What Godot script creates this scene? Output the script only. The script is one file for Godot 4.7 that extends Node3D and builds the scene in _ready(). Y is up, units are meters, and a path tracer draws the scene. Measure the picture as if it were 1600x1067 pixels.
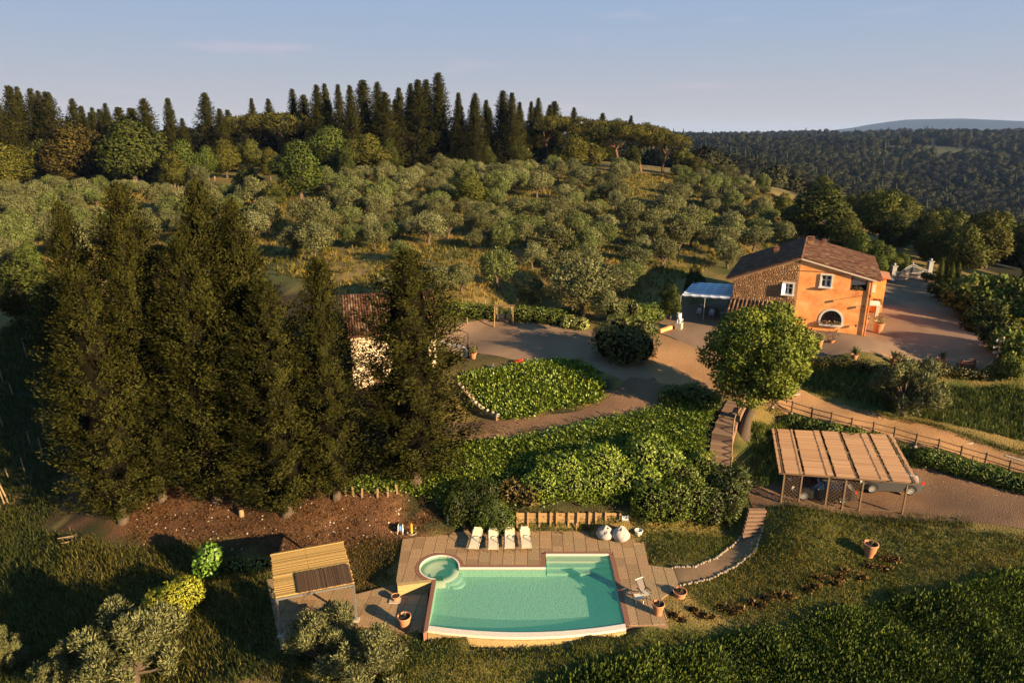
extends Node3D
# A hillside farmhouse with a pool, seen from the air in low evening sun.
# Axes: x to the east, y up, z to the south; metres; the pool deck is y = 0.

# Heights of the land at surveyed spots (x, y, z); the ground is a smooth surface through all of them.
const SURVEY := [Vector3(-43.1, -7, -33.6), Vector3(-30.2, -4.6, -32.7), Vector3(-17.7, -2.6, -30.6), Vector3(-6.7, -1.2, -29.1), Vector3(0, -1.1, -29), Vector3(10.1, -1.2, -29.1), Vector3(20.3, -1.4, -29.3), Vector3(32, -1.2, -29.1), Vector3(-5.2, -0.6, -32), Vector3(-2.8, -0.1, -31.3), Vector3(0.7, -0.1, -31.1), Vector3(4.6, -0.1, -31.3), Vector3(6.6, -0.3, -31.9), Vector3(-13.2, -0.9, -31.4), Vector3(-15.8, -0.8, -37.6), Vector3(-10, -0.7, -38.2), Vector3(-7.1, -0.7, -35.9), Vector3(-19.5, -1.3, -35.2), Vector3(-28.9, -2.9, -37.2), Vector3(-36.6, -3.8, -41.8), Vector3(-7.1, 0, -41.2), Vector3(-6.2, 0, -37.9), Vector3(-4.4, 0, -41.2), Vector3(4.4, 0, -41.2), Vector3(8.7, 0, -40.4), Vector3(9.7, 0, -36.2), Vector3(8.9, -0.3, -32.5), Vector3(-12.9, -0.3, -39.7), Vector3(12.3, 0, -37.9), Vector3(16.6, 0.5, -38.5), Vector3(19.7, 0.3, -36.1), Vector3(22.7, 0.6, -37.5), Vector3(31.5, 1.1, -36.3), Vector3(37.3, 1.2, -36.1), Vector3(11.2, -0.5, -33.6), Vector3(18.7, -0.4, -33.5), Vector3(29.4, 0, -33), Vector3(19.4, 1.9, -40.6), Vector3(25.3, 1.6, -39.4), Vector3(32.6, 1.9, -38), Vector3(37.8, 2, -37), Vector3(18.6, 2, -41.9), Vector3(23.4, 2.1, -42.8), Vector3(27.6, 2, -40.7), Vector3(30.1, 2.3, -45.1), Vector3(35.4, 2.2, -42), Vector3(40.5, 2.3, -40.2), Vector3(37.1, 3.1, -44.6), Vector3(39, 3.3, -47.3), Vector3(41.6, 2.9, -41.7), Vector3(31.5, 4.1, -47.3), Vector3(33.3, 4.3, -50.4), Vector3(25.2, 4.9, -49.7), Vector3(26.6, 5.1, -52.8), Vector3(20.9, 5.6, -52), Vector3(17.9, 6.1, -54.4), Vector3(16.2, 7, -58.6), Vector3(13.2, 6.2, -52.6), Vector3(30.2, 7.7, -55.6), Vector3(27.8, 7.8, -57.6), Vector3(42.8, 6.8, -53.7), Vector3(36.9, 4.7, -52.1), Vector3(41.4, 4.1, -50.9), Vector3(50.5, 4.5, -52.6), Vector3(31.5, 4.8, -51.9), Vector3(48.9, 6.6, -54.6), Vector3(16.4, 0.5, -40.4), Vector3(17.1, 1.6, -42.1), Vector3(17.1, 2, -42.8), Vector3(15, 2.6, -44.3), Vector3(17.5, 5.5, -50.2), Vector3(17.9, 4.9, -48.1), Vector3(18.1, 2.9, -46), Vector3(21.6, 3.3, -49), Vector3(-4.9, 0.2, -41.2), Vector3(4, 1.3, -42.2), Vector3(7.6, 1.3, -42.2), Vector3(0.2, 1.2, -42.1), Vector3(-8.9, -0.4, -39.3), Vector3(-8.1, -0.4, -38.6), Vector3(-8.1, -0.2, -40.2), Vector3(-8.3, -0.6, -38), Vector3(11.1, 0.9, -41.7), Vector3(15.7, 1, -42.4), Vector3(0, 2.3, -43.7), Vector3(9.2, 2.9, -44), Vector3(-3.8, 4.3, -46.6), Vector3(4.9, 5, -48.2), Vector3(12.6, 5.6, -50), Vector3(-4.1, 4.6, -51), Vector3(5.1, 5.3, -50.7), Vector3(10.3, 5.9, -51.3), Vector3(-7, 1.9, -44.4), Vector3(-7.7, 3.8, -46.8), Vector3(-10.8, 0.2, -42), Vector3(-9.1, 1.5, -43.3), Vector3(-22.4, -0.2, -41.9), Vector3(-29.9, -0.7, -43.1), Vector3(-16.4, 1.2, -44.7), Vector3(-24.1, 1, -46), Vector3(-12.7, 3.4, -47.6), Vector3(-21.6, 3.6, -53.4), Vector3(-12.9, 5.8, -53.7), Vector3(-8.5, 6, -53.1), Vector3(-13.1, 4.6, -49.8), Vector3(-3.2, 6.1, -52.9), Vector3(-4, 7.2, -54.2), Vector3(2.8, 7.3, -55.6), Vector3(6.9, 6.7, -53.5), Vector3(-4.6, 7.6, -58.6), Vector3(-5.2, 7.9, -67.3), Vector3(6.4, 7.8, -65.3), Vector3(11.4, 7.2, -58), Vector3(17.8, 7.6, -60.5), Vector3(54, 8, -91.6), Vector3(34.7, 8, -63.4), Vector3(40.3, 7.9, -58.6), Vector3(58.9, 8.1, -91.1), Vector3(23.2, 8, -68.2), Vector3(18.3, 8.2, -72.8), Vector3(31.3, 8, -73.6), Vector3(-15, 7.8, -64.1), Vector3(-20.8, 6.5, -60.1), Vector3(-39.4, -2.4, -46.2), Vector3(-44, 0.6, -53.4), Vector3(-49, 3.5, -61.4), Vector3(-63.9, 8, -83.5), Vector3(-85.6, 12, -114.9), Vector3(-113, 15.5, -154.1), Vector3(-49.2, 7.5, -85.8), Vector3(-64.2, 12, -114.9), Vector3(-84.7, 15.5, -154.1), Vector3(-68.9, 3, -62.7), Vector3(-104.9, 9, -101.1), Vector3(-162.4, 15, -161.2), Vector3(-5.3, 9.2, -68.8), Vector3(-6.5, 11.5, -86.5), Vector3(-8.6, 14, -116), Vector3(-15.4, 18.2, -169.2), Vector3(-29.5, 11, -89.5), Vector3(-37, 14.2, -114.1), Vector3(-48.3, 16.8, -151), Vector3(-72.5, 16.6, -158.6), Vector3(13.1, 15, -143.1), Vector3(16.3, 17.4, -179.1), Vector3(23.2, 13, -125.3), Vector3(30.2, 16.2, -165.1), Vector3(57.9, 14.8, -219.3), Vector3(33.2, 11.5, -118.9), Vector3(16.3, 10, -85.7), Vector3(25.6, 9.2, -89.9), Vector3(49.8, 13.3, -164.4), Vector3(53.3, 11, -144.1), Vector3(75.6, 11.5, -187), Vector3(48.2, 8.8, -102.2), Vector3(77.2, 7.5, -150.8), Vector3(63.6, 7.6, -103.5), Vector3(67, 5.5, -87.1), Vector3(48.8, 7.3, -65.8), Vector3(60.2, 6.5, -68.6), Vector3(-60, -4, -10), Vector3(0, -3.5, -8), Vector3(60, -3, -10), Vector3(-80, -4, -40), Vector3(90, 1.5, -35), Vector3(90, 3.5, -60), Vector3(-250, 17, -220), Vector3(-150, 18.5, -215), Vector3(-60, 19.5, -230), Vector3(0, 19, -235), Vector3(40, 16.5, -240), Vector3(-250, 9, -90), Vector3(-250, 14, -400), Vector3(0, 12, -420), Vector3(60, 8, -330), Vector3(-350, 0, -30), Vector3(300, -15, -50), Vector3(130, 1, -90), Vector3(110, -1, -125), Vector3(95, 2, -160), Vector3(120, -16, -180), Vector3(180, -32, -260), Vector3(150, -20, -240), Vector3(260, -45, -380), Vector3(110, -6, -240), Vector3(330, -30, -200), Vector3(450, -45, -250), Vector3(110, 2, -350), Vector3(130, 3, -420), Vector3(180, 5, -560), Vector3(220, -15, -450), Vector3(300, -30, -560), Vector3(400, -30, -650), Vector3(250, 0, -800), Vector3(300, 9, -1050), Vector3(500, 12, -1200), Vector3(600, 16, -1800), Vector3(350, 14, -1800), Vector3(900, 22, -1900), Vector3(800, 14, -1400), Vector3(1300, 24, -2100), Vector3(1000, 20, -1500), Vector3(700, -5, -950), Vector3(600, -30, -750), Vector3(700, -45, -520), Vector3(1000, -10, -900), Vector3(1500, 26, -1700), Vector3(1200, 0, -600), Vector3(2500, 30, -2000), Vector3(-600, 5, -800), Vector3(-1500, 0, -1500), Vector3(0, 0, -1000), Vector3(0, 0, -2500), Vector3(1500, 0, -4000), Vector3(0, -40, -6000), Vector3(-4000, -40, -4000), Vector3(4000, -40, -5000), Vector3(6000, -20, -2000), Vector3(-4000, 0, 0), Vector3(5000, 0, 0), Vector3(9000, -60, -9000), Vector3(0, -60, -9000), Vector3(-9000, -60, -9000), Vector3(0, -10, 200), Vector3(2000, -20, 200), Vector3(-2000, -10, 200)]

var M := {}
var taken := {}
var xs := PackedFloat32Array()
var zs := PackedFloat32Array()
var hs := PackedFloat32Array()
var weight := PackedFloat64Array()
var level := 0.0
var hill_noise := FastNoiseLite.new()
var patch_noise := FastNoiseLite.new()
var flats := []
var R := RandomNumberGenerator.new()


# ------------------------------------------------------------------ mesh builder
class MB:
	var v := PackedVector3Array()
	var n := PackedVector3Array()
	var c := PackedColorArray()
	var i := PackedInt32Array()
	var col := Color.WHITE

	func tri(a: Vector3, b: Vector3, d: Vector3) -> void:   # counter-clockwise from outside
		var nn := (b - a).cross(d - a).normalized()
		var k := v.size()
		v.append_array([a, b, d]); n.append_array([nn, nn, nn]); c.append_array([col, col, col])
		i.append_array([k, k + 2, k + 1])

	func quad(a: Vector3, b: Vector3, d: Vector3, e: Vector3) -> void:
		var nn := (b - a).cross(d - a).normalized()
		if nn == Vector3.ZERO:
			nn = (d - a).cross(e - a).normalized()
		var k := v.size()
		v.append_array([a, b, d, e]); n.append_array([nn, nn, nn, nn]); c.append_array([col, col, col, col])
		i.append_array([k, k + 2, k + 1, k, k + 3, k + 2])

	func hexa(p: Array) -> void:   # eight corners: bottom ring then top ring, counter-clockwise from above
		quad(p[3], p[2], p[1], p[0]); quad(p[4], p[5], p[6], p[7])
		for k in 4:
			var l := (k + 1) % 4
			quad(p[k], p[l], p[l + 4], p[k + 4])

	func box(at: Vector3, size: Vector3, b := Basis()) -> void:
		var s := size / 2.0
		var p := []
		for y in [-s.y, s.y]:
			for q in [Vector3(-s.x, y, s.z), Vector3(s.x, y, s.z), Vector3(s.x, y, -s.z), Vector3(-s.x, y, -s.z)]:
				p.append(at + b * q)
		hexa(p)

	func beam(a: Vector3, b: Vector3, w: float, h: float, up := Vector3.UP) -> void:
		var d := (b - a)
		var f := d.normalized()
		var u := up
		if absf(f.dot(u)) > 0.98:
			u = Vector3.RIGHT
		var s := f.cross(u).normalized()
		u = s.cross(f)
		box((a + b) / 2.0, Vector3(w, h, d.length()), Basis(s, u, -f))

	func tube(path: Array, radii: Array, sides := 7, caps := true) -> void:
		var rings := path.size()
		var first := v.size()
		var side := Vector3.ZERO
		for k in rings:
			var d: Vector3 = path[mini(k + 1, rings - 1)] - path[maxi(k - 1, 0)]
			d = d.normalized()
			if k == 0:
				side = d.cross(Vector3.UP if absf(d.y) < 0.9 else Vector3.RIGHT).normalized()
			side = (side - d * side.dot(d)).normalized()
			var up := side.cross(d)
			for s in sides:
				var t := TAU * s / sides
				var o := side * cos(t) + up * sin(t)
				v.append(path[k] + o * radii[mini(k, radii.size() - 1)]); n.append(o); c.append(col)
		for k in rings - 1:
			for s in sides:
				var a := first + k * sides + s
				var b := first + k * sides + (s + 1) % sides
				i.append_array([a, b, a + sides, b, b + sides, a + sides])
		if caps:
			for e in [0, rings - 1]:
				var m := v.size()
				v.append(path[e]); n.append((path[e] - path[1 if e == 0 else rings - 2]).normalized()); c.append(col)
				for s in sides:
					var a := first + int(e) * sides + s
					var b := first + int(e) * sides + (s + 1) % sides
					i.append_array([m, b, a] if e == 0 else [m, a, b])

	func lathe(profile: Array, sides := 16, at := Vector3.ZERO, b := Basis()) -> void:   # Vector2(radius, height), upwards along the outside
		var first := v.size()
		var rings := profile.size()
		for k in rings:
			var q: Vector2 = profile[mini(k + 1, rings - 1)] - profile[maxi(k - 1, 0)]
			var nn := Vector2(q.y, -q.x).normalized()
			for s in sides:
				var t := TAU * s / sides
				v.append(at + b * Vector3(cos(t) * profile[k].x, profile[k].y, sin(t) * profile[k].x))
				n.append((b * Vector3(cos(t) * nn.x, nn.y, sin(t) * nn.x)).normalized()); c.append(col)
		for k in rings - 1:
			for s in sides:
				var a := first + k * sides + s
				var e := first + k * sides + (s + 1) % sides
				i.append_array([a, e, a + sides, e, e + sides, a + sides])

	func prism(poly: PackedVector2Array, y0: float, y1: float, bottom := true) -> void:   # polygon in (x, z)
		var p := poly
		var area := 0.0
		for k in p.size():
			area += p[k].cross(p[(k + 1) % p.size()])
		if area < 0.0:
			p = p.duplicate(); p.reverse()
		var t := Geometry2D.triangulate_polygon(p)
		for k in range(0, t.size(), 3):
			var a := p[t[k]]; var b := p[t[k + 1]]; var d := p[t[k + 2]]
			if (b - a).cross(d - a) > 0.0:
				var e := b; b = d; d = e
			tri(Vector3(a.x, y1, a.y), Vector3(b.x, y1, b.y), Vector3(d.x, y1, d.y))
			if bottom:
				tri(Vector3(a.x, y0, a.y), Vector3(d.x, y0, d.y), Vector3(b.x, y0, b.y))
		for k in p.size():
			var a := p[k]; var b := p[(k + 1) % p.size()]
			quad(Vector3(b.x, y0, b.y), Vector3(a.x, y0, a.y), Vector3(a.x, y1, a.y), Vector3(b.x, y1, b.y))

	func ball(at: Vector3, r: Vector3, rings := 8, sides := 12) -> void:
		var first := v.size()
		for k in rings + 1:
			var e := PI * k / rings - PI / 2.0
			for s in sides:
				var t := TAU * s / sides
				var d := Vector3(cos(e) * cos(t), sin(e), cos(e) * sin(t))
				v.append(at + d * r); n.append((d / r).normalized()); c.append(col)
		for k in rings:
			for s in sides:
				var a := first + k * sides + s
				var b := first + k * sides + (s + 1) % sides
				i.append_array([a, b, a + sides, b, b + sides, a + sides])

	func leaf(p: Vector3, d: Vector3, up: Vector3, len: float, wid: float, tone: Color, nb: Vector3) -> void:
		var s := d.cross(up).normalized() * (wid * 0.5)
		var k := v.size()
		var mid := p + d * (len * 0.45) + up * (wid * 0.12)
		v.append(p); v.append(mid - s); v.append(p + d * len); v.append(mid + s)
		n.append(nb); n.append(nb); n.append(nb); n.append(nb)
		c.append(tone); c.append(tone); c.append(tone); c.append(tone)
		i.append(k); i.append(k + 1); i.append(k + 2); i.append(k); i.append(k + 2); i.append(k + 3)

	func mesh() -> ArrayMesh:
		var a := []
		a.resize(Mesh.ARRAY_MAX)
		a[Mesh.ARRAY_VERTEX] = v; a[Mesh.ARRAY_NORMAL] = n; a[Mesh.ARRAY_COLOR] = c; a[Mesh.ARRAY_INDEX] = i
		var m := ArrayMesh.new()
		m.add_surface_from_arrays(Mesh.PRIMITIVE_TRIANGLES, a)
		return m


# ------------------------------------------------------------------ naming
func numbered(called: String) -> String:
	taken[called] = taken.get(called, -1) + 1
	return called if taken[called] == 0 else "%s_%03d" % [called, taken[called]]


func tag(o: Node3D, label: String, category: String, group := "", kind := "") -> Node3D:
	if label: o.set_meta("label", label)
	if category: o.set_meta("category", category)
	if group: o.set_meta("group", group)
	if kind: o.set_meta("kind", kind)
	return o


func thing(called: String, label: String, category: String, at := Vector3.ZERO, turn := 0.0, group := "") -> Node3D:
	var o := Node3D.new()
	o.name = numbered(called)
	add_child(o, true)
	o.position = at
	o.rotation.y = turn
	return tag(o, label, category, group)


func put(called: String, mesh: Mesh, m: Material, parent: Node = null) -> MeshInstance3D:
	var o := MeshInstance3D.new()
	o.mesh = mesh
	o.material_override = m
	if parent:
		o.name = called
		parent.add_child(o, true)
	else:
		o.name = numbered(called)
		add_child(o, true)
	return o


func struct(called: String, mesh: Mesh, m: Material, label: String) -> MeshInstance3D:
	var o := put(called, mesh, m)
	tag(o, label, "", "", "structure")
	o.set_meta("category", called.replace("_", " "))
	return o


func dup(o: Node3D, at: Vector3, turn := 0.0, label := "", scale := Vector3.ONE) -> Node3D:
	var c: Node3D = o.duplicate()
	c.name = numbered(o.name.rstrip("0123456789").rstrip("_"))
	add_child(c, true)
	c.position = at
	c.rotation.y = turn
	c.scale = scale
	if label: c.set_meta("label", label)
	return c


func scatter(called: String, mesh: Mesh, m: Material, where: Array, parent: Node, label := "", category := "", tints := PackedColorArray()) -> MultiMeshInstance3D:
	var mm := MultiMesh.new()
	mm.transform_format = MultiMesh.TRANSFORM_3D
	mm.use_colors = tints.size() > 0
	mm.mesh = mesh
	mm.instance_count = where.size()
	for k in where.size():
		mm.set_instance_transform(k, where[k])
		if tints.size():
			mm.set_instance_color(k, tints[k])
	var o := MultiMeshInstance3D.new()
	o.multimesh = mm
	o.material_override = m
	o.name = called if parent else numbered(called)
	(parent if parent else self).add_child(o, true)
	tag(o, label, category, "", "stuff")
	return o


const ONES := ["zeroth", "first", "second", "third", "fourth", "fifth", "sixth", "seventh", "eighth", "ninth", "tenth", "eleventh", "twelfth", "thirteenth", "fourteenth", "fifteenth", "sixteenth", "seventeenth", "eighteenth", "nineteenth"]


func nth(k: int) -> String:
	if k < 20:
		return ONES[k]
	var tens: String = ["", "", "twent", "thirt", "fort", "fift", "sixt", "sevent", "eight", "ninet"][k / 10 % 10]
	if k >= 100:
		return "hundred and " + nth(k - 100) if k > 100 else "hundredth"
	return tens + "ieth" if k % 10 == 0 else tens + "y-" + ONES[k % 10]


# ------------------------------------------------------------------ materials
func lin(r: float, g: float, b: float) -> Color:
	return Color(r, g, b).linear_to_srgb()


func plain(r: float, g: float, b: float, rough := 0.85, metal := 0.0) -> StandardMaterial3D:
	var m := StandardMaterial3D.new()
	m.albedo_color = lin(r, g, b)
	m.roughness = rough
	m.metallic = metal
	m.metallic_specular = 0.35
	return m


func noise(kind: int, freq: float, octaves := 4, s := 1) -> FastNoiseLite:
	var f := FastNoiseLite.new()
	f.noise_type = kind
	f.frequency = freq
	f.fractal_octaves = octaves
	f.seed = s
	return f


func noise_tex(f: FastNoiseLite, stops: Array, size := 512) -> NoiseTexture2D:   # stops: offset, linear colour
	var g := Gradient.new()
	var o := PackedFloat32Array()
	var c := PackedColorArray()
	for s in stops:
		o.append(s[0]); c.append(s[1])
	g.offsets = o
	g.colors = c
	var t := NoiseTexture2D.new()
	t.width = size; t.height = size
	t.seamless = true
	t.seamless_blend_skirt = 0.2
	t.noise = f
	t.color_ramp = g
	return t


# A surface with grain: colours from noise laid on the world in three planes, `size` metres to the tile.
func grainy(f: FastNoiseLite, stops: Array, size: Vector3, rough := 0.9, bump := 0.0, bump_noise: FastNoiseLite = null) -> StandardMaterial3D:
	var m := StandardMaterial3D.new()
	m.albedo_texture = noise_tex(f, stops)
	m.roughness = rough
	m.metallic_specular = 0.3
	m.uv1_triplanar = true
	m.uv1_world_triplanar = true
	m.uv1_scale = Vector3.ONE / size
	if bump > 0.0:
		m.heightmap_enabled = true
		m.heightmap_texture = noise_tex(bump_noise if bump_noise else f, [[0.0, Color.BLACK], [1.0, Color.WHITE]])
		m.heightmap_scale = bump
	return m


func leafy(r: float, g: float, b: float, through := 0.25) -> StandardMaterial3D:   # vertex colours vary it leaf by leaf
	var m := StandardMaterial3D.new()
	m.albedo_color = lin(r, g, b)
	m.vertex_color_use_as_albedo = true
	m.roughness = 0.7
	m.metallic_specular = 0.25
	if through > 0.0:
		m.backlight_enabled = true
		m.backlight = lin(r * through, g * through, b * through * 0.7)
	return m


func make_materials() -> void:
	var fbm := FastNoiseLite.TYPE_SIMPLEX_SMOOTH
	var cell := FastNoiseLite.TYPE_CELLULAR
	# land: the vertex colours carry the zones, the texture the grain
	M.land = grainy(noise(fbm, 0.03, 5, 3), [[0.2, lin(0.45, 0.45, 0.42)], [0.5, lin(0.78, 0.78, 0.75)], [0.75, lin(1.0, 0.98, 0.9)]], Vector3.ONE * 3.1, 0.95, 8.0, noise(fbm, 0.045, 4, 4))
	M.land.albedo_color = lin(0.85, 0.85, 0.85)
	M.land.vertex_color_use_as_albedo = true
	M.gravel = grainy(noise(fbm, 0.1, 5, 5), [[0.15, lin(0.0818, 0.0539, 0.0332)], [0.45, lin(0.159, 0.105, 0.0663)], [0.6, lin(0.196, 0.131, 0.0821)], [0.85, lin(0.273, 0.193, 0.125)]], Vector3.ONE * 4.3, 0.95, 2.0)
	M.road = grainy(noise(fbm, 0.08, 5, 6), [[0.15, lin(0.117, 0.0634, 0.0281)], [0.45, lin(0.236, 0.135, 0.0616)], [0.65, lin(0.272, 0.158, 0.0744)], [0.9, lin(0.318, 0.206, 0.106)]], Vector3.ONE * 5.7, 0.95, 2.0)
	M.track = grainy(noise(fbm, 0.09, 5, 7), [[0.15, lin(0.0495, 0.0282, 0.0151)], [0.5, lin(0.124, 0.0713, 0.0396)], [0.85, lin(0.208, 0.135, 0.0829)]], Vector3.ONE * 5.1, 0.95, 3.0)
	M.path = grainy(noise(fbm, 0.2, 4, 8), [[0.15, lin(0.0774, 0.0462, 0.0256)], [0.5, lin(0.184, 0.12, 0.0698)], [0.85, lin(0.297, 0.212, 0.135)]], Vector3.ONE * 2.9, 0.95, 2.0)
	for k in 4:
		var t: float = [0.85, 1.0, 1.12, 0.94][k]
		var w: float = [1.0, 0.97, 1.0, 1.06][k]
		M["paver%d" % k] = grainy(noise(fbm, 0.035, 5, 20 + k), [[0.2, lin(0.131 * t, 0.0829 * t * w, 0.0426 * t * w)], [0.5, lin(0.248 * t, 0.162 * t * w, 0.0844 * t * w)], [0.8, lin(0.324 * t, 0.229 * t * w, 0.128 * t * w)]], Vector3.ONE * 1.7, 0.85, 0.6)
	for k in ["gravel", "road", "track", "path"]:
		M[k].vertex_color_use_as_albedo = true
	M.slab = plain(0.12, 0.075, 0.05)
	M.brick = grainy(noise(fbm, 0.05, 4, 12), [[0.2, lin(0.111, 0.0486, 0.0312)], [0.7, lin(0.215, 0.105, 0.0664)]], Vector3.ONE * 1.3)
	M.coping = grainy(noise(fbm, 0.03, 4, 13), [[0.2, lin(0.446, 0.403, 0.317)], [0.8, lin(0.562, 0.518, 0.418)]], Vector3.ONE * 2.0, 0.7)
	M.pool_wall = grainy(noise(fbm, 0.03, 5, 14), [[0.2, lin(0.236, 0.161, 0.062)], [0.8, lin(0.384, 0.291, 0.136)]], Vector3.ONE * 2.0)
	M.basin = grainy(noise(fbm, 0.02, 3, 15), [[0.2, lin(0.288, 0.504, 0.376)], [0.8, lin(0.344, 0.56, 0.424)]], Vector3.ONE * 4.0, 0.6, 2.2, noise(fbm, 0.05, 3, 15))
	M.basin_pale = plain(0.504, 0.533, 0.403, 0.6)
	M.water = plain(0.035, 0.23, 0.13, 0.06)
	M.water.albedo_color.a = 0.42
	M.water.transparency = BaseMaterial3D.TRANSPARENCY_ALPHA
	M.water.normal_enabled = true
	var rip := NoiseTexture2D.new()
	rip.width = 512; rip.height = 512; rip.seamless = true; rip.as_normal_map = true; rip.bump_strength = 2.0
	rip.noise = noise(fbm, 0.025, 3, 16)
	M.water.normal_texture = rip
	M.water.normal_scale = 2.0
	M.water.uv1_triplanar = true
	M.water.uv1_world_triplanar = true
	M.water.uv1_scale = Vector3.ONE / 1.6
	M.terracotta = grainy(noise(fbm, 0.04, 4, 17), [[0.2, lin(0.245, 0.101, 0.0468)], [0.6, lin(0.36, 0.166, 0.0828)], [0.9, lin(0.432, 0.259, 0.158)]], Vector3.ONE * 1.1)
	M.soil = plain(0.03, 0.02, 0.013, 0.95)
	M.orange = grainy(noise(fbm, 0.009, 7, 18), [[0.12, lin(0.5, 0.18, 0.06)], [0.35, lin(0.66, 0.27, 0.082)], [0.6, lin(0.74, 0.31, 0.1)], [0.88, lin(0.84, 0.42, 0.17)]], Vector3.ONE * 6.0, 0.9, 0.8, noise(fbm, 0.05, 5, 19))
	M.stone_bed = grainy(noise(fbm, 0.06, 5, 19), [[0.2, lin(0.19, 0.101, 0.0473)], [0.8, lin(0.38, 0.23, 0.12)]], Vector3.ONE * 2.0, 0.95, 2.0)
	M.stone = grainy(noise(fbm, 0.05, 4, 20), [[0.2, lin(0.55, 0.5, 0.42)], [0.8, lin(0.95, 0.9, 0.8)]], Vector3.ONE * 1.6, 0.9)
	M.stone.albedo_color = lin(0.62, 0.6, 0.58)
	M.stone.vertex_color_use_as_albedo = true
	M.pale_stone = grainy(noise(fbm, 0.06, 4, 21), [[0.2, lin(0.231, 0.198, 0.149)], [0.8, lin(0.396, 0.352, 0.275)]], Vector3.ONE * 0.9)
	M.cream = grainy(noise(fbm, 0.015, 5, 22), [[0.2, lin(0.465, 0.367, 0.244)], [0.8, lin(0.555, 0.449, 0.319)]], Vector3.ONE * 4.0)
	M.tile = grainy(noise(fbm, 0.06, 5, 23), [[0.15, lin(0.35, 0.33, 0.33)], [0.5, lin(0.72, 0.7, 0.7)], [0.85, lin(1.0, 1.0, 1.0)]], Vector3.ONE * 2.3)
	M.tile.albedo_color = lin(0.62, 0.53, 0.4)
	M.tile.vertex_color_use_as_albedo = true
	M.wood = grainy(noise(fbm, 0.05, 4, 24), [[0.2, lin(0.072, 0.045, 0.024)], [0.8, lin(0.156, 0.102, 0.06)]], Vector3(0.5, 0.5, 0.5))
	M.pale_wood = grainy(noise(fbm, 0.05, 4, 25), [[0.2, lin(0.165, 0.11, 0.055)], [0.8, lin(0.264, 0.187, 0.105)]], Vector3(0.6, 0.6, 0.6))
	for k in 3:
		var t: float = [0.85, 1.0, 1.2][k]
		M["plank%d" % k] = grainy(noise(fbm, 0.03, 5, 26 + k), [[0.2, lin(0.132 * t, 0.075 * t, 0.03 * t)], [0.5, lin(0.24 * t, 0.15 * t, 0.066 * t)], [0.85, lin(0.312 * t, 0.216 * t, 0.108 * t)]], Vector3(1.2, 0.25, 1.2))
	for k in 3:
		var t: float = [0.8, 1.0, 1.2][k]
		M["bamboo%d" % k] = grainy(noise(fbm, 0.04, 4, 34 + k), [[0.2, lin(0.205 * t, 0.126 * t, 0.0395 * t)], [0.8, lin(0.322 * t, 0.221 * t, 0.079 * t)]], Vector3(1.5, 0.4, 0.4))
	M.step_earth = grainy(noise(fbm, 0.05, 5, 38), [[0.2, lin(0.1, 0.06, 0.04)], [0.8, lin(0.24, 0.15, 0.1)]], Vector3.ONE * 1.5)
	M.reed = plain(0.48, 0.46, 0.44)
	M.reed.vertex_color_use_as_albedo = true
	M.bark = grainy(noise(fbm, 0.06, 5, 30), [[0.2, lin(0.04, 0.0288, 0.02)], [0.8, lin(0.128, 0.096, 0.068)]], Vector3(0.5, 1.6, 0.5), 0.95, 3.0)
	M.pine_bark = grainy(noise(fbm, 0.06, 5, 31), [[0.2, lin(0.06, 0.03, 0.02)], [0.8, lin(0.15, 0.085, 0.055)]], Vector3(0.8, 2.0, 0.8))
	M.white = plain(0.515, 0.502, 0.462, 0.6)
	M.cream_cloth = plain(0.504, 0.448, 0.308, 0.9)
	M.grey_cloth = grainy(noise(fbm, 0.02, 4, 32), [[0.2, lin(0.26, 0.229, 0.205)], [0.8, lin(0.347, 0.31, 0.279)]], Vector3.ONE, 0.95)
	M.black = plain(0.012, 0.011, 0.012, 0.5)
	M.dark_metal = plain(0.035, 0.03, 0.03, 0.45, 0.4)
	M.grey_metal = plain(0.28, 0.28, 0.28, 0.4, 0.7)
	M.rust = plain(0.16, 0.044, 0.02, 0.8)
	M.yellow = plain(0.455, 0.252, 0.014, 0.6)
	M.blue = plain(0.1, 0.2, 0.4, 0.6)
	M.awning = plain(0.434, 0.462, 0.504, 0.8)
	M.awning_line = plain(0.128, 0.176, 0.272, 0.8)
	M.glass = plain(0.015, 0.017, 0.02, 0.08)
	M.glass.metallic_specular = 0.6
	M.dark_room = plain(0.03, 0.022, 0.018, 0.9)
	M.car_black = plain(0.012, 0.012, 0.014, 0.25, 0.3)
	M.car_black.clearcoat_enabled = true
	M.car_grey = plain(0.07, 0.07, 0.072, 0.3, 0.6)
	M.car_grey.clearcoat_enabled = true
	M.tyre = plain(0.02, 0.02, 0.02, 0.9)
	M.rim = plain(0.4, 0.4, 0.4, 0.4, 0.5)
	M.red_lamp = plain(0.45, 0.015, 0.012, 0.2)
	M.clear_lamp = plain(0.6, 0.6, 0.6, 0.15)
	# foliage; colours are linear and dark, as leaves are
	M.cypress = leafy(0.42, 0.45, 0.34, 0.0)
	M.cypress.metallic_specular = 0.1
	M.shade_core = plain(0.006, 0.0055, 0.003, 1.0)  # near-black, so gaps between leaves look shaded
	M.shade_core.specular_mode = BaseMaterial3D.SPECULAR_DISABLED
	M.leaf = leafy(0.8, 0.8, 0.75, 0.3)
	M.olive = leafy(0.62, 0.64, 0.5, 0.2)
	M.olive_dull = leafy(0.44, 0.45, 0.33, 0.2)
	M.olive_green = leafy(0.52, 0.62, 0.36, 0.25)
	M.olive_pale = leafy(0.78, 0.8, 0.7, 0.2)
	M.pine = leafy(0.7, 0.7, 0.4, 0.1)
	M.leaf_green = leafy(0.5, 0.54, 0.42, 0.2)
	M.leaf_dull = leafy(0.56, 0.5, 0.38, 0.15)
	M.leaf_warm = leafy(0.6, 0.47, 0.3, 0.2)
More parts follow.
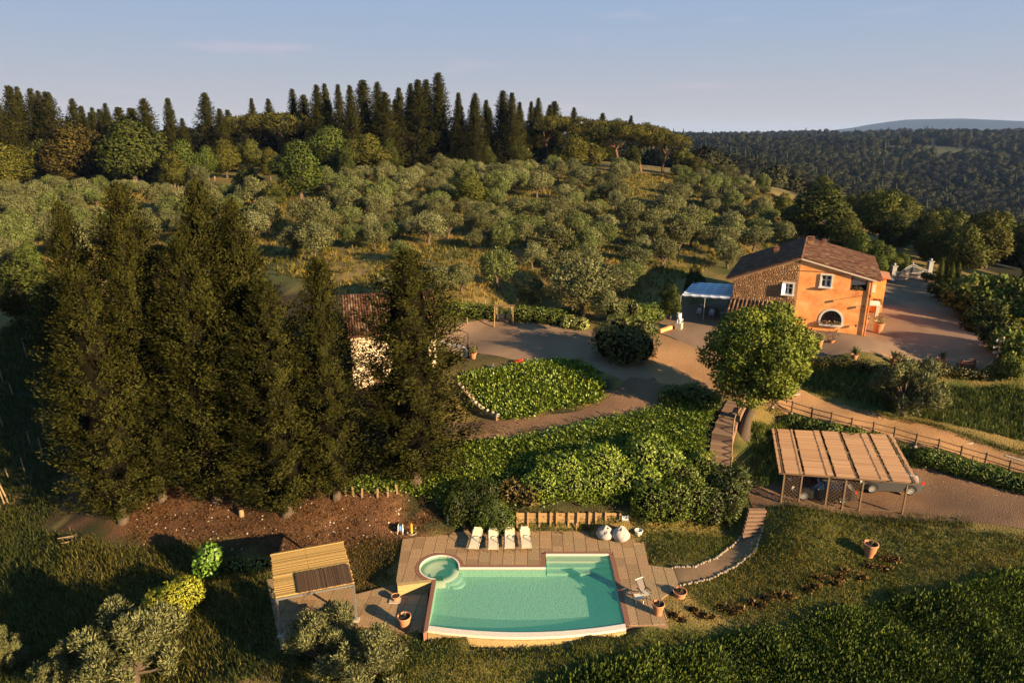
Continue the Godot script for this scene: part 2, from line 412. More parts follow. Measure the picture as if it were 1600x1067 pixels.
	M.leaf_red = leafy(0.44, 0.27, 0.2, 0.15)
	M.leaf_dark = leafy(0.33, 0.33, 0.24, 0.1)
	M.gloss = leafy(1.15, 1.25, 0.75, 0.25)
	M.gloss.roughness = 0.5
	M.gloss.metallic_specular = 0.36
	M.grass = leafy(0.95, 0.92, 0.85, 0.3)
	M.leaf_plain = leafy(1, 1, 1, 0.0)
	M.slim = leafy(1.3, 1.7, 0.9, 0.1)
	M.lime = plain(0.26, 0.3, 0.03, 0.8)
	M.sign = plain(0.55, 0.3, 0.25, 0.6)
	M.pine_dark = leafy(0.3, 0.26, 0.22, 0.1)
	M.gate = plain(0.2, 0.2, 0.19, 0.5)
	M.edge_stone = grainy(noise(fbm, 0.06, 4, 44), [[0.2, lin(0.15, 0.12, 0.085)], [0.8, lin(0.33, 0.27, 0.2)]], Vector3.ONE * 0.9)


# ------------------------------------------------------------------ land
func spread_axis(from: float, to: float, steps: Array) -> PackedFloat32Array:   # steps: [up to this far from the middle, spacing]
	var out := PackedFloat32Array()
	var p := from
	while p < to:
		out.append(p)
		var far := absf(p)
		var s: float = steps[-1][1]
		for e in steps:
			if far < e[0]:
				s = e[1]
				break
		p += s
	out.append(to)
	return out


func solve_land() -> void:
	var n := SURVEY.size() + 1
	var a := []
	for r in n:
		var row := PackedFloat64Array()
		row.resize(n + 1)
		for k in n:
			if r < n - 1 and k < n - 1:
				var dx: float = SURVEY[r].x - SURVEY[k].x
				var dz: float = SURVEY[r].z - SURVEY[k].z
				row[k] = sqrt(dx * dx + dz * dz + 4.0)
			elif r < n - 1 or k < n - 1:
				row[k] = 1.0
		row[n] = SURVEY[r].y if r < n - 1 else 0.0
		a.append(row)
	for p in n:
		var best := p
		for r in range(p + 1, n):
			if absf(a[r][p]) > absf(a[best][p]):
				best = r
		var swap: PackedFloat64Array = a[p]; a[p] = a[best]; a[best] = swap
		var pivot: PackedFloat64Array = a[p]
		for r in range(p + 1, n):
			var row: PackedFloat64Array = a[r]
			var f := row[p] / pivot[p]
			if f != 0.0:
				for k in range(p, n + 1):
					row[k] -= f * pivot[k]
				a[r] = row
	weight.resize(n)
	for r in range(n - 1, -1, -1):
		var row: PackedFloat64Array = a[r]
		var s := row[n]
		for k in range(r + 1, n):
			s -= row[k] * weight[k]
		weight[r] = s / row[r]
	level = weight[n - 1]


func land_at(x: float, z: float) -> float:
	var s := level
	for k in SURVEY.size():
		var q: Vector3 = SURVEY[k]
		var dx := x - q.x
		var dz := z - q.z
		s += weight[k] * sqrt(dx * dx + dz * dz + 4.0)
	var far := sqrt(x * x + z * z)
	if far > 260.0:
		var rough := clampf((far - 260.0) / 900.0, 0.0, 1.0)
		s += hill_noise.get_noise_2d(x, z) * 16.0 * rough
		if far > 5000.0:   # the blue ridge on the horizon
			var along := atan2(x, -z)
			var ridge := exp(-pow((far - 9200.0) / 1500.0, 2.0))
			s += ridge * (190.0 * exp(-pow((along - 0.52) / 0.13, 2.0)) + 178.0 * exp(-pow((along - 0.78) / 0.2, 2.0)) + 15.0 + 14.0 * hill_noise.get_noise_2d(x * 0.2, z * 0.2))
	return s


func in_flat(p: Vector2, y: float) -> float:
	for f in flats:
		if f[2].has_point(p) and Geometry2D.is_point_in_polygon(p, f[0]):
			y = f[1]
	return y


func flat(poly: PackedVector2Array, y: float) -> void:
	var b := Rect2(poly[0], Vector2.ZERO)
	for q in poly:
		b = b.expand(q)
	flats.append([poly, y, b])


func cell_of(axis: PackedFloat32Array, p: float) -> int:
	return clampi(axis.bsearch(p, false) - 1, 0, axis.size() - 2)


func ground(x: float, z: float) -> float:
	var a := cell_of(xs, x)
	var b := cell_of(zs, z)
	var u := (x - xs[a]) / (xs[a + 1] - xs[a])
	var w := (z - zs[b]) / (zs[b + 1] - zs[b])
	var nx := xs.size()
	var h00 := hs[b * nx + a]
	var h10 := hs[b * nx + a + 1]
	var h01 := hs[b * nx + nx + a]
	var h11 := hs[b * nx + nx + a + 1]
	if u + w < 1.0:
		return h00 + (h10 - h00) * u + (h01 - h00) * w
	return h11 + (h01 - h11) * (1.0 - u) + (h10 - h11) * (1.0 - w)


func on(p: Vector3, up := 0.0) -> Vector3:
	return Vector3(p.x, ground(p.x, p.z) + up, p.z)


func at2(p: Vector2, up := 0.0) -> Vector3:
	return Vector3(p.x, ground(p.x, p.y) + up, p.y)


func ring_of(poly: Array) -> PackedVector2Array:
	return PackedVector2Array(poly)


var zones := []   # [polygon, colour, colour, softness]


func land_colour(x: float, z: float) -> Color:
	var n1 := patch_noise.get_noise_2d(x, z)
	var n2 := patch_noise.get_noise_2d(x * 4.3 + 70.0, z * 4.3)
	var t := clampf(0.5 + n1 * 0.9 + n2 * 0.5, 0.0, 1.0)
	var far := sqrt(x * x + z * z)
	var c := Color(0.075, 0.085, 0.022).lerp(Color(0.27, 0.185, 0.06), t)   # green to straw-coloured hill grass
	var p := Vector2(x, z)
	if far > 230.0 or x > 75.0 and z < -60.0:   # wooded country
		c = Color(0.016, 0.018, 0.008).lerp(Color(0.03, 0.032, 0.013), t)
		var field := hill_noise.get_noise_2d(x * 1.6 + 900.0, z * 1.6)
		if field > 0.32 and far > 700.0:
			c = Color(0.07, 0.075, 0.03)
		if far > 5000.0:
			c = Color(0.012, 0.016, 0.012)
	var q := p + Vector2(n2, patch_noise.get_noise_2d(z * 4.3, x * 4.3)) * 1.6
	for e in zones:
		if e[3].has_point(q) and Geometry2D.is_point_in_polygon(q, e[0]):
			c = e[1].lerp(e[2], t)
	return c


func zone(poly: Array, a: Color, b: Color) -> void:
	var r := Rect2(poly[0], Vector2.ZERO)
	for q in poly:
		r = r.expand(q)
	zones.append([PackedVector2Array(poly), a, b, r])


func make_land() -> void:
	hill_noise.frequency = 0.0022
	hill_noise.seed = 5
	hill_noise.fractal_octaves = 4
	patch_noise.frequency = 0.05
	patch_noise.seed = 9
	patch_noise.fractal_octaves = 3
	solve_land()
	xs = spread_axis(-11000.0, 11000.0, [[62.0, 0.95], [120.0, 2.6], [420.0, 11.0], [2200.0, 60.0], [12000.0, 420.0]])
	zs = spread_axis(-12500.0, 120.0, [[14.0, 3.0], [58.0, 0.85], [110.0, 1.7], [230.0, 3.4], [620.0, 13.0], [2500.0, 60.0], [14000.0, 330.0]])
	var nx := xs.size()
	var nz := zs.size()
	hs.resize(nx * nz)
	var b := MB.new()
	b.v.resize(nx * nz); b.n.resize(nx * nz); b.c.resize(nx * nz)
	for j in nz:
		for k in nx:
			var y := land_at(xs[k], zs[j])
			if absf(xs[k]) < 70.0 and zs[j] > -110.0:
				y = in_flat(Vector2(xs[k], zs[j]), y)
			hs[j * nx + k] = y
	for j in nz:
		for k in nx:
			var k0 := maxi(k - 1, 0); var k1 := mini(k + 1, nx - 1)
			var j0 := maxi(j - 1, 0); var j1 := mini(j + 1, nz - 1)
			var at := j * nx + k
			b.v[at] = Vector3(xs[k], hs[at], zs[j])
			b.n[at] = Vector3(-(hs[j * nx + k1] - hs[j * nx + k0]) / (xs[k1] - xs[k0]), 1.0, -(hs[j1 * nx + k] - hs[j0 * nx + k]) / (zs[j1] - zs[j0])).normalized()
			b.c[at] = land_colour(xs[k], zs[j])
	var ids := PackedInt32Array()
	ids.resize((nx - 1) * (nz - 1) * 6)
	var w := 0
	for j in nz - 1:
		for k in nx - 1:
			var p := j * nx + k
			for e in [p, p + 1, p + nx, p + 1, p + nx + 1, p + nx]:
				ids[w] = e
				w += 1
	b.i = ids
	struct("ground", b.mesh(), M.land, "grassy hillside ground with the valley and hills beyond it")


# A surface laid on the ground: every ground triangle is cut to the outline and lifted a little.
func drape(outline: Array, up: float, wobble := 0.0, closed_steps := 1.2) -> MB:
	var poly := PackedVector2Array()
	for k in outline.size():
		var a: Vector2 = outline[k]
		var e: Vector2 = outline[(k + 1) % outline.size()]
		var m := maxi(1, int(a.distance_to(e) / closed_steps))
		for s in m:
			var q := a.lerp(e, float(s) / m)
			poly.append(q + Vector2(patch_noise.get_noise_2d(q.x * 9.0, q.y * 9.0), patch_noise.get_noise_2d(q.y * 9.0 + 50.0, q.x * 9.0)) * wobble)
	var box := Rect2(poly[0], Vector2.ZERO)
	for q in poly:
		box = box.expand(q)
	var b := MB.new()
	var nx := xs.size()
	for j in range(cell_of(zs, box.position.y), cell_of(zs, box.end.y) + 1):
		for k in range(cell_of(xs, box.position.x), cell_of(xs, box.end.x) + 1):
			var p := j * nx + k
			for t in [[0, 1, nx], [1, nx + 1, nx]]:
				var tri := []
				var flat3 := PackedVector2Array()
				for o in t:
					var x: float = xs[k + (1 if o == 1 or o == nx + 1 else 0)]
					var z: float = zs[j + (1 if o >= nx else 0)]
					tri.append(Vector3(x, hs[p + o] + up, z))
					flat3.append(Vector2(x, z))
				for piece in Geometry2D.intersect_polygons(flat3, poly):
					if Geometry2D.is_polygon_clockwise(piece):
						continue
					var ids := Geometry2D.triangulate_polygon(piece)
					var first := b.v.size()
					var plane := Plane(tri[0], tri[1], tri[2])
					for q in piece:
						var y: float = (plane.d - plane.normal.x * q.x - plane.normal.z * q.y) / plane.normal.y
						b.v.append(Vector3(q.x, y, q.y))
						var tone := 0.88 + 0.3 * patch_noise.get_noise_2d(q.x * 3.0, q.y * 3.0) + 0.22 * patch_noise.get_noise_2d(q.x * 11.0, q.y * 11.0)
						b.c.append(Color(tone, tone * 0.98, tone * 0.95))
						var hx := (ground(q.x + 0.5, q.y) - ground(q.x - 0.5, q.y)); var hz := (ground(q.x, q.y + 0.5) - ground(q.x, q.y - 0.5))
						b.n.append(Vector3(-hx, 1.0, -hz).normalized())
					for m in range(0, ids.size(), 3):
						var A := piece[ids[m]]; var B := piece[ids[m + 1]]; var D := piece[ids[m + 2]]
						if (B - A).cross(D - A) > 0.0:
							b.i.append_array([first + ids[m], first + ids[m + 1], first + ids[m + 2]])
						else:
							b.i.append_array([first + ids[m], first + ids[m + 2], first + ids[m + 1]])
	return b


# Random spots inside an outline, at least `gap` apart on average.
func spots(outline: Array, count: int, s: int) -> Array:
	var r := RandomNumberGenerator.new()
	r.seed = s
	var poly := PackedVector2Array(outline)
	var box := Rect2(poly[0], Vector2.ZERO)
	for q in poly:
		box = box.expand(q)
	var out := []
	var tries := 0
	while out.size() < count and tries < count * 30:
		tries += 1
		var q := Vector2(r.randf_range(box.position.x, box.end.x), r.randf_range(box.position.y, box.end.y))
		if Geometry2D.is_point_in_polygon(q, poly):
			out.append(q)
	return out


# ------------------------------------------------------------------ plants
func ball_point(r: RandomNumberGenerator) -> Vector3:
	var y := r.randf_range(-1.0, 1.0)
	var t := r.randf() * TAU
	var s := sqrt(1.0 - y * y)
	return Vector3(cos(t) * s, y, sin(t) * s)


# Leaves on and in a heap of lobes [centre, radii].
func leaf_heap(b: MB, lobes: Array, count: int, len: float, wid: float, ca: Color, cb: Color, s: int, inner := 0.62, rise := 0.25, soft := 0.55, low := -1.0) -> void:
	var r := RandomNumberGenerator.new()
	r.seed = s
	var f := noise(FastNoiseLite.TYPE_SIMPLEX_SMOOTH, 1.0, 2, s)
	var sum := 0.0
	var shares := PackedFloat32Array()
	for l in lobes:
		var q: Vector3 = l[1]
		sum += pow(q.x * q.y * q.z, 0.667)
		shares.append(sum)
	var tones := PackedFloat32Array()
	for l in lobes:
		tones.append(r.randf_range(0.85, 1.15))
	var made := 0
	var tries := 0
	while made < count and tries < count * 4:
		tries += 1
		var k := shares.bsearch(r.randf() * sum)
		k = mini(k, lobes.size() - 1)
		var c: Vector3 = lobes[k][0]
		var q: Vector3 = lobes[k][1]
		var d := ball_point(r)
		if d.y < low:
			continue
		var bump := f.get_noise_3d(d.x * 2.2 + k * 7.0, d.y * 2.2, d.z * 2.2)
		var gap := f.get_noise_3d(d.x * 4.5 + k * 3.0 + 40.0, d.y * 4.5, d.z * 4.5)
		if gap < -0.18 and r.randf() < 0.8:
			continue
		var p := c + d * q * (lerpf(inner, 1.0, sqrt(r.randf())) * (1.0 + 0.3 * bump))
		var hidden := false
		for m in lobes.size():
			if m != k:
				var e: Vector3 = (p - lobes[m][0]) / lobes[m][1]
				if e.length_squared() < 0.4:
					hidden = true
					break
		if hidden:
			continue
		var out := (d / q).normalized()
		var dir := (out * 0.7 + ball_point(r) * 0.9 + Vector3(0, rise, 0)).normalized()
		var up := (out + ball_point(r) * 0.9 + Vector3(0, 0.25, 0))
		up = (up - dir * up.dot(dir)).normalized()
		if up.dot(out) < 0.0:
			up = -up
		var tone := ca.lerp(cb, r.randf()) * (tones[k] * r.randf_range(0.75, 1.25))
		tone.a = 1.0
		var l := len * r.randf_range(0.7, 1.3)
		b.leaf(p, dir, up, l, wid * l / len, tone, (up * (1.0 - soft) + out * soft).normalized())
		made += 1


# Width of a crown at the share t of its height: full below, drawn in to a point above.
func taper(t: float, foot: float, point: float) -> float:
	return pow(clampf((1.0 - t) / point, 0.0, 1.0), 0.62 if point < 0.55 else 0.95) * smoothstep(foot - 0.05, foot + 0.12, t) * (1.0 - 0.18 * clampf((t - 0.15) / (1.0 - point), 0.0, 1.0))


func cypress_crown(h: float, rad: float, branches: int, sprays: int, len: float, s: int, ca: Color, cb: Color, foot := 0.05, point := 0.6, ragged := 0.14) -> ArrayMesh:
	var r := RandomNumberGenerator.new()
	r.seed = s
	var f := noise(FastNoiseLite.TYPE_SIMPLEX_SMOOTH, 1.0, 2, s)
	var b := MB.new()
	for k in branches:
		var t := foot + (1.0 - foot) * (k + r.randf()) / branches
		var a := k * 2.39996 + r.randf() * 0.9
		var swell := f.get_noise_3d(cos(a) * 1.5, t * h * 0.3, sin(a) * 1.5)
		var rr := rad * taper(t, foot, point) * (0.92 + ragged * 2.2 * swell + r.randf_range(-ragged, ragged) * 0.7)
		var out := Vector3(cos(a), 0, sin(a))
		var lift := 0.55 + 0.9 * t
		var dir := (out + Vector3(0, lift + r.randf_range(-0.2, 0.2), 0)).normalized()
		var tip := out * rr + Vector3(0, t * h, 0)
		var size := (0.7 + 0.75 * r.randf()) * (0.12 + 0.95 * sqrt(taper(t, foot, point))) * (rad / 3.0 * 0.6 + 0.4)
		var tone := r.randf_range(0.62, 1.4)
		for q in sprays:
			var w := pow(r.randf(), 0.8)
			var off := ball_point(r) * (0.46 * size * (0.35 + 0.65 * sin(PI * clampf(w + 0.15, 0.0, 1.0))))
			var p := tip - dir * (w * 1.7 * size - 0.25) + off
			var d := (dir * 0.9 + off * 0.9 / size + ball_point(r) * 0.55).normalized()
			var up := (out + ball_point(r) * 0.7 + Vector3(0, 0.15, 0))
			up = (up - d * up.dot(d)).normalized()
			if up.dot(out) < 0.0:
				up = -up
			var c := ca.lerp(cb, r.randf()) * tone
			c.a = 1.0
			var l := len * r.randf_range(0.7, 1.3) * (0.55 + 0.45 * sqrt(taper(t, foot, point)))
			b.leaf(p, d, up, l, l * 0.42, c, (up * 0.5 + (out + off / size * 0.8).normalized() * 0.5).normalized())
	for q in 60:   # the leader
		var d := Vector3(r.randf_range(-0.2, 0.2), 1.0, r.randf_range(-0.2, 0.2)).normalized()
		var up := Vector3(r.randf_range(-1, 1), 0.1, r.randf_range(-1, 1)).normalized()
		up = (up - d * up.dot(d)).normalized()
		var w := r.randf()
		b.leaf(Vector3(r.randf_range(-0.05, 0.05) * (1.0 - w) * rad, h * (0.95 + 0.07 * w), r.randf_range(-0.05, 0.05) * (1.0 - w) * rad), d, up, len * 0.7, len * 0.2, ca.lerp(cb, r.randf()), up)
	return b.mesh()


func shade_core(h: float, rad: float, foot: float, point: float, s: int, at := Vector3.ZERO) -> MB:   # solid stand-in for inner twigs, near-black to paint their shade
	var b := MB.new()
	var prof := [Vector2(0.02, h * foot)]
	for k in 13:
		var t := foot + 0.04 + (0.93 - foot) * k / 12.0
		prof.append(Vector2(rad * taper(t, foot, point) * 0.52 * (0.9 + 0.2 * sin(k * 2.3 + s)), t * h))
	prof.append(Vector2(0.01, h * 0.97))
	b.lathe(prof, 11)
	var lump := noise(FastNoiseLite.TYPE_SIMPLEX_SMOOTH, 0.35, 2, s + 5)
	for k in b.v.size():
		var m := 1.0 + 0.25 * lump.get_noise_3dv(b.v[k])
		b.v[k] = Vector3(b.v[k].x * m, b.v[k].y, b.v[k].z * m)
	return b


func limbs(b: MB, h: float, r0: float, lobes: Array, s: int, lean := Vector3.ZERO, split := 0.45) -> void:
	var r := RandomNumberGenerator.new()
	r.seed = s
	var fork := Vector3(lean.x, h * split, lean.z)
	var mid := fork * 0.5 + Vector3(r.randf_range(-0.08, 0.08), 0, r.randf_range(-0.08, 0.08)) * h * 0.4
	b.tube([Vector3(0, -0.4, 0), Vector3(0, 0.05, 0), mid, fork], [r0 * 1.7, r0 * 1.25, r0, r0 * 0.8], 8)
	for l in lobes:
		var c: Vector3 = l[0]
		var m := fork.lerp(c, 0.5) + Vector3(0, -0.06 * h, 0) * r.randf()
		b.tube([fork - Vector3(0, r0 * 0.5, 0), m, c], [r0 * 0.62, r0 * 0.4, r0 * 0.14], 5, false)


func tree(called: String, trunk: MB, crown: Mesh, m: Material, bark: Material, category: String) -> Node3D:
	var t := Node3D.new()
	t.name = called
	t.set_meta("category", category)
	put("trunk", trunk.mesh(), bark, t)
	put("crown", crown, m, t)
	return t


func plant_copy(o: Node3D, at: Vector3, turn: float, scale: Vector3, label: String, group: String, m: Material = null) -> Node3D:
	var c: Node3D = o.duplicate()
	c.name = numbered(o.name)
	add_child(c, true)
	c.position = Vector3(at.x, ground(at.x, at.z) - 0.05, at.z)
	c.rotation.y = turn
	c.scale = scale
	c.set_meta("label", label)
	if group: c.set_meta("group", group)
	if m:
		for k in c.get_children():
			if k.name == "crown":
				k.material_override = m
	return c


var P := {}   # one tree of each kind, never shown itself

const CY_A := Color(0.024, 0.027, 0.008)
const CY_B := Color(0.088, 0.082, 0.024)
const OL_A := Color(0.062, 0.07, 0.026)
const OL_B := Color(0.22, 0.22, 0.118)
const GR_A := Color(0.04, 0.062, 0.011)
const GR_B := Color(0.13, 0.155, 0.03)


func make_plants() -> void:
	# big cypresses of the grove by the pool
	P.grove = []
	for k in 3:
		var t := MB.new()
		t.tube([Vector3(0, -0.5, 0), Vector3(0, 1.0, 0), Vector3(0, 8, 0), Vector3(0, 19, 0)], [0.45, 0.33, 0.2, 0.04], 9)
		var o := tree("grove_cypress", t, cypress_crown(20.0, 3.0, 320, 140, 0.2, 100 + k, CY_A, CY_B, 0.045, [0.36, 0.46, 0.28][k], 0.22), M.cypress, M.bark, "cypress")
		put("inner_shade", shade_core(20.0, 2.75, 0.045, [0.36, 0.46, 0.28][k], k).mesh(), M.shade_core, o)  # solid core, crown shade put into its colour
		P.grove.append(o)
	# distant skyline cypresses, ten metres to scale
	P.sky = []
	for k in 4:
		var t := MB.new()
		t.tube([Vector3(0, -0.5, 0), Vector3(0, 9, 0)], [0.22, 0.03], 6)
		var pt: float = [0.75, 0.9, 0.56, 0.8][k]
		var o := tree("skyline_cypress", t, cypress_crown(10.0, [1.75, 2.1, 1.1, 1.95][k], 260, 56, 0.21, 120 + k, CY_A * 0.8, CY_B * 0.75, 0.05, pt, 0.26), M.cypress, M.bark, "cypress")
		put("inner_shade", shade_core(10.0, [1.75, 2.1, 1.1, 1.95][k] * 0.85, 0.05, pt, k).mesh(), M.shade_core, o)  # painted inner shade, as in the grove trees
		P.sky.append(o)
	# olives of the orchard, four metres tall
	P.olive = []
	for k in 5:
		var r := RandomNumberGenerator.new()
		r.seed = 200 + k
		var lobes := []
		var n := 7 + k % 3
		for q in n:
			var a := TAU * q / n + r.randf() * 0.7
			var d := r.randf_range(0.7, 1.45)
			lobes.append([Vector3(cos(a) * d, r.randf_range(1.75, 2.9), sin(a) * d), Vector3(r.randf_range(0.7, 1.1), r.randf_range(0.7, 1.0), r.randf_range(0.7, 1.1))])
		lobes.append([Vector3(r.randf_range(-0.3, 0.3), 3.1, 0), Vector3(0.95, 0.85, 0.95)])
		var b := MB.new()
		leaf_heap(b, lobes, 6000, 0.22, 0.085, OL_A, OL_B, 210 + k, 0.4, 0.5, 0.4)
		var t := MB.new()
		limbs(t, 2.2, 0.16, lobes, 220 + k, Vector3(r.randf_range(-0.2, 0.2), 0, 0.1))
		P.olive.append(tree("olive_tree", t, b.mesh(), M.olive, M.bark, "olive tree"))
	# the large olives close to the camera
	P.near_olive = []
	for k in 2:
		var r := RandomNumberGenerator.new()
		r.seed = 230 + k
		var lobes := []
		for q in 24:
			var a := q * 2.4 + r.randf() * 0.6
			var d := 2.1 * sqrt((q + 0.5) / 24.0) * r.randf_range(0.75, 1.1)
			lobes.append([Vector3(cos(a) * d, r.randf_range(1.5, 3.9) - d * 0.3, sin(a) * d), Vector3(r.randf_range(0.3, 0.75), r.randf_range(0.4, 0.8), r.randf_range(0.3, 0.75))])
		var b := MB.new()
		leaf_heap(b, lobes, 17000, 0.2, 0.055, OL_A, OL_B * 1.1, 240 + k, 0.2, 1.0, 0.35)
		var t := MB.new()
		limbs(t, 2.4, 0.17, lobes, 250 + k, Vector3(0.15, 0, 0.1), 0.4)
		P.near_olive.append(tree("olive_tree", t, b.mesh(), M.olive, M.bark, "olive tree"))
	# round-headed broadleaved trees, ten metres
	P.broad = []
	for k in 4:
		var r := RandomNumberGenerator.new()
		r.seed = 260 + k
		var lobes := []
		for q in 11:
			var a := TAU * q / 11.0 + r.randf() * 0.5
			var d := r.randf_range(0.8, 2.5)
			lobes.append([Vector3(cos(a) * d, r.randf_range(3.0, 7.6) - d * 0.3, sin(a) * d), Vector3(r.randf_range(1.3, 2.0), r.randf_range(1.2, 1.9), r.randf_range(1.3, 2.0))])
		lobes.append([Vector3(0, 8.0, 0), Vector3(1.7, 1.7, 1.7)])
		lobes.append([Vector3(0, 5.0, 0), Vector3(2.6, 3.2, 2.6)])
		var b := MB.new()
		leaf_heap(b, lobes, 9000, 0.33, 0.21, GR_A, GR_B, 270 + k, 0.62, 0.2, 0.6)
		var t := MB.new()
		limbs(t, 5.0, 0.28, lobes.slice(0, 7), 280 + k)
		P.broad.append(tree("broadleaved_tree", t, b.mesh(), M.leaf, M.bark, "tree"))
	# umbrella pines, ten metres
	P.pine = []
	for k in 2:
		var r := RandomNumberGenerator.new()
		r.seed = 290 + k
		var lobes := []
		for q in 18:
			var a := q * 2.4 + r.randf() * 0.4
			var d := 3.3 * sqrt((q + 0.5) / 18.0)
			lobes.append([Vector3(cos(a) * d, 8.4 - d * d * 0.085 + r.randf_range(-0.3, 0.3), sin(a) * d), Vector3(r.randf_range(1.0, 1.35), r.randf_range(1.1, 1.6), r.randf_range(1.0, 1.35))])
		var b := MB.new()
		leaf_heap(b, lobes, 9500, 0.34, 0.1, Color(0.036, 0.04, 0.01), Color(0.1, 0.095, 0.025), 300 + k, 0.6, 0.8, 0.6)
		var t := MB.new()
		limbs(t, 7.6, 0.22, lobes.slice(6, 12), 310 + k, Vector3([0.5, -0.6][k], 0, 0.2), 0.6)
		P.pine.append(tree("umbrella_pine", t, b.mesh(), M.pine, M.pine_bark, "pine tree"))
	# low shrubs, two metres
	P.shrub = []
	for k in 3:
		var r := RandomNumberGenerator.new()
		r.seed = 320 + k
		var lobes := []
		for q in 8:
			var a := TAU * q / 8.0 + r.randf() * 0.5
			var d := r.randf_range(0.3, 0.95)
			lobes.append([Vector3(cos(a) * d, r.randf_range(0.5, 1.4), sin(a) * d), Vector3(r.randf_range(0.45, 0.7), r.randf_range(0.45, 0.7), r.randf_range(0.45, 0.7))])
		var b := MB.new()
		leaf_heap(b, lobes, 2600, 0.2, 0.12, GR_A, GR_B, 330 + k, 0.4, 0.3, 0.5)
		var t := MB.new()
		limbs(t, 0.8, 0.05, lobes, 340 + k)
		P.shrub.append(tree("shrub", t, b.mesh(), M.leaf, M.bark, "shrub"))


func cluster(n: int, reach: float, len: float, wid: float, ca: Color, cb: Color, s: int, upward := 0.4) -> ArrayMesh:   # a handful of leaves
	var r := RandomNumberGenerator.new()
	r.seed = s
	var b := MB.new()
	for k in n:
		var d := ball_point(r)
		d.y = absf(d.y)
		var p := d * Vector3(reach, reach * 0.7, reach) * r.randf()
		var dir := (d * 0.8 + ball_point(r) * 0.5 + Vector3(0, upward, 0)).normalized()
		var up := Vector3(r.randf_range(-0.8, 0.8), 1.0, r.randf_range(-0.8, 0.8))
		up = (up - dir * up.dot(dir)).normalized()
		var c := ca.lerp(cb, r.randf())
		b.leaf(p, dir, up, len * r.randf_range(0.7, 1.3), wid * r.randf_range(0.8, 1.2), c, (up + d * 0.5).normalized())
	return b.mesh()


func tuft(n: int, high: float, reach: float, ca: Color, cb: Color, s: int, wide := 0.05) -> ArrayMesh:   # grass blades
	var r := RandomNumberGenerator.new()
	r.seed = s
	var b := MB.new()
	for k in n:
		var a := r.randf() * TAU
		var p := Vector3(cos(a), 0, sin(a)) * reach * sqrt(r.randf()) + Vector3(0, -0.03, 0)
		var tip := p + Vector3(r.randf_range(-0.5, 0.5), 1.0, r.randf_range(-0.5, 0.5)) * high * r.randf_range(0.5, 1.2)
		var e := r.randf() * TAU
		var side := Vector3(cos(e), 0, sin(e)) * wide
		b.col = ca.lerp(cb, r.randf())
		var v0 := b.v.size()
		var nn := (tip - p).cross(side).normalized()
		if nn.y < 0.0:
			nn = -nn
			side = -side
		b.v.append_array([p - side, p + side, tip])
		nn = (nn + Vector3(0, 1.2, 0)).normalized()
		b.n.append_array([nn, nn, nn]); b.c.append_array([b.col, b.col, b.col])
		var g := (2.0 * side).cross(tip - p + side)
		b.i.append_array([v0, v0 + 2, v0 + 1] if g.dot(nn) > 0.0 else [v0, v0 + 1, v0 + 2])
	return b.mesh()


func strewn(where: Array, s: int, lo: float, hi: float, sink := 0.0, tilt := 0.25) -> Array:
	var r := RandomNumberGenerator.new()
	r.seed = s
	var out := []
	for q in where:
		var p: Vector3 = at2(q, -sink)
		var k := r.randf_range(lo, hi)
		out.append(Transform3D(Basis(Vector3(r.randf_range(-1, 1), 0.01, r.randf_range(-1, 1)).normalized(), r.randf() * tilt) * Basis(Vector3.UP, r.randf() * TAU).scaled(Vector3(k, k * r.randf_range(0.8, 1.2), k)), p))
	return out


func tints(n: int, s: int, lo: Color, hi: Color) -> PackedColorArray:
	var r := RandomNumberGenerator.new()
	r.seed = s
	var out := PackedColorArray()
	for k in n:
		out.append(lo.lerp(hi, r.randf()))
	return out


# A hedge or bush of its own shape: leaves over lobes given in world positions [x, height of the middle above ground, z, rx, ry, rz].
func hedge(called: String, label: String, category: String, at: Vector3, lobes: Array, count: int, len: float, wid: float, ca: Color, cb: Color, s: int, m: Material = null, group := "") -> Node3D:
	var o := thing(called, label, category, on(at), 0.0, group)
	var own := []
	for l in lobes:
		own.append([Vector3(l[0], ground(l[0], l[2]) + l[1], l[2]) - o.position, Vector3(l[3], l[4], l[5])])
	var b := MB.new()
	leaf_heap(b, own, count, len, wid, ca, cb, s, 0.7, 0.15, 0.55, -0.75)
	put("foliage", b.mesh(), m if m else M.gloss, o)
	var t := MB.new()
	for l in own:   # solid near-black balls, painted shade behind the outer leaves
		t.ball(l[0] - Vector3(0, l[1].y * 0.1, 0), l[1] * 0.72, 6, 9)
	put("inner_shade", t.mesh(), M.shade_core, o)
	return o


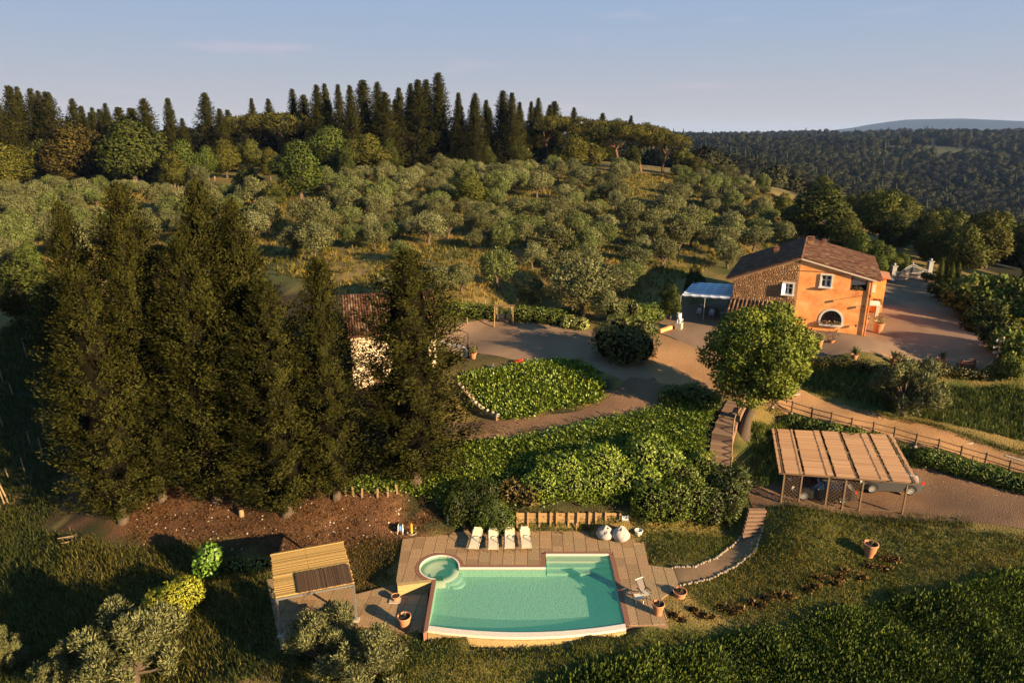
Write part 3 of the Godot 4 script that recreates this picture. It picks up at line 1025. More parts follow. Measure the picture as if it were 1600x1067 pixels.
# ------------------------------------------------------------------ the scene
func _ready() -> void:
	var cam := Camera3D.new()
	cam.name = "camera"
	cam.fov = 53.13
	cam.near = 0.5
	cam.far = 40000.0
	add_child(cam)
	cam.position = Vector3(0, 26.4, 0)
	cam.rotation_degrees = Vector3(-16.9, 0, 0)
	cam.current = true
	var env := Environment.new()
	env.background_mode = Environment.BG_SKY
	env.tonemap_mode = Environment.TONE_MAPPER_LINEAR
	env.tonemap_exposure = 4.0
	env.background_energy_multiplier = 1.0
	env.sdfgi_enabled = true
	env.ssao_enabled = true
	env.ssil_enabled = true
	env.fog_enabled = true
	env.fog_density = 0.00004
	env.fog_light_color = Color(0.62, 0.77, 1.0)
	var sky := ProceduralSkyMaterial.new()
	sky.sky_top_color = lin(0.043, 0.1, 0.182)
	sky.sky_horizon_color = lin(0.15, 0.135, 0.124)
	sky.sky_curve = 0.115
	sky.sky_energy_multiplier = 1.0
	sky.ground_bottom_color = lin(0.02, 0.018, 0.012)
	sky.ground_horizon_color = lin(0.125, 0.118, 0.106)
	sky.sun_angle_max = 12.0
	sky.sky_cover = cloud_cover()
	sky.sky_cover_modulate = Color(1, 1, 1, 1)
	var s := Sky.new()
	s.sky_material = sky
	env.sky = s
	var we := WorldEnvironment.new()
	we.name = "world_environment"
	we.environment = env
	add_child(we)
	var sun := DirectionalLight3D.new()
	sun.name = "sun"
	sun.light_energy = 1.6
	sun.light_color = Color(1.0, 0.86, 0.67)
	sun.light_angular_distance = 0.5
	sun.shadow_enabled = true
	add_child(sun)
	var to_sun := Vector3(0.80, 0.0, 0.60) * cos(deg_to_rad(16.5)) + Vector3.UP * sin(deg_to_rad(16.5))
	sun.look_at_from_position(to_sun * 100.0, Vector3.ZERO)
	make_materials()
	make_flats()
	make_zones()
	make_land()
	make_plants()
	make_ways()
	make_pool()
	make_house()
	make_yellow_house()
	make_carport()
	make_pergola()
	make_stairs()
	make_fence()
	make_furniture()
	make_pots()
	make_banks()
	make_grove()
	make_hill()
	make_yard()
	make_forest()
	make_lawns()


func cloud_cover() -> ImageTexture:
	var w := 2048
	var h := 1024
	var im := Image.create(w, h, false, Image.FORMAT_RGBA8)
	var f := noise(FastNoiseLite.TYPE_SIMPLEX_SMOOTH, 1.0, 5, 41)
	for y in range(int(h * 0.36), h / 2):
		var e := (0.5 - float(y) / h) * PI
		for x in w:
			var a := TAU * x / w
			# long flat banks seen edge-on: wide round the horizon, thin upwards
			var n := f.get_noise_3d(cos(a) * 3.2, sin(a) * 3.2, e * 34.0)
			var k := clampf((n - 0.3) * 2.0, 0.0, 1.0) * smoothstep(0.0, 0.05, e) * (1.0 - smoothstep(0.22, 0.42, e))
			if k > 0.0:
				im.set_pixel(x, y, Color(0.24, 0.13, 0.11, k * 0.7))
	return ImageTexture.create_from_image(im)


var deck := []
var patio := []
var pool := []
var spa := Vector3.ZERO
const SPA_R := 1.26
const FLOOR := -0.68
const WATER := -0.05


func make_flats() -> void:
	# front edge of the pool: a shallow bow
	var fl: Vector2 = Vector2(-4.68, -31.96)
	var fr: Vector2 = Vector2(6.37, -32.11)
	var mid: Vector2 = Vector2(0.64, -31.42)
	for k in 13:
		var t := k / 12.0
		var p := fl.lerp(fr, t)
		p.y += (mid.y - (fl.y + fr.y) / 2.0) * 4.0 * t * (1.0 - t)
		pool.append(p)
	pool.append_array([Vector2(6.38, -37.45), Vector2(6.37, -38.83), Vector2(2.23, -38.83), Vector2(2.16, -37.38), Vector2(-3.58, -37.38)])
	pool.append(Vector2(-4.68, -36.21))
	var c: Vector2 = Vector2(-4.63, -37.45)
	spa = Vector3(c.x, 0, c.y)
	deck = [Vector2(-7.46, -40.61), Vector2(-6.14, -40.92), Vector2(-4.42, -41.31), Vector2(-3.12, -41.63), Vector2(0.27, -41.87), Vector2(4.47, -41.87), Vector2(7.7, -41.87), Vector2(8.86, -41.39), Vector2(8.93, -40.31), Vector2(8.76, -37.65), Vector2(10.25, -37.32), Vector2(10.26, -35.64), Vector2(8.88, -34.32), Vector2(8.83, -32.16), Vector2(6.43, -32.06), Vector2(6.38, -37.45), Vector2(6.37, -38.83), Vector2(2.23, -38.83), Vector2(2.16, -37.38), Vector2(-3.58, -37.38), Vector2(-4.68, -36.21), Vector2(-5.13, -35.95), Vector2(-7.04, -35.58), Vector2(-7.17, -36.14)]
	patio = [Vector2(-7.22, -36.72), Vector2(-5.24, -36.72), Vector2(-4.95, -32.33), Vector2(-6.26, -32.33), Vector2(-7.35, -32.75), Vector2(-8.99, -32.86), Vector2(-8.98, -31.51), Vector2(-12.77, -31.12), Vector2(-15.63, -37.17), Vector2(-10.86, -37.63), Vector2(-9.62, -35.71)]
	flat(PackedVector2Array([Vector2(-7.46, -40.61), Vector2(-4.43, -41.39), Vector2(0.27, -41.87), Vector2(8.86, -41.39), Vector2(8.76, -37.65), Vector2(10.57, -37.32), Vector2(10.18, -35.64), Vector2(8.83, -32.16), Vector2(6.43, -32.06), Vector2(0.63, -31.29), Vector2(-4.84, -31.7), Vector2(-4.9, -36.02), Vector2(-7.04, -35.58)]), -0.1)
	flat(PackedVector2Array(patio), -0.79)
	var grown := Geometry2D.offset_polygon(PackedVector2Array(pool), 0.25)
	flat(grown[0], -2.6)
	var ring := PackedVector2Array()
	for k in 16:
		ring.append(Vector2(spa.x, spa.z) + Vector2.from_angle(TAU * k / 16.0) * (SPA_R + 0.2))
	flat(ring, -2.4)


var pale_field := PackedVector2Array()


func make_zones() -> void:
	pale_field = PackedVector2Array([Vector2(50, -170.6), Vector2(128.5, -401.8), Vector2(170.1, -465.4), Vector2(218.9, -525.8), Vector2(283, -604.8), Vector2(185.5, -449.3), Vector2(64, -179.1)])
	zone(Array(pale_field), Color(0.17, 0.15, 0.05), Color(0.27, 0.2, 0.08))
	# soil and litter under the cypresses
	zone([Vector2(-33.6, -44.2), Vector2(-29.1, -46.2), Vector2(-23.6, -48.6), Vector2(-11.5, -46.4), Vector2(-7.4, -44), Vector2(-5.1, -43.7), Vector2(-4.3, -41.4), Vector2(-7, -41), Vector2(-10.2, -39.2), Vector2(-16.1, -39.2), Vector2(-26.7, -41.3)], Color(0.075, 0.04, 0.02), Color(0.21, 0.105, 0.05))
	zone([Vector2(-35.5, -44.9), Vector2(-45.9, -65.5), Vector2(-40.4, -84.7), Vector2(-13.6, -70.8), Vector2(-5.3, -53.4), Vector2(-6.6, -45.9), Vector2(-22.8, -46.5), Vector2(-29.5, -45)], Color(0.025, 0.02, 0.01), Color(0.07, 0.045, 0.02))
	# lawns round the pool
	zone([Vector2(-11.4, -40.8), Vector2(-7, -40.8), Vector2(-7.3, -37), Vector2(-9.5, -35.7), Vector2(-10.7, -37.6)], Color(0.06, 0.043, 0.016), Color(0.11, 0.065, 0.025))
	zone([Vector2(8.9, -40.7), Vector2(16.1, -40.6), Vector2(17.6, -41.5), Vector2(26.3, -39.8), Vector2(33.3, -37.9), Vector2(32.6, -35.5), Vector2(18.7, -33.5), Vector2(8.7, -32.1), Vector2(-5.8, -32), Vector2(-6.7, -29.2), Vector2(3.3, -28.8), Vector2(14.6, -32.6), Vector2(10.1, -35.4), Vector2(8.8, -37.9)], Color(0.06, 0.078, 0.016), Color(0.18, 0.15, 0.042))
	zone([Vector2(-40.5, -47.9), Vector2(-33.6, -44.2), Vector2(-21.7, -40.2), Vector2(-15.6, -37.6), Vector2(-12.8, -31.4), Vector2(-7.2, -32), Vector2(-5.4, -29), Vector2(-30.3, -32.8)], Color(0.04, 0.045, 0.012), Color(0.1, 0.075, 0.028))
	zone([Vector2(-52.2, -66.2), Vector2(-54.7, -78.7), Vector2(-39.4, -57.4), Vector2(-34.2, -46), Vector2(-41.6, -49.6)], Color(0.018, 0.022, 0.008), Color(0.05, 0.045, 0.02))  # vineyard slope: the dark colour paints in the shade lying there
	# grass banks by the road
	zone([Vector2(18.3, -48.8), Vector2(22.1, -50.6), Vector2(30.8, -46.7), Vector2(37.1, -43.9), Vector2(35.8, -42.5), Vector2(30.1, -45.1), Vector2(17.8, -43.6), Vector2(17.1, -45.8)], Color(0.035, 0.055, 0.012), Color(0.085, 0.095, 0.022))
	zone([Vector2(24.2, -56.9), Vector2(29.4, -56.1), Vector2(42.6, -53.3), Vector2(41.1, -48.8), Vector2(33.3, -51.3), Vector2(23, -53.5)], Color(0.04, 0.065, 0.012), Color(0.1, 0.115, 0.025))
	zone([Vector2(-5.3, -47.1), Vector2(5, -49.2), Vector2(16.7, -50), Vector2(16.8, -46.6), Vector2(14.6, -43.2), Vector2(8.8, -41.1), Vector2(-4.4, -41.6), Vector2(-9.2, -44.1)], Color(0.02, 0.026, 0.008), Color(0.05, 0.045, 0.018))
	zone([Vector2(-4.3, -53.8), Vector2(7.7, -55.4), Vector2(8.3, -51.7), Vector2(0, -49.1), Vector2(-3.6, -51.6)], Color(0.02, 0.026, 0.008), Color(0.05, 0.045, 0.018))
	zone([Vector2(-5.6, -56.8), Vector2(-3.4, -58.2), Vector2(4.4, -56), Vector2(2.7, -55.3), Vector2(-4.6, -54.1)], Color(0.05, 0.05, 0.016), Color(0.11, 0.08, 0.03))
	# straw-coloured grass just above the gravel yard and on the upper terraces
	zone([Vector2(-7.9, -74.8), Vector2(4.2, -72), Vector2(15, -74.2), Vector2(20.3, -82), Vector2(21.4, -94.5), Vector2(4.7, -82.6), Vector2(-8.2, -78.7)], Color(0.12, 0.1, 0.028), Color(0.27, 0.19, 0.055))
	zone([Vector2(19.9, -175.1), Vector2(42.3, -185.5), Vector2(45.8, -160.7), Vector2(35.8, -120.1), Vector2(26.4, -118.5), Vector2(23.1, -135.3), Vector2(17.2, -144.4)], Color(0.1, 0.1, 0.028), Color(0.27, 0.2, 0.06))
	zone([Vector2(-6.7, -69), Vector2(13.5, -69.8), Vector2(14, -65.5), Vector2(6.4, -65.8), Vector2(-6.5, -67.5)], Color(0.035, 0.045, 0.012), Color(0.09, 0.085, 0.025))


func make_ways() -> void:
	struct("yard", drape([Vector2(-7.1, -66.7), Vector2(-2.6, -67.5), Vector2(2.6, -66.4), Vector2(8.2, -64.9), Vector2(11.4, -58), Vector2(13.1, -54.7), Vector2(9.8, -53.3), Vector2(7.6, -54.8), Vector2(3.3, -56.2), Vector2(0, -56.5), Vector2(-3.4, -57.5), Vector2(-6.5, -60.4)], 0.03, 0.35).mesh(), M.gravel, "grey gravel yard between the ivy bank and the olive orchard")
	struct("forecourt", drape([Vector2(13.9, -64.9), Vector2(17.8, -72.3), Vector2(23.2, -75.4), Vector2(33.8, -76.4), Vector2(42.6, -77), Vector2(48.7, -87.2), Vector2(56.5, -95.3), Vector2(56.1, -89.2), Vector2(52.2, -77.4), Vector2(42.7, -58.1), Vector2(41.8, -55.5), Vector2(36.3, -56.5), Vector2(28.1, -56.9), Vector2(22.9, -58), Vector2(17, -59.7)], 0.035, 0.3).mesh(), M.gravel, "gravel forecourt round the orange house, striped with long tree shadows")
	struct("road", drape([Vector2(13.8, -64.4), Vector2(17.1, -59.9), Vector2(21.8, -58.1), Vector2(22.5, -54.2), Vector2(24.7, -53.5), Vector2(28.2, -51.7), Vector2(33, -50), Vector2(36, -48.1), Vector2(39.7, -45.6), Vector2(38.5, -42.8), Vector2(35.5, -45.1), Vector2(31.3, -46.9), Vector2(25.1, -49.4), Vector2(20.3, -51.8), Vector2(17.7, -51.8), Vector2(16, -53.4), Vector2(12.3, -53.5), Vector2(11.4, -58)], 0.05, 0.3).mesh(), M.road, "sandy orange farm road running down past the fence")
	struct("track", drape([Vector2(-5.1, -50.1), Vector2(-0.5, -49.5), Vector2(4, -50), Vector2(7.7, -51.4), Vector2(10, -54.2), Vector2(12.4, -54.1), Vector2(16.1, -53.6), Vector2(12.2, -50.6), Vector2(8, -49.1), Vector2(2.4, -47.6), Vector2(-4.8, -46.7), Vector2(-7.7, -46.8), Vector2(-9.8, -47.6), Vector2(-8, -48.8)], 0.045, 0.3).mesh(), M.track, "rutted dirt track curving below the ivy bank")
	struct("parking", drape([Vector2(16.8, -43.3), Vector2(21.1, -46.1), Vector2(30.5, -45.9), Vector2(32.4, -44.3), Vector2(37.1, -42), Vector2(34.3, -38.1), Vector2(30.4, -39.6), Vector2(26, -40), Vector2(17.7, -41.8), Vector2(16.9, -42.1)], 0.03, 0.3).mesh(), M.track, "stony parking place under and beside the carport")
	struct("path", drape([Vector2(10.3, -37.4), Vector2(11.6, -37.4), Vector2(13.3, -38.4), Vector2(14.8, -39.8), Vector2(15.7, -40.6), Vector2(16.7, -40), Vector2(15.8, -38.7), Vector2(14.3, -37.4), Vector2(12.4, -36.4), Vector2(10.3, -35.8)], 0.03, 0.06).mesh(), M.path, "curved gravel path between two lines of white stones")
	# white stones along the path
	edge_stones([Vector2(10.1, -37.4), Vector2(11.6, -37.4), Vector2(13.3, -38.4), Vector2(14.8, -39.8), Vector2(15.7, -40.6)], 44, "row of small white stones along the inner edge of the gravel path", 7)
	edge_stones([Vector2(17.2, -41.7), Vector2(17, -40.7), Vector2(16.7, -40), Vector2(15.9, -38.7), Vector2(14.2, -37.4), Vector2(12.3, -36.3), Vector2(10.3, -35.6)], 66, "row of small white stones along the outer edge of the gravel path", 8)


func edge_stones(line: Array, count: int, label: String, s: int) -> void:
	var r := RandomNumberGenerator.new()
	r.seed = s
	var o := thing("stone_edging", label, "edging", at2(line[0]))
	var variants := []
	for k in 4:
		var b := MB.new()
		b.ball(Vector3.ZERO, Vector3(0.1, 0.075, 0.085) * [0.85, 1.0, 1.15, 0.95][k], 4, 6)
		for q in b.v.size():
			b.v[q] *= 1.0 + 0.18 * sin(q * 2.7 + k)
		variants.append(b.mesh())
	var total := 0.0
	for k in line.size() - 1:
		total += line[k].distance_to(line[k + 1])
	for n in count:
		var d := total * (n + r.randf_range(0.2, 0.8)) / count
		var p: Vector2 = line[0]
		for k in line.size() - 1:
			var l: float = line[k].distance_to(line[k + 1])
			if d <= l:
				p = line[k].lerp(line[k + 1], d / l)
				break
			d -= l
		p += Vector2(r.randf_range(-0.05, 0.05), r.randf_range(-0.05, 0.05))
		var q := put("stone", variants[n % 4], M.edge_stone, o)
		q.position = at2(p, 0.06) - o.position
		q.rotation.y = r.randf() * TAU


func pave(o: Node3D, outline: Array, holes: Array, y: float, size: Vector2, turn: float, s: int) -> void:   # every paver its own piece, cut to the outline
	var r := RandomNumberGenerator.new()
	r.seed = s
	var poly := PackedVector2Array(outline)
	var basis2 := Transform2D(turn, Vector2.ZERO)
	var box := Rect2(basis2.affine_inverse() * poly[0], Vector2.ZERO)
	for q in poly:
		box = box.expand(basis2.affine_inverse() * q)
	var col := 0
	var x := box.position.x
	while x < box.end.x:
		var wide := size.x * r.randf_range(0.94, 1.06)
		var z := box.position.y - size.y * r.randf_range(0.1, 0.9)
		while z < box.end.y:
			var deep := size.y * r.randf_range(0.7, 1.25)
			var g := 0.016
			var cell := PackedVector2Array()
			for q in [Vector2(x + g, z + g), Vector2(x + wide - g, z + g), Vector2(x + wide - g, z + deep - g), Vector2(x + g, z + deep - g)]:
				cell.append(basis2 * q)
			var left: Array = Geometry2D.intersect_polygons(cell, poly)
			for hole in holes:
				var next := []
				for piece in left:
					next.append_array(Geometry2D.clip_polygons(piece, hole))
				left = next
			var lift := r.randf_range(-0.006, 0.006)
			for piece in left:
				var area := 0.0
				for k in piece.size():
					area += piece[k].cross(piece[(k + 1) % piece.size()]) / 2.0
				if absf(area) < 0.03:
					continue
				var b := MB.new()
				b.prism(piece, y - 0.06, y + lift, false)
				put("paver", b.mesh(), M["paver%d" % r.randi_range(0, 3)], o)
			z += deep
		x += wide
		col += 1


func make_pool() -> void:
	var water_poly := PackedVector2Array(pool)
	var ring := PackedVector2Array()
	for k in 28:
		ring.append(Vector2(spa.x, spa.z) + Vector2.from_angle(TAU * k / 28.0) * SPA_R)
	var all: PackedVector2Array = Geometry2D.merge_polygons(water_poly, ring)[0]
	var signed := 0.0
	for k in all.size():
		signed += all[k].cross(all[(k + 1) % all.size()])
	if signed < 0.0:
		all.reverse()
	# deck
	var d := thing("pool_deck", "reddish paved deck around the swimming pool", "deck")
	var bed := MB.new()
	for piece in Geometry2D.clip_polygons(PackedVector2Array(deck), Geometry2D.offset_polygon(all, 0.02)[0]):
		bed.prism(piece, -0.75, -0.045)
	put("slab", bed.mesh(), M.slab, d)
	var rim: PackedVector2Array = Geometry2D.offset_polygon(all, 0.3, Geometry2D.JOIN_MITER)[0]
	pave(d, deck, [rim], 0.0, Vector2(0.78, 1.15), 0.03, 51)
	# brick edge round the water (the front edge has the pale coping instead)
	var e := MB.new()
	var n := all.size()
	var front: float = Vector2(0, -32.54).y
	var cut := PackedVector2Array([Vector2(-30, -60), Vector2(30, -60), Vector2(30, front + 0.9), Vector2(-30, front + 0.9)])
	edge_ring(e, rim, Geometry2D.offset_polygon(all, 0.015)[0], cut)
	put("brick_border", e.mesh(), M.brick, d)
	# step down to the lower patio
	var st := MB.new()
	st.prism(PackedVector2Array([Vector2(-7.08, -35.83), Vector2(-4.92, -36.21), Vector2(-4.97, -35.92), Vector2(-6.99, -35.52)]), -0.75, 0.012)
	put("step_edge", st.mesh(), M.pool_wall, d)
	# lower patio
	var p := thing("lower_patio", "lower paved terrace beside the pool reaching under the bamboo pergola", "terrace")
	var pb := MB.new()
	pb.prism(PackedVector2Array(patio), -1.2, -0.745)
	put("slab", pb.mesh(), M.slab, p)
	pave(p, patio, [], -0.7, Vector2(0.78, 1.0), 0.12, 52)
	# basin
	var o := thing("swimming_pool", "turquoise swimming pool with a round spa and a bowed front edge", "swimming pool", Vector3(0, 0, 0))
	var wall := MB.new()
	for k in n:
		var a := all[k]
		var b := all[(k + 1) % n]
		wall.quad(Vector3(a.x, FLOOR, a.y), Vector3(b.x, FLOOR, b.y), Vector3(b.x, -0.02, b.y), Vector3(a.x, -0.02, a.y))
	var fl := MB.new()
	fl.prism(all, FLOOR - 0.1, FLOOR)
	put("basin_wall", wall.mesh(), M.basin, o)
	put("basin_floor", fl.mesh(), M.basin, o)
	# added slope: lifts the floor so no wall shadow darkens the front
	var fs := MB.new()
	for k in 12:
		var a := pool[k] as Vector2
		var b := pool[k + 1] as Vector2
		fs.quad(Vector3(a.x, -0.16, a.y), Vector3(b.x, -0.16, b.y), Vector3(b.x, FLOOR + 0.005, b.y - 1.9), Vector3(a.x, FLOOR + 0.005, a.y - 1.9))
	put("added_front_slope", fs.mesh(), M.basin, o)
	# broad steps at the back
	var l: Vector2 = Vector2(2.23, -38.83)
	var rr: Vector2 = Vector2(6.37, -38.83)
	for k in 3:
		var sm := MB.new()
		var z0 := l.y + 0.02 + 0.45 * k
		sm.prism(PackedVector2Array([Vector2(l.x + 0.02, z0), Vector2(rr.x - 0.02 + 0.05 * k, z0), Vector2(rr.x + 0.03 + 0.05 * k, z0 + 0.42), Vector2(l.x + 0.02, z0 + 0.42)]), FLOOR, -0.22 - 0.14 * k)
		put("pool_step", sm.mesh(), M.basin_pale if k == 0 else M.basin, o)
	# ring seat in the spa, open towards the pool
	var seat := MB.new()
	seat.lathe([Vector2(SPA_R - 0.01, FLOOR), Vector2(SPA_R - 0.01, -0.25), Vector2(0.8, -0.25), Vector2(0.78, -0.45), Vector2(0.02, -0.45)], 32, spa)
	put("spa_seat", seat.mesh(), M.basin_pale, o)
	for k in 2:
		var sm := MB.new()
		sm.lathe([Vector2(0.75 - 0.18 * k, FLOOR), Vector2(0.75 - 0.18 * k, -0.36 - 0.16 * k), Vector2(0.02, -0.36 - 0.16 * k)], 24, spa + Vector3(0.75 + 0.35 * k, 0, 0.45 + 0.3 * k))
		put("spa_step", sm.mesh(), M.basin, o)
	var hatch := MB.new()
	hatch.box(spa + Vector3(0.05, -0.1, 1.02), Vector3(0.6, 0.03, 0.42))
	put("skimmer_cover", hatch.mesh(), M.dark_metal, o)
	var lip := MB.new()
	for k in 30:
		var a := TAU * k / 30.0
		var c := TAU * (k + 1) / 30.0
		var m := Vector2.from_angle((a + c) / 2.0) * SPA_R + Vector2(spa.x, spa.z)
		if not Geometry2D.is_point_in_polygon(m, water_poly):
			lip.beam(spa + Vector3(cos(a) * SPA_R, -0.05, sin(a) * SPA_R), spa + Vector3(cos(c) * SPA_R, -0.05, sin(c) * SPA_R), 0.09, 0.15)
	put("spa_rim", lip.mesh(), M.coping, o)
	# pale lip along the back and round the steps
	var bl := MB.new()
	for q in [[all_near(all, Vector2(-3.58, -37.38)), Vector2(2.16, -37.38)], [Vector2(2.23, -38.83), Vector2(6.37, -38.83)]]:
		bl.beam(Vector3(q[0].x, -0.06, q[0].y), Vector3(q[1].x, -0.06, q[1].y), 0.12, 0.16)
	put("pale_lip", bl.mesh(), M.coping, o)
	var w := MB.new()
	var t := Geometry2D.triangulate_polygon(all)
	for k in range(0, t.size(), 3):
		var a := all[t[k]]; var b := all[t[k + 1]]; var c := all[t[k + 2]]
		if (b - a).cross(c - a) > 0.0:
			var x := b; b = c; c = x
		w.tri(Vector3(a.x, WATER, a.y), Vector3(b.x, WATER, b.y), Vector3(c.x, WATER, c.y))
	put("water", w.mesh(), M.water, o)
	# bowed front: white coping over a yellow wall, in sections
	var outer := []
	var inner := []
	for k in 13:
		inner.append(pool[k] + Vector2(0, -0.05))
		outer.append(pool[k] + Vector2(0, 0.34))
	for k in 12:
		var c := MB.new()
		c.prism(PackedVector2Array([inner[k], inner[k + 1], outer[k + 1], outer[k]]), -0.12, 0.03)
		put("coping", c.mesh(), M.coping, o)
		var y := MB.new()
		y.prism(PackedVector2Array([inner[k] + Vector2(0, 0.1), inner[k + 1] + Vector2(0, 0.1), outer[k + 1] + Vector2(0, 0.08), outer[k] + Vector2(0, 0.08)]), -2.2, -0.125)
		put("front_wall", y.mesh(), M.pool_wall, o)
	var side := MB.new()
	side.prism(PackedVector2Array([Vector2(-4.72, -36.21), Vector2(-4.68, -31.96) + Vector2(0, 0.35), Vector2(-4.9, -31.75) + Vector2(0, 0.35), Vector2(-4.94, -36.08)]), -2.2, 0.025)
	put("side_coping", side.mesh(), M.brick, o)


func all_near(poly: PackedVector2Array, p: Vector2) -> Vector2:
	var best := poly[0]
	for q in poly:
		if q.distance_to(p) < best.distance_to(p):
			best = q
	return best


func edge_ring(e: MB, outer: PackedVector2Array, inner: PackedVector2Array, keep: PackedVector2Array) -> void:
	# the band between the two outlines, in short pieces
	var n := inner.size()
	for k in n:
		var a := inner[k]
		var b := inner[(k + 1) % n]
		var d := (b - a).normalized()
		if a.distance_to(b) < 0.01:
			continue
		var o := Vector2(d.y, -d.x)
		if Geometry2D.is_point_in_polygon((a + b) / 2.0 + o * 0.1, inner):
			o = -o
		var strip := PackedVector2Array([a - d * 0.02, b + d * 0.02, b + d * 0.02 + o * 0.27, a - d * 0.02 + o * 0.27])
		for piece in Geometry2D.intersect_polygons(strip, keep):
			for q in Geometry2D.clip_polygons(piece, inner):
				e.prism(q, -0.06, 0.004 + 0.0007 * (k % 5))


# ------------------------------------------------------------------ buildings
func roof_tile() -> ArrayMesh:   # one half-round clay tile, lying along +x, its narrow end first
	var b := MB.new()
	for k in 5:
		var a0 := PI * k / 5.0
		var a1 := PI * (k + 1) / 5.0
		b.quad(Vector3(0, sin(a0) * 0.075, cos(a0) * 0.095), Vector3(0.5, sin(a0) * 0.095, cos(a0) * 0.115), Vector3(0.5, sin(a1) * 0.095, cos(a1) * 0.115), Vector3(0, sin(a1) * 0.075, cos(a1) * 0.095))
	b.tri(Vector3(0.5, 0, 0.115), Vector3(0.5, 0, -0.115), Vector3(0.5, 0.095, 0))
	return b.mesh()


func tile_slope(parent: Node3D, from: Vector3, down: Vector3, along: Vector3, length: float, width: float, s: int, pale := 0.2, gap := 0.225) -> void:   # rows of tiles from the upper edge downwards
	var r := RandomNumberGenerator.new()
	r.seed = s
	var d := down.normalized()
	var z := along.normalized()
	var up := z.cross(d)
	if up.y < 0.0:
		up = -up
	var where := []
	var tone := PackedColorArray()
	var rows := int(length / 0.4)
	var cols := int(width / gap)
	var f := noise(FastNoiseLite.TYPE_SIMPLEX_SMOOTH, 0.35, 3, s)
	for k in cols:
		for q in rows:
			var p := from + z * ((k + 0.5) * width / cols + r.randf_range(-0.012, 0.012)) + d * (q * length / rows - 0.03) + up * r.randf_range(0.0, 0.012)
			var dd := (d + z * r.randf_range(-0.05, 0.05) + up * 0.03).normalized()
			where.append(Transform3D(Basis(dd, (up - dd * up.dot(dd)).normalized(), dd.cross(up).normalized()), p))
			var c := Color(0.1, 0.058, 0.045).lerp(Color(0.27, 0.125, 0.075), clampf(r.randf() * 0.8 + f.get_noise_2d(k * 0.5, q) * 0.5, 0, 1))
			if r.randf() < pale:
				c = c.lerp(Color(0.36, 0.3, 0.23), r.randf_range(0.3, 1.0))
			tone.append(c)
	scatter("roof_tile", tile_mesh, M.tile, where, parent, "", "", tone)


var tile_mesh: ArrayMesh


func window_in(o: Node3D, x0: float, y0: float, x1: float, y1: float, z: float, casements := 2) -> void:
	var fr := MB.new()
	var w := 0.12
	fr.box(Vector3((x0 + x1) / 2, y1 + w / 2, z), Vector3(x1 - x0 + 2 * w, w, 0.16))
	for x in [x0 - w / 2, x1 + w / 2]:
		fr.box(Vector3(x, (y0 + y1) / 2, z), Vector3(w, y1 - y0, 0.16))
	var win := put("window", fr.mesh(), M.white, o)
	var sill := MB.new()
	sill.box(Vector3((x0 + x1) / 2, y0 - 0.06, z + 0.06), Vector3(x1 - x0 + 0.36, 0.12, 0.34))
	put("sill", sill.mesh(), M.white, win)
	var cw := (x1 - x0) / casements
	for k in casements:
		var c := MB.new()
		var a := x0 + cw * k
		for x in [a + 0.045, a + cw - 0.045]:
			c.box(Vector3(x, (y0 + y1) / 2, z - 0.12), Vector3(0.075, y1 - y0, 0.05))
		for y in [y0 + 0.04, (y0 + y1) / 2 + 0.1, y1 - 0.04]:
			c.box(Vector3(a + cw / 2, y, z - 0.12), Vector3(cw - 0.16, 0.07, 0.046))
		put("casement", c.mesh(), M.white, win)
		var g := MB.new()
		g.box(Vector3(a + cw / 2, (y0 + y1) / 2, z - 0.13), Vector3(cw - 0.1, y1 - y0 - 0.04, 0.012))
		put("pane", g.mesh(), M.glass, win)


func csg_wall(o: Node3D, poly: PackedVector2Array, m: Material, holes: Array, thick := 0.45) -> void:
	var w := CSGPolygon3D.new()
	w.name = "wall"
	w.polygon = poly
	w.depth = thick
	w.material = m
	for h in holes:
		var c := CSGPolygon3D.new()
		c.name = "opening"
		c.operation = CSGShape3D.OPERATION_SUBTRACTION
		c.polygon = PackedVector2Array(h)
		c.depth = thick + 0.4
		c.position.z = 0.2
		c.material = m
		w.add_child(c, true)
	o.add_child(w, true)


func rect(x0: float, y0: float, x1: float, y1: float) -> Array:
	return [Vector2(x0, y0), Vector2(x1, y0), Vector2(x1, y1), Vector2(x0, y1)]


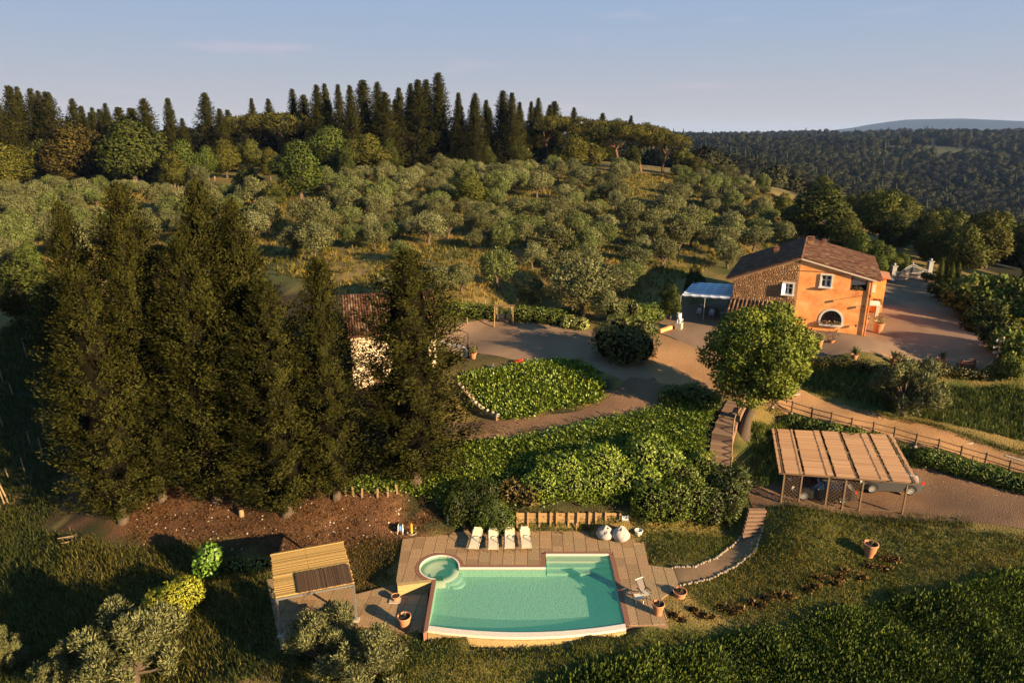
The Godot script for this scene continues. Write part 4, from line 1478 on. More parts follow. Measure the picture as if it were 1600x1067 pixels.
func make_house() -> void:
	tile_mesh = roof_tile()
	var o := thing("farmhouse", "two-storey farmhouse, half orange plaster and half bare stone, under a low tiled roof", "house", Vector3(27.6, 8.0, -64.5), deg_to_rad(-24.2))
	var arch := [Vector2(2.35, 0.95)]
	for k in 13:
		var t := PI * k / 12.0
		arch.append(Vector2(3.27 + cos(PI - t) * 0.92, 1.35 + sin(t) * 0.95))
	arch.append(Vector2(4.19, 0.95))
	csg_wall(o, PackedVector2Array([Vector2(0, -0.8), Vector2(6.36, -0.8), Vector2(6.36, 5.5), Vector2(0, 7.05)]), M.orange, [rect(1.84, 4.48, 2.96, 5.76), [Vector2(4.5, 4.42), Vector2(5.9, 4.42), Vector2(5.9, 5.42), Vector2(4.5, 5.75)], arch])
	csg_wall(o, PackedVector2Array([Vector2(-6.0, -0.8), Vector2(-0.003, -0.8), Vector2(-0.003, 7.05), Vector2(-6.0, 4.65)]), M.stone_bed, [rect(-1.42, 3.42, -0.32, 4.66)])
	var w := MB.new()
	w.box(Vector3(6.16, 2.35, -7.2), Vector3(0.4, 6.3, 13.5))
	put("wall", w.mesh(), M.orange, o)
	w = MB.new()
	w.box(Vector3(-5.8, 1.9, -7.2), Vector3(0.4, 5.4, 13.5))
	put("wall", w.mesh(), M.stone_bed, o)
	w = MB.new()
	for q in [[Vector3(-5.6, -0.8, -13.6), Vector3(5.96, -0.8, -13.6), Vector3(5.96, 5.55, -13.6), Vector3(-5.6, 4.75, -13.6)], [Vector3(-5.6, 4.75, -13.6), Vector3(5.96, 5.55, -13.6), Vector3(0, 7.0, -13.6), Vector3(-0.1, 7.0, -13.6)]]:
		w.quad(q[1], q[0], q[3], q[2])
	put("wall", w.mesh(), M.stone_bed, o)
	# stones of the bare half
	var r := RandomNumberGenerator.new()
	r.seed = 61
	var sb := MB.new()
	sb.ball(Vector3.ZERO, Vector3.ONE * 0.5, 4, 7)
	var where := []
	var tone := PackedColorArray()
	var y := 0.2
	while y < 6.9:
		var high := r.randf_range(0.08, 0.15)
		var x := -5.98
		while x < -0.1:
			var wide := r.randf_range(0.09, 0.28)
			var c := Vector2(x + wide / 2, y + high / 2)
			if c.y < 4.55 + (c.x + 6.0) * 0.395 - 0.1 and x + wide < -0.02 and not (c.x > -1.62 and c.x < -0.12 and c.y > 3.2 and c.y < 4.85):
				where.append(Transform3D(Basis(Vector3(0, 0, 1), r.randf_range(-0.12, 0.12)).scaled(Vector3.ONE) * Basis.from_scale(Vector3(wide * 1.02, high * 1.05, r.randf_range(0.06, 0.13))), Vector3(c.x, c.y, 0.0)))
				var t := r.randf()
				var col := Color(0.36, 0.21, 0.11).lerp(Color(0.56, 0.36, 0.2), r.randf())
				if t < 0.1:
					col = Color(0.74, 0.58, 0.4)
				elif t < 0.28:
					col = Color(0.27, 0.16, 0.085)
				tone.append(col)
			x += wide + 0.02
		y += high + 0.015
	scatter("wall_stone", sb.mesh(), M.stone, where, o, "", "", tone)
	# white line at the foot of the plaster, cornice under the eaves of the gable
	var b := MB.new()
	b.box(Vector3(3.2, -0.02, 0.03), Vector3(6.4, 0.16, 0.07))
	put("plinth", b.mesh(), M.white, o)
	b = MB.new()
	b.beam(Vector3(0.02, 7.02, 0.1), Vector3(6.6, 5.42, 0.1), 0.2, 0.1)
	put("cornice", b.mesh(), M.coping, o)
	b = MB.new()
	b.beam(Vector3(-0.02, 7.02, 0.1), Vector3(-6.3, 4.5, 0.1), 0.2, 0.1)
	put("cornice", b.mesh(), M.pale_wood, o)
	# roof
	var rs := MB.new()
	var zf := 0.1
	var zb := -14.1
	for e in [[Vector2(0, 7.08), Vector2(6.95, 5.39)], [Vector2(0, 7.08), Vector2(-6.6, 4.44)]]:
		var p: Vector2 = e[0]
		var q: Vector2 = e[1]
		var ring := [Vector3(p.x, p.y, zf), Vector3(q.x, q.y, zf), Vector3(q.x, q.y, zb), Vector3(p.x, p.y, zb)]
		if q.x < 0.0:
			ring = [ring[1], ring[0], ring[3], ring[2]]
		var eight := ring.duplicate()
		for v in ring:
			eight.append(v + Vector3(0, 0.1, 0))
		rs.hexa(eight)
	var roof := put("roof", rs.mesh(), M.brick, o)
	tile_slope(roof, Vector3(0.05, 7.19, zb), Vector3(6.95, -1.69, 0), Vector3(0, 0, 1), 7.2, zf - zb, 62, 0.22)
	tile_slope(roof, Vector3(-0.05, 7.19, zb), Vector3(-6.6, -2.64, 0), Vector3(0, 0, 1), 7.15, zf - zb, 63, 0.1)
	b = MB.new()
	for k in 33:
		var z := zf - k * 0.43
		b.col = Color(0.13, 0.075, 0.055).lerp(Color(0.3, 0.17, 0.11), r.randf())
		b.tube([Vector3(0, 7.2, z), Vector3(0, 7.215, z - 0.46)], [0.14, 0.12], 8)
	put("ridge_tile", b.mesh(), M.tile, roof)
	for q in [[Vector3(0.55, 7.0, -9.6), 0.55, 0.75, "brick_chimney"], [Vector3(-2.7, 6.0, -7.2), 0.42, 0.8, "small_chimney"], [Vector3(1.9, 6.7, -12.8), 0.36, 0.4, "small_chimney"], [Vector3(5.3, 5.85, -4.6), 0.22, 0.5, "vent_pipe"]]:
		b = MB.new()
		var s: float = q[1]
		b.box(q[0] + Vector3(0, q[2] / 2 - 0.15, 0), Vector3(s, q[2], s * 0.8))
		var ch := put(q[3], b.mesh(), M.stone_bed if q[3] == "brick_chimney" else M.terracotta, roof)
		b = MB.new()
		b.box(q[0] + Vector3(0, q[2] - 0.1, 0), Vector3(s + 0.16, 0.07, s * 0.8 + 0.16))
		for x in [-0.3, 0.3]:
			b.beam(q[0] + Vector3(x * s, q[2] - 0.06, 0), q[0] + Vector3(x * s, q[2] + 0.12, 0), 0.08, s * 0.7, Vector3.RIGHT)
		b.box(q[0] + Vector3(0, q[2] + 0.16, 0), Vector3(s + 0.1, 0.06, s * 0.8 + 0.1))
		put("chimney_cap", b.mesh(), M.brick, ch)
	# windows
	window_in(o, 1.96, 4.52, 2.84, 5.64, 0.0)
	window_in(o, -1.3, 3.5, -0.44, 4.56, 0.0)
	b = MB.new()
	b.box(Vector3(-1.28, 4.0, 0.14), Vector3(0.5, 1.1, 0.05), Basis(Vector3.UP, 0.9))
	put("shutter", b.mesh(), M.white, o)
	b = MB.new()   # arched window
	for k in 12:
		var t0 := PI * k / 12.0
		var t1 := PI * (k + 1) / 12.0
		var c := Vector3(3.27, 1.35, 0)
		var p := []
		for z in [-0.1, 0.035]:
			p.append_array([c + Vector3(cos(t0) * 0.91, sin(t0) * 0.94, z), c + Vector3(cos(t0) * 1.09, sin(t0) * 1.12, z), c + Vector3(cos(t1) * 1.09, sin(t1) * 1.12, z), c + Vector3(cos(t1) * 0.91, sin(t1) * 0.94, z)])
		b.hexa(p)
	for x in [2.26, 4.28]:
		b.box(Vector3(x, 1.12, -0.033), Vector3(0.18, 0.46, 0.137))
	var aw := put("arched_window", b.mesh(), M.white, o)
	b = MB.new()
	b.box(Vector3(3.27, 1.6, -0.4), Vector3(1.84, 1.4, 0.02))
	put("pane", b.mesh(), M.glass, aw)
	b = MB.new()
	b.box(Vector3(3.27, 0.86, 0.06), Vector3(2.0, 0.16, 0.36))
	put("sill", b.mesh(), M.white, aw)
	b = MB.new()
	leaf_heap(b, [[Vector3(2.8, 1.08, 0.1), Vector3(0.42, 0.18, 0.18)], [Vector3(3.7, 1.08, 0.1), Vector3(0.45, 0.2, 0.18)]], 260, 0.13, 0.09, Color(0.12, 0.12, 0.04), Color(0.4, 0.22, 0.14), 64)
	put("window_flowers", b.mesh(), M.leaf, aw)
	# loggia in the upper right corner
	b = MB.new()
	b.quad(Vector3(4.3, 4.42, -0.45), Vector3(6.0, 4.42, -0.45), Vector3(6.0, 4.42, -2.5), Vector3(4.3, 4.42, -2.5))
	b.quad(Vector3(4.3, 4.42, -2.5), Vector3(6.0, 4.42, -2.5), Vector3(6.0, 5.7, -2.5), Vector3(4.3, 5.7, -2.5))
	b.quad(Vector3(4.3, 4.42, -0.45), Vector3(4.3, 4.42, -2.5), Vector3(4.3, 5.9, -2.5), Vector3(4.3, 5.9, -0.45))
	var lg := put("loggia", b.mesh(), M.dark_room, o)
	b = MB.new()
	b.quad(Vector3(4.62, 4.75, -0.5), Vector3(5.8, 4.95, -0.5), Vector3(5.8, 5.4, -0.3), Vector3(4.62, 5.66, -0.3))
	put("blind", b.mesh(), M.white, lg)
	b = MB.new()
	b.beam(Vector3(4.5, 5.5, -0.2), Vector3(5.9, 5.2, -0.2), 0.06, 0.06)
	b.beam(Vector3(4.56, 4.42, -0.1), Vector3(4.56, 5.72, -0.1), 0.09, 0.09)
	put("beam", b.mesh(), M.wood, lg)
	b = MB.new()
	leaf_heap(b, [[Vector3(5.1, 4.55, -0.15), Vector3(0.5, 0.2, 0.18)]], 160, 0.12, 0.09, Color(0.08, 0.09, 0.03), Color(0.3, 0.2, 0.12), 65)
	put("plants", b.mesh(), M.leaf, lg)
	# wall fittings
	for q in [[6.2, 4.15, 0.75], [5.85, 3.05, 0.22], [5.45, 1.1, 0.2]]:
		b = MB.new()
		b.beam(Vector3(q[0], q[1], 0.0), Vector3(q[0], q[1] + 0.06, q[2]), 0.035, 0.035)
		b.box(Vector3(q[0], q[1] - 0.02, q[2]), Vector3(0.14, 0.2, 0.14))
		put("wall_lamp", b.mesh(), M.dark_metal, o)
	b = MB.new()
	b.tube([Vector3(6.24, 5.35, 0.09), Vector3(6.24, 0.0, 0.09)], [0.05], 8)
	put("downpipe", b.mesh(), M.rust, o)
	b = MB.new()
	b.tube([Vector3(0.05, 5.9, 0.05), Vector3(1.6, 5.95, 0.05), Vector3(4.4, 5.85, 0.05)], [0.018], 5)
	put("cable", b.mesh(), M.dark_metal, o)
	# lean-to in front of the stone half
	b = MB.new()
	b.box(Vector3(-3.1, 0.4, 2.2), Vector3(5.6, 2.4, 0.35))
	b.box(Vector3(-5.75, 0.45, 1.1), Vector3(0.3, 2.5, 1.9))
	b.box(Vector3(-0.45, 0.45, 1.1), Vector3(0.3, 2.5, 1.9))
	put("lean_to_wall", b.mesh(), M.stone_bed, o)
	b = MB.new()
	b.hexa([Vector3(-6.2, 1.68, 2.75), Vector3(-0.2, 1.68, 2.75), Vector3(-0.2, 2.55, 0.14), Vector3(-6.2, 2.55, 0.14), Vector3(-6.2, 1.77, 2.75), Vector3(-0.2, 1.77, 2.75), Vector3(-0.2, 2.64, 0.14), Vector3(-6.2, 2.64, 0.14)])
	var lr := put("lean_to_roof", b.mesh(), M.dark_room, o)
	tile_slope(lr, Vector3(-6.2, 2.66, 0.14), Vector3(0, -0.87, 2.61), Vector3(1, 0, 0), 2.8, 6.0, 66, 0.55, 0.36)
	# orange annexe at the back right corner, with a white window
	b = MB.new()
	b.box(Vector3(7.4, 1.6, -13.0), Vector3(2.0, 4.4, 3.2))
	var an := put("annexe", b.mesh(), M.orange, o)
	b = MB.new()
	b.box(Vector3(7.2, 2.5, -11.37), Vector3(0.6, 0.9, 0.06))
	put("window_frame", b.mesh(), M.white, an)
	b = MB.new()
	b.hexa([Vector3(6.4, 3.85, -11.0), Vector3(8.8, 3.65, -11.0), Vector3(8.8, 3.65, -15.0), Vector3(6.4, 3.85, -15.0), Vector3(6.4, 3.97, -11.0), Vector3(8.8, 3.77, -11.0), Vector3(8.8, 3.77, -15.0), Vector3(6.4, 3.97, -15.0)])
	put("annexe_roof", b.mesh(), M.terracotta, an)
	b = MB.new()
	b.box(Vector3(6.95, 2.45, -4.2), Vector3(1.15, 0.1, 1.9))
	b.beam(Vector3(7.4, 0, -3.4), Vector3(7.4, 2.4, -3.4), 0.1, 0.1, Vector3.RIGHT)
	b.beam(Vector3(7.4, 0, -5.0), Vector3(7.4, 2.4, -5.0), 0.1, 0.1, Vector3.RIGHT)
	put("door_canopy", b.mesh(), M.white, o)
	# shade sail terrace on the left side
	var a := thing("shade_awning", "white scalloped fabric awning with blue seams beside the stone gable", "awning", o.position, o.rotation.y)
	var cl := MB.new()
	var li := MB.new()
	var nx := 20
	var x0 := -10.9
	var z0 := 0.9
	for s in 7:
		for k in nx:
			for m in 4:
				var c := []
				for d in [[0, 0], [1, 0], [1, 1], [0, 1]]:
					var u: float = float(k + d[0]) / nx
					var v: float = (m + d[1]) / 4.0
					c.append(Vector3(x0 + u * 4.75, 2.62 + u * 0.12 - 0.17 * sin(PI * v) - 0.05 * absf(sin(u * PI * 5.0)) + s * 0.012, z0 - (s + v) * 1.0))
				cl.quad(c[0], c[1], c[2], c[3])
			li.beam(Vector3(x0 + 4.75 * k / nx, 2.635 + 0.12 * k / nx, z0 - s), Vector3(x0 + 4.75 * (k + 1) / nx, 2.635 + 0.12 * (k + 1) / nx, z0 - s), 0.1, 0.05)
	put("cloth", cl.mesh(), M.awning, a)
	put("seam", li.mesh(), M.awning_line, a)
	for q in [Vector3(-10.9, 0, 0.9), Vector3(-10.9, 0, -2.6), Vector3(-10.9, 0, -6.1), Vector3(-8.5, 0, 0.9)]:
		b = MB.new()
		b.tube([q + Vector3(0, -0.5, 0), q + Vector3(0, 2.65, 0)], [0.05], 7)
		put("post", b.mesh(), M.grey_metal, a)
	# table and chairs in the shade
	var tb := thing("garden_table", "dark garden table in the shade under the awning", "table", on(o.to_global(Vector3(-8.6, 0, -2.2))), o.rotation.y)
	b = MB.new()
	b.box(Vector3(0, 0.74, 0), Vector3(2.2, 0.05, 1.0))
	put("table_top", b.mesh(), M.wood, tb)
	for q in [Vector3(-1, 0.36, -0.4), Vector3(1, 0.36, -0.4), Vector3(-1, 0.36, 0.4), Vector3(1, 0.36, 0.4)]:
		b = MB.new()
		b.box(q, Vector3(0.07, 0.72, 0.07))
		put("leg", b.mesh(), M.wood, tb)
	var ch: Node3D
	for k in 4:
		var q: Vector3 = [Vector3(-9.3, 0, -1.2), Vector3(-8.0, 0, -1.2), Vector3(-9.3, 0, -3.2), Vector3(-7.0, 0, -2.2)][k]
		var label: String = ["pale metal chair under the awning at the outer front corner of the table", "pale metal chair under the awning at the inner front corner of the table", "pale metal chair under the awning behind the table", "pale metal chair under the awning at the house end of the table"][k]
		var g := on(o.to_global(q))
		var turn: float = o.rotation.y + [PI, PI, 0.0, PI / 2][k]
		if k == 0:
			ch = chair("garden_chair", label, g, turn, M.grey_metal, M.awning)
		else:
			dup(ch, g, turn, label)


func chair(called: String, label: String, at: Vector3, turn: float, frame: Material, cloth: Material) -> Node3D:
	var c := thing(called, label, "chair", at, turn, "")
	var b := MB.new()
	b.box(Vector3(0, 0.44, 0), Vector3(0.46, 0.04, 0.44))
	put("seat", b.mesh(), cloth, c)
	b = MB.new()
	b.box(Vector3(0, 0.72, 0.23), Vector3(0.46, 0.42, 0.035), Basis(Vector3.RIGHT, 0.16))
	put("backrest", b.mesh(), cloth, c)
	for x in [-0.21, 0.21]:
		for z in [-0.2, 0.2]:
			b = MB.new()
			b.beam(Vector3(x, 0, z * 1.1), Vector3(x, 0.43 if z < 0 else 0.92, z * (1.0 if z < 0 else 1.3)), 0.03, 0.03, Vector3.RIGHT)
			put("leg", b.mesh(), frame, c)
		b = MB.new()
		b.beam(Vector3(x * 1.1, 0.64, -0.2), Vector3(x * 1.1, 0.64, 0.24), 0.04, 0.03)
		put("armrest", b.mesh(), frame, c)
	return c


func make_yellow_house() -> void:
	var p: Vector3 = Vector3(-12.64, 5.9, -54)
	var o := thing("cream_house", "cream plastered house with a tiled roof, half hidden behind the cypresses", "house", Vector3(p.x, 5.9, p.z), deg_to_rad(14))
	# the lit south wall with a side door; local x to the right, the wall from x = -0.6 to 6
	csg_wall(o, PackedVector2Array([Vector2(-0.7, -1.2), Vector2(6.4, -1.2), Vector2(6.4, 4.7), Vector2(-0.7, 4.7)]), M.cream, [rect(0.95, -0.3, 1.75, 1.9), rect(3.6, 1.0, 4.6, 2.5)], 0.4)
	var b := MB.new()
	b.box(Vector3(-0.5, 1.75, -4.6), Vector3(0.4, 5.9, 8.35))
	b.box(Vector3(6.2, 1.75, -4.6), Vector3(0.4, 5.9, 8.35))
	b.box(Vector3(2.85, 1.75, -8.98), Vector3(7.1, 5.9, 0.4))
	put("wall", b.mesh(), M.cream, o)
	b = MB.new()
	b.box(Vector3(1.35, 0.8, -0.25), Vector3(0.8, 2.2, 0.06))
	put("door", b.mesh(), M.wood, o)
	b = MB.new()
	b.box(Vector3(4.1, 1.75, -0.25), Vector3(1.0, 1.5, 0.04))
	put("window_pane", b.mesh(), M.glass, o)
	b = MB.new()
	var yr := 6.9
	for e in [[0.55, 4.62, -4.6, yr], [-9.6, 4.62, -4.6, yr]]:
		var ring := [Vector3(-1.2, e[1], e[0]), Vector3(6.9, e[1], e[0]), Vector3(6.9, e[3], e[2]), Vector3(-1.2, e[3], e[2])]
		if e[0] < -5.0:
			ring = [ring[3], ring[2], ring[1], ring[0]]
		var eight := ring.duplicate()
		for v in ring:
			eight.append(v + Vector3(0, 0.1, 0))
		b.hexa(eight)
	var roof := put("roof", b.mesh(), M.brick, o)
	tile_slope(roof, Vector3(-1.2, yr + 0.1, -4.6), Vector3(0, 4.62 - yr, 5.15), Vector3(1, 0, 0), 5.6, 8.1, 71, 0.35)
	tile_slope(roof, Vector3(-1.2, yr + 0.1, -4.6), Vector3(0, 4.62 - yr, -5.0), Vector3(1, 0, 0), 5.4, 8.1, 72, 0.2)
	b = MB.new()
	for x in [-0.5, 6.2]:
		b.tri(Vector3(x - 0.2, 4.65, -0.05), Vector3(x - 0.2, yr - 0.05, -4.6), Vector3(x - 0.2, 4.65, -9.1))
		b.tri(Vector3(x + 0.2, 4.65, -0.05), Vector3(x + 0.2, 4.65, -9.1), Vector3(x + 0.2, yr - 0.05, -4.6))
	put("gable", b.mesh(), M.cream, o)
	b = MB.new()
	for k in 4:
		b.box(Vector3(1.35, -0.42 - 0.17 * k, 0.3 + 0.3 * k), Vector3(1.5, 0.17, 0.6))
	put("doorstep", b.mesh(), M.pale_stone, o)
	# low retaining wall with a row of upright white stones, below the ivy
	var line := [Vector3(-4.34, 6.01, -52.82), Vector3(-3.4, 5.24, -51.93), Vector3(-2.47, 4.86, -50.95), Vector3(-1.11, 4.84, -49.58)]
	var wl := thing("garden_wall", "low curved stucco wall topped with upright white stones below the ivy", "wall", line[0])
	b = MB.new()
	for k in 3:
		var u := on(line[k]) - wl.position
		var v := on(line[k + 1]) - wl.position
		b.beam(u + Vector3(0, -0.1, 0), v + Vector3(0, -0.1, 0), 0.4, 1.5 - 0.25 * k)
	put("wall_body", b.mesh(), M.path, wl)
	b = MB.new()
	b.ball(Vector3.ZERO, Vector3(0.2, 0.17, 0.16), 4, 6)
	for k in 11:
		var t := k / 10.0 * 2.99
		var u: Vector3 = on(line[int(t)]).lerp(on(line[int(t) + 1]), t - int(t)) - wl.position
		var st := put("stone", b.mesh(), M.pale_stone, wl)
		st.position = u + Vector3(0, 0.72 - 0.1 * t, 0)
		st.rotation.y = k * 1.3
	# white parapet with a dark railing at the end of the upper yard
	var w2: Vector3 = Vector3(-6.11, 7.34, -60.38)
	var w3: Vector3 = Vector3(-4.03, 7.8, -56.71)
	var pw := thing("white_parapet", "short white parapet wall at the end of the gravel yard", "wall", w2)
	b = MB.new()
	b.beam(Vector3(-0.4, 0.3, 0), w3 - w2 + Vector3(0, 0.3, 0), 0.45, 0.9)
	put("wall_body", b.mesh(), M.white, pw)
	b = MB.new()
	for k in 3:
		b.box(Vector3(0.3 + k * 0.5, -0.1, 0.45 + k * 0.22), Vector3(0.5, 0.5, 0.35))
	put("step", b.mesh(), M.white, pw)
	var rl := thing("stair_railing", "tall dark pole with two pale handrails beside the white parapet", "railing", on(Vector3(-3.79, 7.81, -56.48)))
	b = MB.new()
	var top: Vector3 = Vector3(0, 2.2, 0)
	b.tube([Vector3(0, -0.2, 0), top, top + Vector3(-0.95, 0.35, -0.1)], [0.06], 7)
	put("pole", b.mesh(), M.dark_metal, rl)
	for k in 2:
		b = MB.new()
		b.tube([top + Vector3(-0.95 - 0.12 * k, 0.35, -0.1 - 0.1 * k), Vector3(-1.75 - 0.3 * k, 0.75, -0.2)], [0.03], 6)
		put("handrail", b.mesh(), M.grey_metal, rl)


# ------------------------------------------------------------------ carport, cars, pergola
func reed_mat(b: MB, p: Array, canes: int, r: RandomNumberGenerator, dull := 1.0) -> void:   # p: four corners, canes run from p0-p1 to p3-p2
	for k in canes:
		var t0 := float(k) / canes
		var t1 := (k + 0.92) / canes
		var a: Vector3 = p[0].lerp(p[3], t0)
		var c: Vector3 = p[1].lerp(p[2], t0)
		var a1: Vector3 = p[0].lerp(p[3], t1)
		var c1: Vector3 = p[1].lerp(p[2], t1)
		var ends := (c - a).normalized() * r.randf_range(-0.035, 0.035)
		var up := (c - a).cross(a1 - a).normalized()
		if up.y < 0.0:
			up = -up
		var hi := up * r.randf_range(0.014, 0.034)
		b.col = Color(0.33, 0.19, 0.105).lerp(Color(0.5, 0.33, 0.2), r.randf()) * dull
		b.col.a = 1.0
		var m0 := (a + a1) / 2.0 + hi - ends
		var m1 := (c + c1) / 2.0 + hi + ends
		b.quad(a - ends, c + ends, m1, m0)
		b.quad(m0, m1, c1 + ends, a1 - ends)


func make_carport() -> void:
	var bl: Vector3 = Vector3(20.15, 4.55, -48.64)
	var br: Vector3 = Vector3(28.85, 4.55, -47.52)
	var fr: Vector3 = Vector3(27.06, 4.2, -40.63)
	var fl: Vector3 = Vector3(18.32, 4.2, -42.14)
	var o := thing("carport", "open carport roofed with reed mats on thin wooden posts", "carport", on((fl + fr) / 2.0))
	var r := RandomNumberGenerator.new()
	r.seed = 81
	var to := -o.position
	var feet := [Vector3(18.78, 2.03, -41.93), Vector3(19.8, 2.11, -41.8), Vector3(21.61, 2.02, -41.61), Vector3(22.65, 1.94, -41.42), Vector3(23.8, 1.93, -41.39), Vector3(26.2, 1.92, -40.39)]
	var heads := [Vector3(18.61, 4.14, -41.94), Vector3(19.75, 4.14, -41.76), Vector3(21.46, 4.14, -41.49), Vector3(22.5, 4.14, -41.22), Vector3(23.58, 4.14, -41.04), Vector3(26.23, 4.14, -40.52)]
	var foot_at := []
	for k in feet.size():
		var f: Vector3 = heads[k]
		var g := Vector3(f.x, ground(f.x, f.z), f.z)
		foot_at.append(g)
		var b := MB.new()
		b.beam(g + to + Vector3(0, -0.3, 0), f + to, 0.1, 0.1, Vector3.RIGHT)
		put("post", b.mesh(), M.wood, o)
	for q in [bl, br, bl.lerp(br, 0.33), bl.lerp(br, 0.66), fr.lerp(br, 0.5)]:
		var b := MB.new()
		b.beam(Vector3(q.x, ground(q.x, q.z) - 0.3, q.z + 0.15) + to, q + to + Vector3(0, -0.05, 0.15), 0.1, 0.1, Vector3.RIGHT)
		put("post", b.mesh(), M.wood, o)
	for t in [0.02, 0.5, 0.985]:
		var b := MB.new()
		b.beam(fl.lerp(bl, t) + to + Vector3(0, -0.09, 0), fr.lerp(br, t) + to + Vector3(0, -0.09, 0), 0.1, 0.12)
		put("beam", b.mesh(), M.wood, o)
	for t in [0.03, 0.17, 0.4, 0.565, 0.8, 0.965]:
		var b := MB.new()
		b.beam(fl.lerp(fr, t) + to + Vector3(0, -0.012, 0), bl.lerp(br, t) + to + Vector3(0, -0.012, 0), 0.07, 0.05)
		put("rafter", b.mesh(), M.wood, o)
	# mats, with slits left open between them
	for e in [[0.0, 0.018, 0.0], [0.045, 0.165, 0.0], [0.158, 0.172, 0.03], [0.192, 0.36, 0.0], [0.352, 0.395, 0.03], [0.42, 0.555, 0.0], [0.585, 0.748, 0.0], [0.738, 0.79, 0.03], [0.818, 0.948, 0.0], [0.978, 1.0, 0.0]]:
		var b := MB.new()
		var lift := Vector3(0, 0.02 + e[2], 0) + to
		reed_mat(b, [fl.lerp(fr, e[0]) + lift, fl.lerp(fr, e[1]) + lift, bl.lerp(br, e[1]) + lift, bl.lerp(br, e[0]) + lift], 110, r, 0.95 + 0.1 * r.randf())
		put("reed_mat", b.mesh(), M.reed, o)
	var cb := MB.new()
	cb.beam(fl.lerp(bl, 0.53) + to + Vector3(0, 0.0, 0), fr.lerp(br, 0.53) + to + Vector3(0, 0.0, 0), 0.1, 0.04)
	put("cross_batten", cb.mesh(), M.pale_wood, o)
	# lattice screens between the front posts
	for e in [[0, 1, 0.0, 0.97], [2, 3, 0.0, 0.97], [3, 4, 0.3, 0.97]]:
		var b := MB.new()
		var p0: Vector3 = foot_at[e[0]] + to
		var p1: Vector3 = foot_at[e[1]] + to
		var q0: Vector3 = heads[e[0]] + to
		var q1: Vector3 = heads[e[1]] + to
		var wide := p0.distance_to(p1)
		var high := 2.0
		var n := int((wide + high) / 0.26)
		for s in [1.0, -1.0]:
			for k in n:
				var x0: float = k * 0.26 - (high if s > 0 else 0.0)
				# a lath at 45 degrees clipped to the bay
				var ya := 0.0
				var xa := x0
				var yb := high
				var xb: float = x0 + s * high
				if s > 0 and xa < 0.0:
					ya = -xa; xa = 0.0
				if s < 0 and xa > wide:
					ya = xa - wide; xa = wide
				if s > 0 and xb > wide:
					yb = high - (xb - wide); xb = wide
				if s < 0 and xb < 0.0:
					yb = high + xb; xb = 0.0
				if yb - ya < 0.1:
					continue
				var u := func(x: float, y: float) -> Vector3: return p0.lerp(p1, x / wide).lerp(q0.lerp(q1, x / wide), e[2] + y / high * (e[3] - e[2]))
				b.beam(u.call(xa, ya) + Vector3(0, 0, 0.012 * s), u.call(xb, yb) + Vector3(0, 0, 0.012 * s), 0.035, 0.02)
		put("lattice", b.mesh(), M.wood, o)
	# rails along the ground edge
	var gr := MB.new()
	gr.beam(foot_at[4] + to + Vector3(0, 0.22, 0), foot_at[5] + to + Vector3(0, 0.22, 0), 0.05, 0.07)
	gr.beam(foot_at[0] + to + Vector3(0, 0.15, 0), foot_at[4] + to + Vector3(0, 0.15, 0), 0.05, 0.07)
	put("foot_rail", gr.mesh(), M.wood, o)
	car("black_car", "black estate car parked nose to the lattice under the carport", Vector3(21.49, 2.09, -42.44), Vector3(20.15, 2.12, -42.11), Vector3(22.51, 1.97, -41.61), M.car_black)
	car("grey_car", "grey hatchback parked under the carport with its tail showing", Vector3(26.58, 2.15, -43.03), Vector3(25.16, 2.17, -42.92), Vector3(27.62, 2.04, -42.61), M.car_grey)


